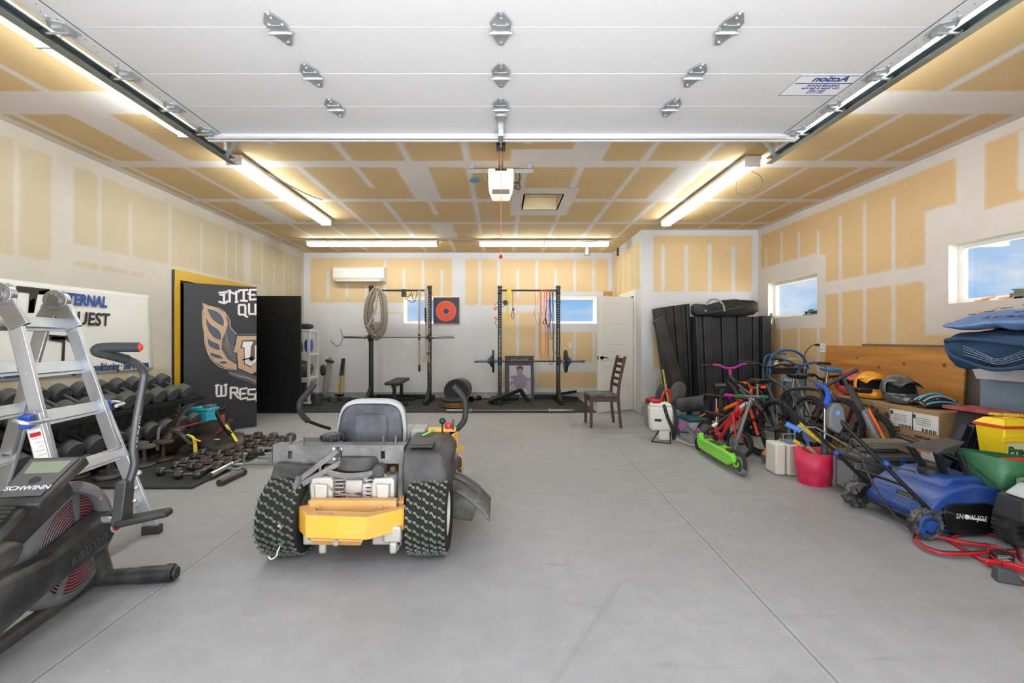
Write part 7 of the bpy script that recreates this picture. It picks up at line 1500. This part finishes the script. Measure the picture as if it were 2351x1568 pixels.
t = T('snow_brush', 'yellow-bristled brush with a blue head sticking out of the crimson tub', 'brush', (2.74, 3.98, .2))
b = MB(); bd0, bd1 = V((-.10,.04,.30)), V((.16,-.04,.08)); b.bar(bd0, bd1, .07, .05); b.build('bristles', mat('bristle_yellow','c9ac1e',.8,var=.3,scale=60,bump=.5), t); MB().bar(V((-.10,.03,.30))+V((-.0,0,.0)), V((-.02,0,.04)), .02, .02).cyl((.04,-.04,.15),(.07,-.06,.17),.03,n=12).build('handle', BLUEP, t)
t = T('garden_sprinkler', 'orange and yellow snow-scraper toy pointing up out of the crimson tub', 'scraper', (2.68, 4.0, .2)); MB().cyl((0,0,.0),(-.06,.02,.13),.009,n=8).build('handle', ORG, t); MB().bx((-.07,.02,.145),(.05,.02,.03),(0,30,0)).build('scraper_head', YS, t)
t = T('grease_gun', 'grey grease gun with a thin rigid pipe standing in the crimson tub', 'grease gun', (2.77, 3.9, .22)); MB().cyl((0,0,0),(0,0,.12),.028,n=16).cyl((0,0,.12),(0,0,.15),.016,n=12).bar((0,0,.05),(.10,0,.06),.04,.04).build('body', TBX, t); MB().tube(catmull([(0,0,.15),(0,0,.35),(.005,0,.48),(.03,0,.55),(.07,.02,.58)],4),.005,6).build('pipe', GALV, t)
o = MB().bar((0,0,0),(-.1,.02,.10),.03,.03).build('wooden_tool', mat('wood_tan','a5835a',.6)); tag(o, 'tan wooden tool handle poking out of the crimson tub', 'tool handle', loc=(2.76,3.93,.22))
t = T('grooved_case', 'cream plastic case with vertical grooves and a blue-grey handle', 'case', (2.66, 4.29, .003), -4)
CRE = mat('case_cream','d5d3c8',.45,var=.03); MB().box(-.12,-.03,-.10,.09,0,.285).box(-.02,.125,-.115,.10,0,.285).build('shell', CRE, t, bevel=.014, seg=3); b = MB()
for i in range(9): b.box(.0+.012*i,.004+.012*i,-.119,-.113,.02,.265)
b.build('grooves', mat('groove_cream','b9b7ab',.5), t); BG_ = mat('blue_grey_plastic','6f8296',.45); MB().box(-.01,.12,-.10,.08,.285,.30).tube([(.0,.0,.30),(.0,.0,.36),(.10,.0,.36),(.10,.0,.30)],.009,6).build('handle', BG_, t)
t = T('play_ball', 'small orange and grey ball on the floor left of the cream case', 'ball', (2.71, 4.60, .072)); MB().ball((0,0,0),(.075,.075,.07)).build('body', mat('ball_grey','5f5f63',.5,var=.15), t); MB().lathe([(.072,.022),(.06,.045),(.03,.066),(.001,.072)], n=20).build('cap', mat('ball_orange','d9702c',.5), t)
# second machine: green-grey power tool with long black handle
eg = T('power_sweeper', 'black and lime cordless yard machine with a long black handle, at the frame edge', 'yard machine', (3.05, 2.75, 0)); E_ = lambda: MB().tf(Matrix.Translation(V((.10, 0, 0))) @ world(eg).M)
EGR = mat('ego_grey','303235',.5,var=.05); E_().hexa([(2.90,2.60,.18),(3.35,2.60,.14),(3.35,2.80,.14),(2.90,2.80,.18),(2.92,2.62,.33),(3.35,2.62,.37),(3.35,2.78,.37),(2.92,2.78,.33)]).build('housing', EGR, eg, bevel=.02, seg=3)
E_().hexa([(2.91,2.60,.33),(3.3,2.60,.36),(3.3,2.74,.36),(2.91,2.74,.33),(2.98,2.63,.40),(3.3,2.62,.43),(3.3,2.72,.43),(2.98,2.72,.40)]).build('top_cover', mat('ego_light','aeb3b9',.4), eg, bevel=.015)
E_().prism([(2.95,.28),(3.02,.31),(3.2,.31),(3.2,.27),(3.0,.26)], (0,2.6,0), (1,0,0), (0,0,1), -.002, .006).prism([(2.94,.20),(3.02,.235),(3.2,.21),(3.2,.18),(3.0,.185)], (0,2.6,0), (1,0,0), (0,0,1), -.002, .006).build('lime_trim', LIME, eg)
b = E_().lathe([(.03,-.06),(.10,-.06),(.115,-.03),(.118,0),(.115,.03),(.10,.06),(.03,.06)], (3.05,2.80-.03,.12), (.25,1,0), 36)
for i in range(26): a = 2*math.pi*i/26; b.bx((3.05+.114*math.cos(a),2.77,.12+.114*math.sin(a)),(.014,.10,.008),(0,-math.degrees(a),0))
b.build('rotor', mat('rotor_rubber','232427',.75,dust='6b6a68',dustamt=.4,dscale=14), eg); b = E_()
for i in range(14): a = 2*math.pi*i/14; b.bar((3.05+.03*math.cos(a),2.69,.12+.03*math.sin(a)),(3.05+.09*math.cos(a+.3),2.69,.12+.09*math.sin(a+.3)),.006,.03,(0,1,0))
b.build('rotor_blades', BLK, eg)
E_().tube([(3.27,2.80,.36),(3.29,2.95,.30),(2.96,3.22,.475),(2.93,3.25,.49)],.014,10).tube([(3.0,3.2,.44),(3.25,3.1,.32)],.011,8).build('handle_tube', HT, eg); E_().tube(catmull([(2.96,3.23,.475),(2.90,3.27,.51),(2.84,3.32,.54),(2.80,3.34,.55)],4),.02,10).build('foam_grip', BLK, eg)
E_().bar((2.86,3.27,.475),(2.93,3.22,.445),.02,.012).build('orange_lever', ORG, eg); E_().tube(catmull([(2.98,3.1,.50),(3.05,2.85,.30),(3.1,2.70,.22),(3.2,2.5,.12)],5),.004,5).build('cable', BLK, eg); E_().box(3.22,3.26,2.68,2.71,0,.16).build('leg', BLKM, eg)
# green spreader
t = T('lawn_spreader', 'green garden spreader hopper with an orange dial and battery tools inside', 'spreader', (3.42, 2.99, 0)); GH = mat('hopper_green','2f6b45',.4,var=.06,dust='5f8a6d',dustamt=.3)
b = MB(); ring = []
for (a_, c_, z) in ((.16,.08,.22),(.27,.15,.30),(.31,.19,.47)):
    for k in range(36):
        th = 2*math.pi*k/36; cx_ = math.copysign(abs(math.cos(th))**.5, math.cos(th)); cy_ = math.copysign(abs(math.sin(th))**.5, math.sin(th)); ring.append((a_*cx_, c_*cy_, z + (.04*(-cx_) if z > .4 else 0)))
b.add(ring, [(i*36+k, i*36+(k+1) % 36, (i+1)*36+(k+1) % 36, (i+1)*36+k) for i in range(2) for k in range(36)] + [tuple(range(36))[::-1]]); b.build('hopper', GH, t, solid=.008)
b = MB().cyl((-.10,-.172,.335),(-.10,-.19,.33),.045,n=24)
for k in range(12): a = k*math.pi/6; b.cyl((-.10+.042*math.cos(a),-.19,.33+.042*math.sin(a)),(-.10+.042*math.cos(a),-.175,.335+.042*math.sin(a)),.008,n=6)
b.build('dial', mat('dial_orange','e0742c',.5), t); MB().box(-.24,-.14,-.185,-.180,.34,.40).build('sticker', mat('spreader_sticker','9db08f',.5,var=.3,scale=40), t)
MB().tube([(-.24,-.05,.26),(-.255,-.10,.2),(-.25,-.10,.02)],.014,8).tube([(.24,-.05,.26),(.26,-.1,.02)],.014,8).tube([(-.25,-.1,.02),(.26,-.1,.02),(.26,.12,.02),(-.25,.12,.02),(-.25,-.1,.02)],.011,8).build('frame', BLKM, t)
for x in (-.22,.22): MB().cyl((x-.02,.08,.10),(x+.02,.08,.10),.098,n=24).build('wheel', RUB, t)
t = T('battery_tool', 'black and red battery charger lying in the green hopper', 'charger', (3.46, 3.0, .33)); MB().box(-.12,.10,-.08,.08,0,.11).build('body', BLK, t, bevel=.01); MB().box(-.11,.09,-.07,.07,.11,.13).build('top', RED, t, bevel=.008)
o = pad(0,0,0,.07,.05,.08).build('black_pouch', NYL); tag(o, 'black pouch in the green hopper beside the charger', 'pouch', loc=(3.62, 2.98, .40))
# crate + weed-preventer bin
t = MB().box(3.56,3.74,3.20,3.42,.002,.40).build('storage_crate', mat('crate_dark','26282b',.6)); tag(t, 'dark crate under the yellow-lidded bin', 'crate')
t = T('garden_bin', 'bright yellow bin with red rim and green lettering at the frame edge', 'bin', (3.68, 3.31, .402)); YB_ = mat('bin_yellow','f0d020',.4,var=.03)
MB().hexa([(-.11,-.09,0),(.12,-.09,0),(.12,.09,0),(-.11,.09,0),(-.135,-.10,.22),(.14,-.10,.22),(.14,.10,.22),(-.135,.10,.22)]).build('body', YB_, t, bevel=.01); MB().box(-.145,.15,-.108,.108,.22,.24).build('rim', mat('rim_red','d8402a',.4), t, bevel=.004); MB().hexa([(-.14,-.105,.24),(.145,-.105,.24),(.145,.105,.24),(-.14,.105,.24),(-.10,-.07,.28),(.11,-.07,.28),(.11,.07,.28),(-.10,.07,.28)]).box(-.02,.04,-.015,.015,.28,.285).build('lid', YB_, t, bevel=.01)
MB().box(-.155,.16,-.10,-.115,.13,.16).build('handle_ledge', YB_, t); txt('Preen', .085, mat('preen_green','1d6a3a',.5), 'lettering', t, (-.108,-.102,.035), (1,0,0), (0,-.04,1), bold=.003, sx=.9); MB().box(-.105,.115,-.0985,-.093,.02,.12).build('label', mat('bin_white','efe8b8',.5), t)
o = MB().bar((0,0,0),(.3,-.12,-.005),.02,.02).build('chain_bar', mat('bar_yellow_black','c9a92a',.5,var=.5,scale=70)); tag(o, 'yellow and black scraper handle lying above the yellow bin', 'handle', loc=(3.62,3.38,.702))
# sawhorses with red planks
t = T('sawhorse', 'black plastic sawhorse in front of the blue-grey cabinet', 'sawhorse', (3.93, 3.58, .002)); SW = mat('sawhorse_black','2d2d2f',.6,var=.1,dust='5d5b57',dustamt=.35)
MB().prism([(-.06,.58),(.06,.58),(.045,.655),(-.045,.655)], (0,.30,0), (1,0,0), (0,0,1), 0, .60).build('beam', SW, t, bevel=.006)
for sy in (-1,1):
    for sx_ in (-1,1): MB().hexa([(sx_*.17-.02,sy*.33-.03,0),(sx_*.17+.02,sy*.33-.03,0),(sx_*.17+.02,sy*.33+.03,0),(sx_*.17-.02,sy*.33+.03,0),(sx_*.035-.02,sy*.24-.05,.62),(sx_*.035+.02,sy*.24-.05,.62),(sx_*.035+.02,sy*.24+.05,.62),(sx_*.035-.02,sy*.24+.05,.62)]).build('leg', SW, t, bevel=.004)
MB().prism([(-.30,.40),(.30,.40),(.30,.60),(-.30,.60),(-.30,.58),(-.18,.56),(0,.50),(.18,.56),(.30,.58)][:0] or [(-.28,.60),(-.26,.48),(-.17,.56),(0,.585),(.17,.56),(.26,.48),(.28,.60)], (-.07,0,0), (0,1,0), (0,0,1), 0, .02).build('web', SW, t)
RW = mat('red_wood','a33a42',.55,var=.1,dust='d4b6b4',dustamt=.25,dscale=12)
for i, (dx, dy, dz, lb) in enumerate(((0,0,0,'front red painted plank on top of the black sawhorse'),(.11,-.06,.004,'rear red painted plank on the sawhorse, touching the cabinet'))):
    o = MB().box(-.045,.045,-.40,.40,0,.028).build('red_plank', RW, bevel=.003); tag(o, lb, 'plank', 'red planks', (3.87+dx, 3.55+dy, .660+dz))
# dark blue steel channels leaning behind the blower
for i in range(3):
    o = MB().bar((0,0,0),(.30,.06,.56),.05,.05,(0,1,0)).build('steel_channel', mat('channel_navy','1a2233',.4,metal=.3)); tag(o, ['leftmost','middle','rightmost'][i] + ' of the dark steel channels leaning on the sawhorse', 'channel', 'leaning steel channels', (3.36+.085*i, 3.52+.02*i, .01))
# jumper cables and charger on the floor
def fc(pts, z=.012): return [V((FL(x, y).x, FL(x, y).y, z)) for x, y in pts]
t = T('jumper_cables', 'red and black jumper cables looped on the concrete at the lower right', 'cables', (0,0,0))
cp = fc([(2351,1345),(2320,1330),(2290,1310),(2240,1282),(2200,1258),(2182,1246),(2190,1237),(2220,1230),(2265,1229),(2310,1240),(2335,1262),(2343,1285),(2351,1295)])
c2 = fc([(2330,1290),(2290,1268),(2250,1262),(2205,1255),(2160,1243),(2125,1238),(2104,1242),(2104,1252),(2125,1268),(2160,1280),(2210,1283),(2260,1280),(2330,1277)], .026)
for nm, m_, dd in (('red_cable', RED, 0), ('black_cable', BLK, .019)):
    q = MB().tube([p + V((dd*.6, dd, 0)) for p in catmull(cp, 6)], .009, 7).tube([p + V((dd*.6, dd, 0)) for p in catmull(c2, 6)], .009, 7); q.build(nm, m_, t)
MB().tube(catmull(fc([(2268,1264),(2270,1282),(2290,1300)],.03),4),.006,6).build('red_cable_end', RED, t)
k = FL(2285,1305); MB().bx((k.x,k.y,.03),(.10,.03,.03),(0,0,-15)).build('clamp', RED, t, bevel=.006)
k = FL(2335,1318); MB().bx((k.x,k.y,.035),(.10,.035,.035),(0,0,-50)).build('clamp', RED, t, bevel=.006)
k = FL(2300,1290); t = T('battery_charger', 'black charger brick with printed label among the jumper cables', 'charger', (k.x,k.y,.001), -6); MB().box(-.05,.05,-.02,.02,.0,.055).build('body', BLK, t, bevel=.004); bb2 = MB()
for i in range(5): bb2.box(-.04,.035-.01*(i % 3),-.0206,-.0202,.008+.008*i,.011+.008*i)
bb2.build('print', WHTP, t)
k = FL(2312,1335); t = T('battery_charger', 'dark grey charger box with a switch, nearest the camera among the cables', 'charger', (k.x,k.y,.001), -25); MB().hexa([(-.05,-.035,0),(.05,-.035,0),(.05,.035,0),(-.05,.035,0),(-.045,-.03,.07),(.03,-.03,.06),(.03,.03,.06),(-.045,.03,.07)]).build('body', TBX, t, bevel=.006); MB().tube(catmull([(.05,0,.02),(.07,-.1,.006),(.1,-.16,.006),(.14,-.13,.006),(.18,-.16,.006),(.14,-.2,.006),(.2,-.14,.006)],5),.004,6).build('cord', BLK, t)
# ================= finishing =================
for c in DUF_.children:
    if c.name.startswith('body'): lump(c, .03)
def split_islands(o):                                     # one part per separate piece (bolts, rivets, pads)
    me = o.data; n_ = len(me.vertices); par = list(range(n_))
    def fd_(i):
        while par[i] != i: par[i] = par[par[i]]; i = par[i]
        return i
    for p in me.polygons:
        a = fd_(p.vertices[0])
        for q in p.vertices[1:]: par[fd_(q)] = a
    isl = {}
    for p in me.polygons: isl.setdefault(fd_(p.vertices[0]), []).append(p)
    if len(isl) < 2: return
    base = o.name.split('.')[0]
    for k, ps in enumerate(isl.values()):
        ids = sorted({v for p in ps for v in p.vertices}); mp_ = {v: i for i, v in enumerate(ids)}
        m2 = bpy.data.meshes.new(base); m2.from_pydata([tuple(me.vertices[i].co) for i in ids], [], [[mp_[v] for v in p.vertices] for p in ps])
        for mt in me.materials: m2.materials.append(mt)
        m2.polygons.foreach_set('use_smooth', [True]*len(m2.polygons)); m2.set_sharp_from_angle(angle=rad(38))
        if k == 0: o.data = m2; continue
        c = o.copy(); c.data = m2; COL.objects.link(c)
for o in list(COL.objects):
    if o.type == 'MESH' and o.name.split('.')[0] in ('bolt', 'rivet', 'grip_pad', 'stem_sleeve', 'corner_post', 'carabiner', 'knot', 'clamp_knob', 'knob_set', 'tape'): split_islands(o)
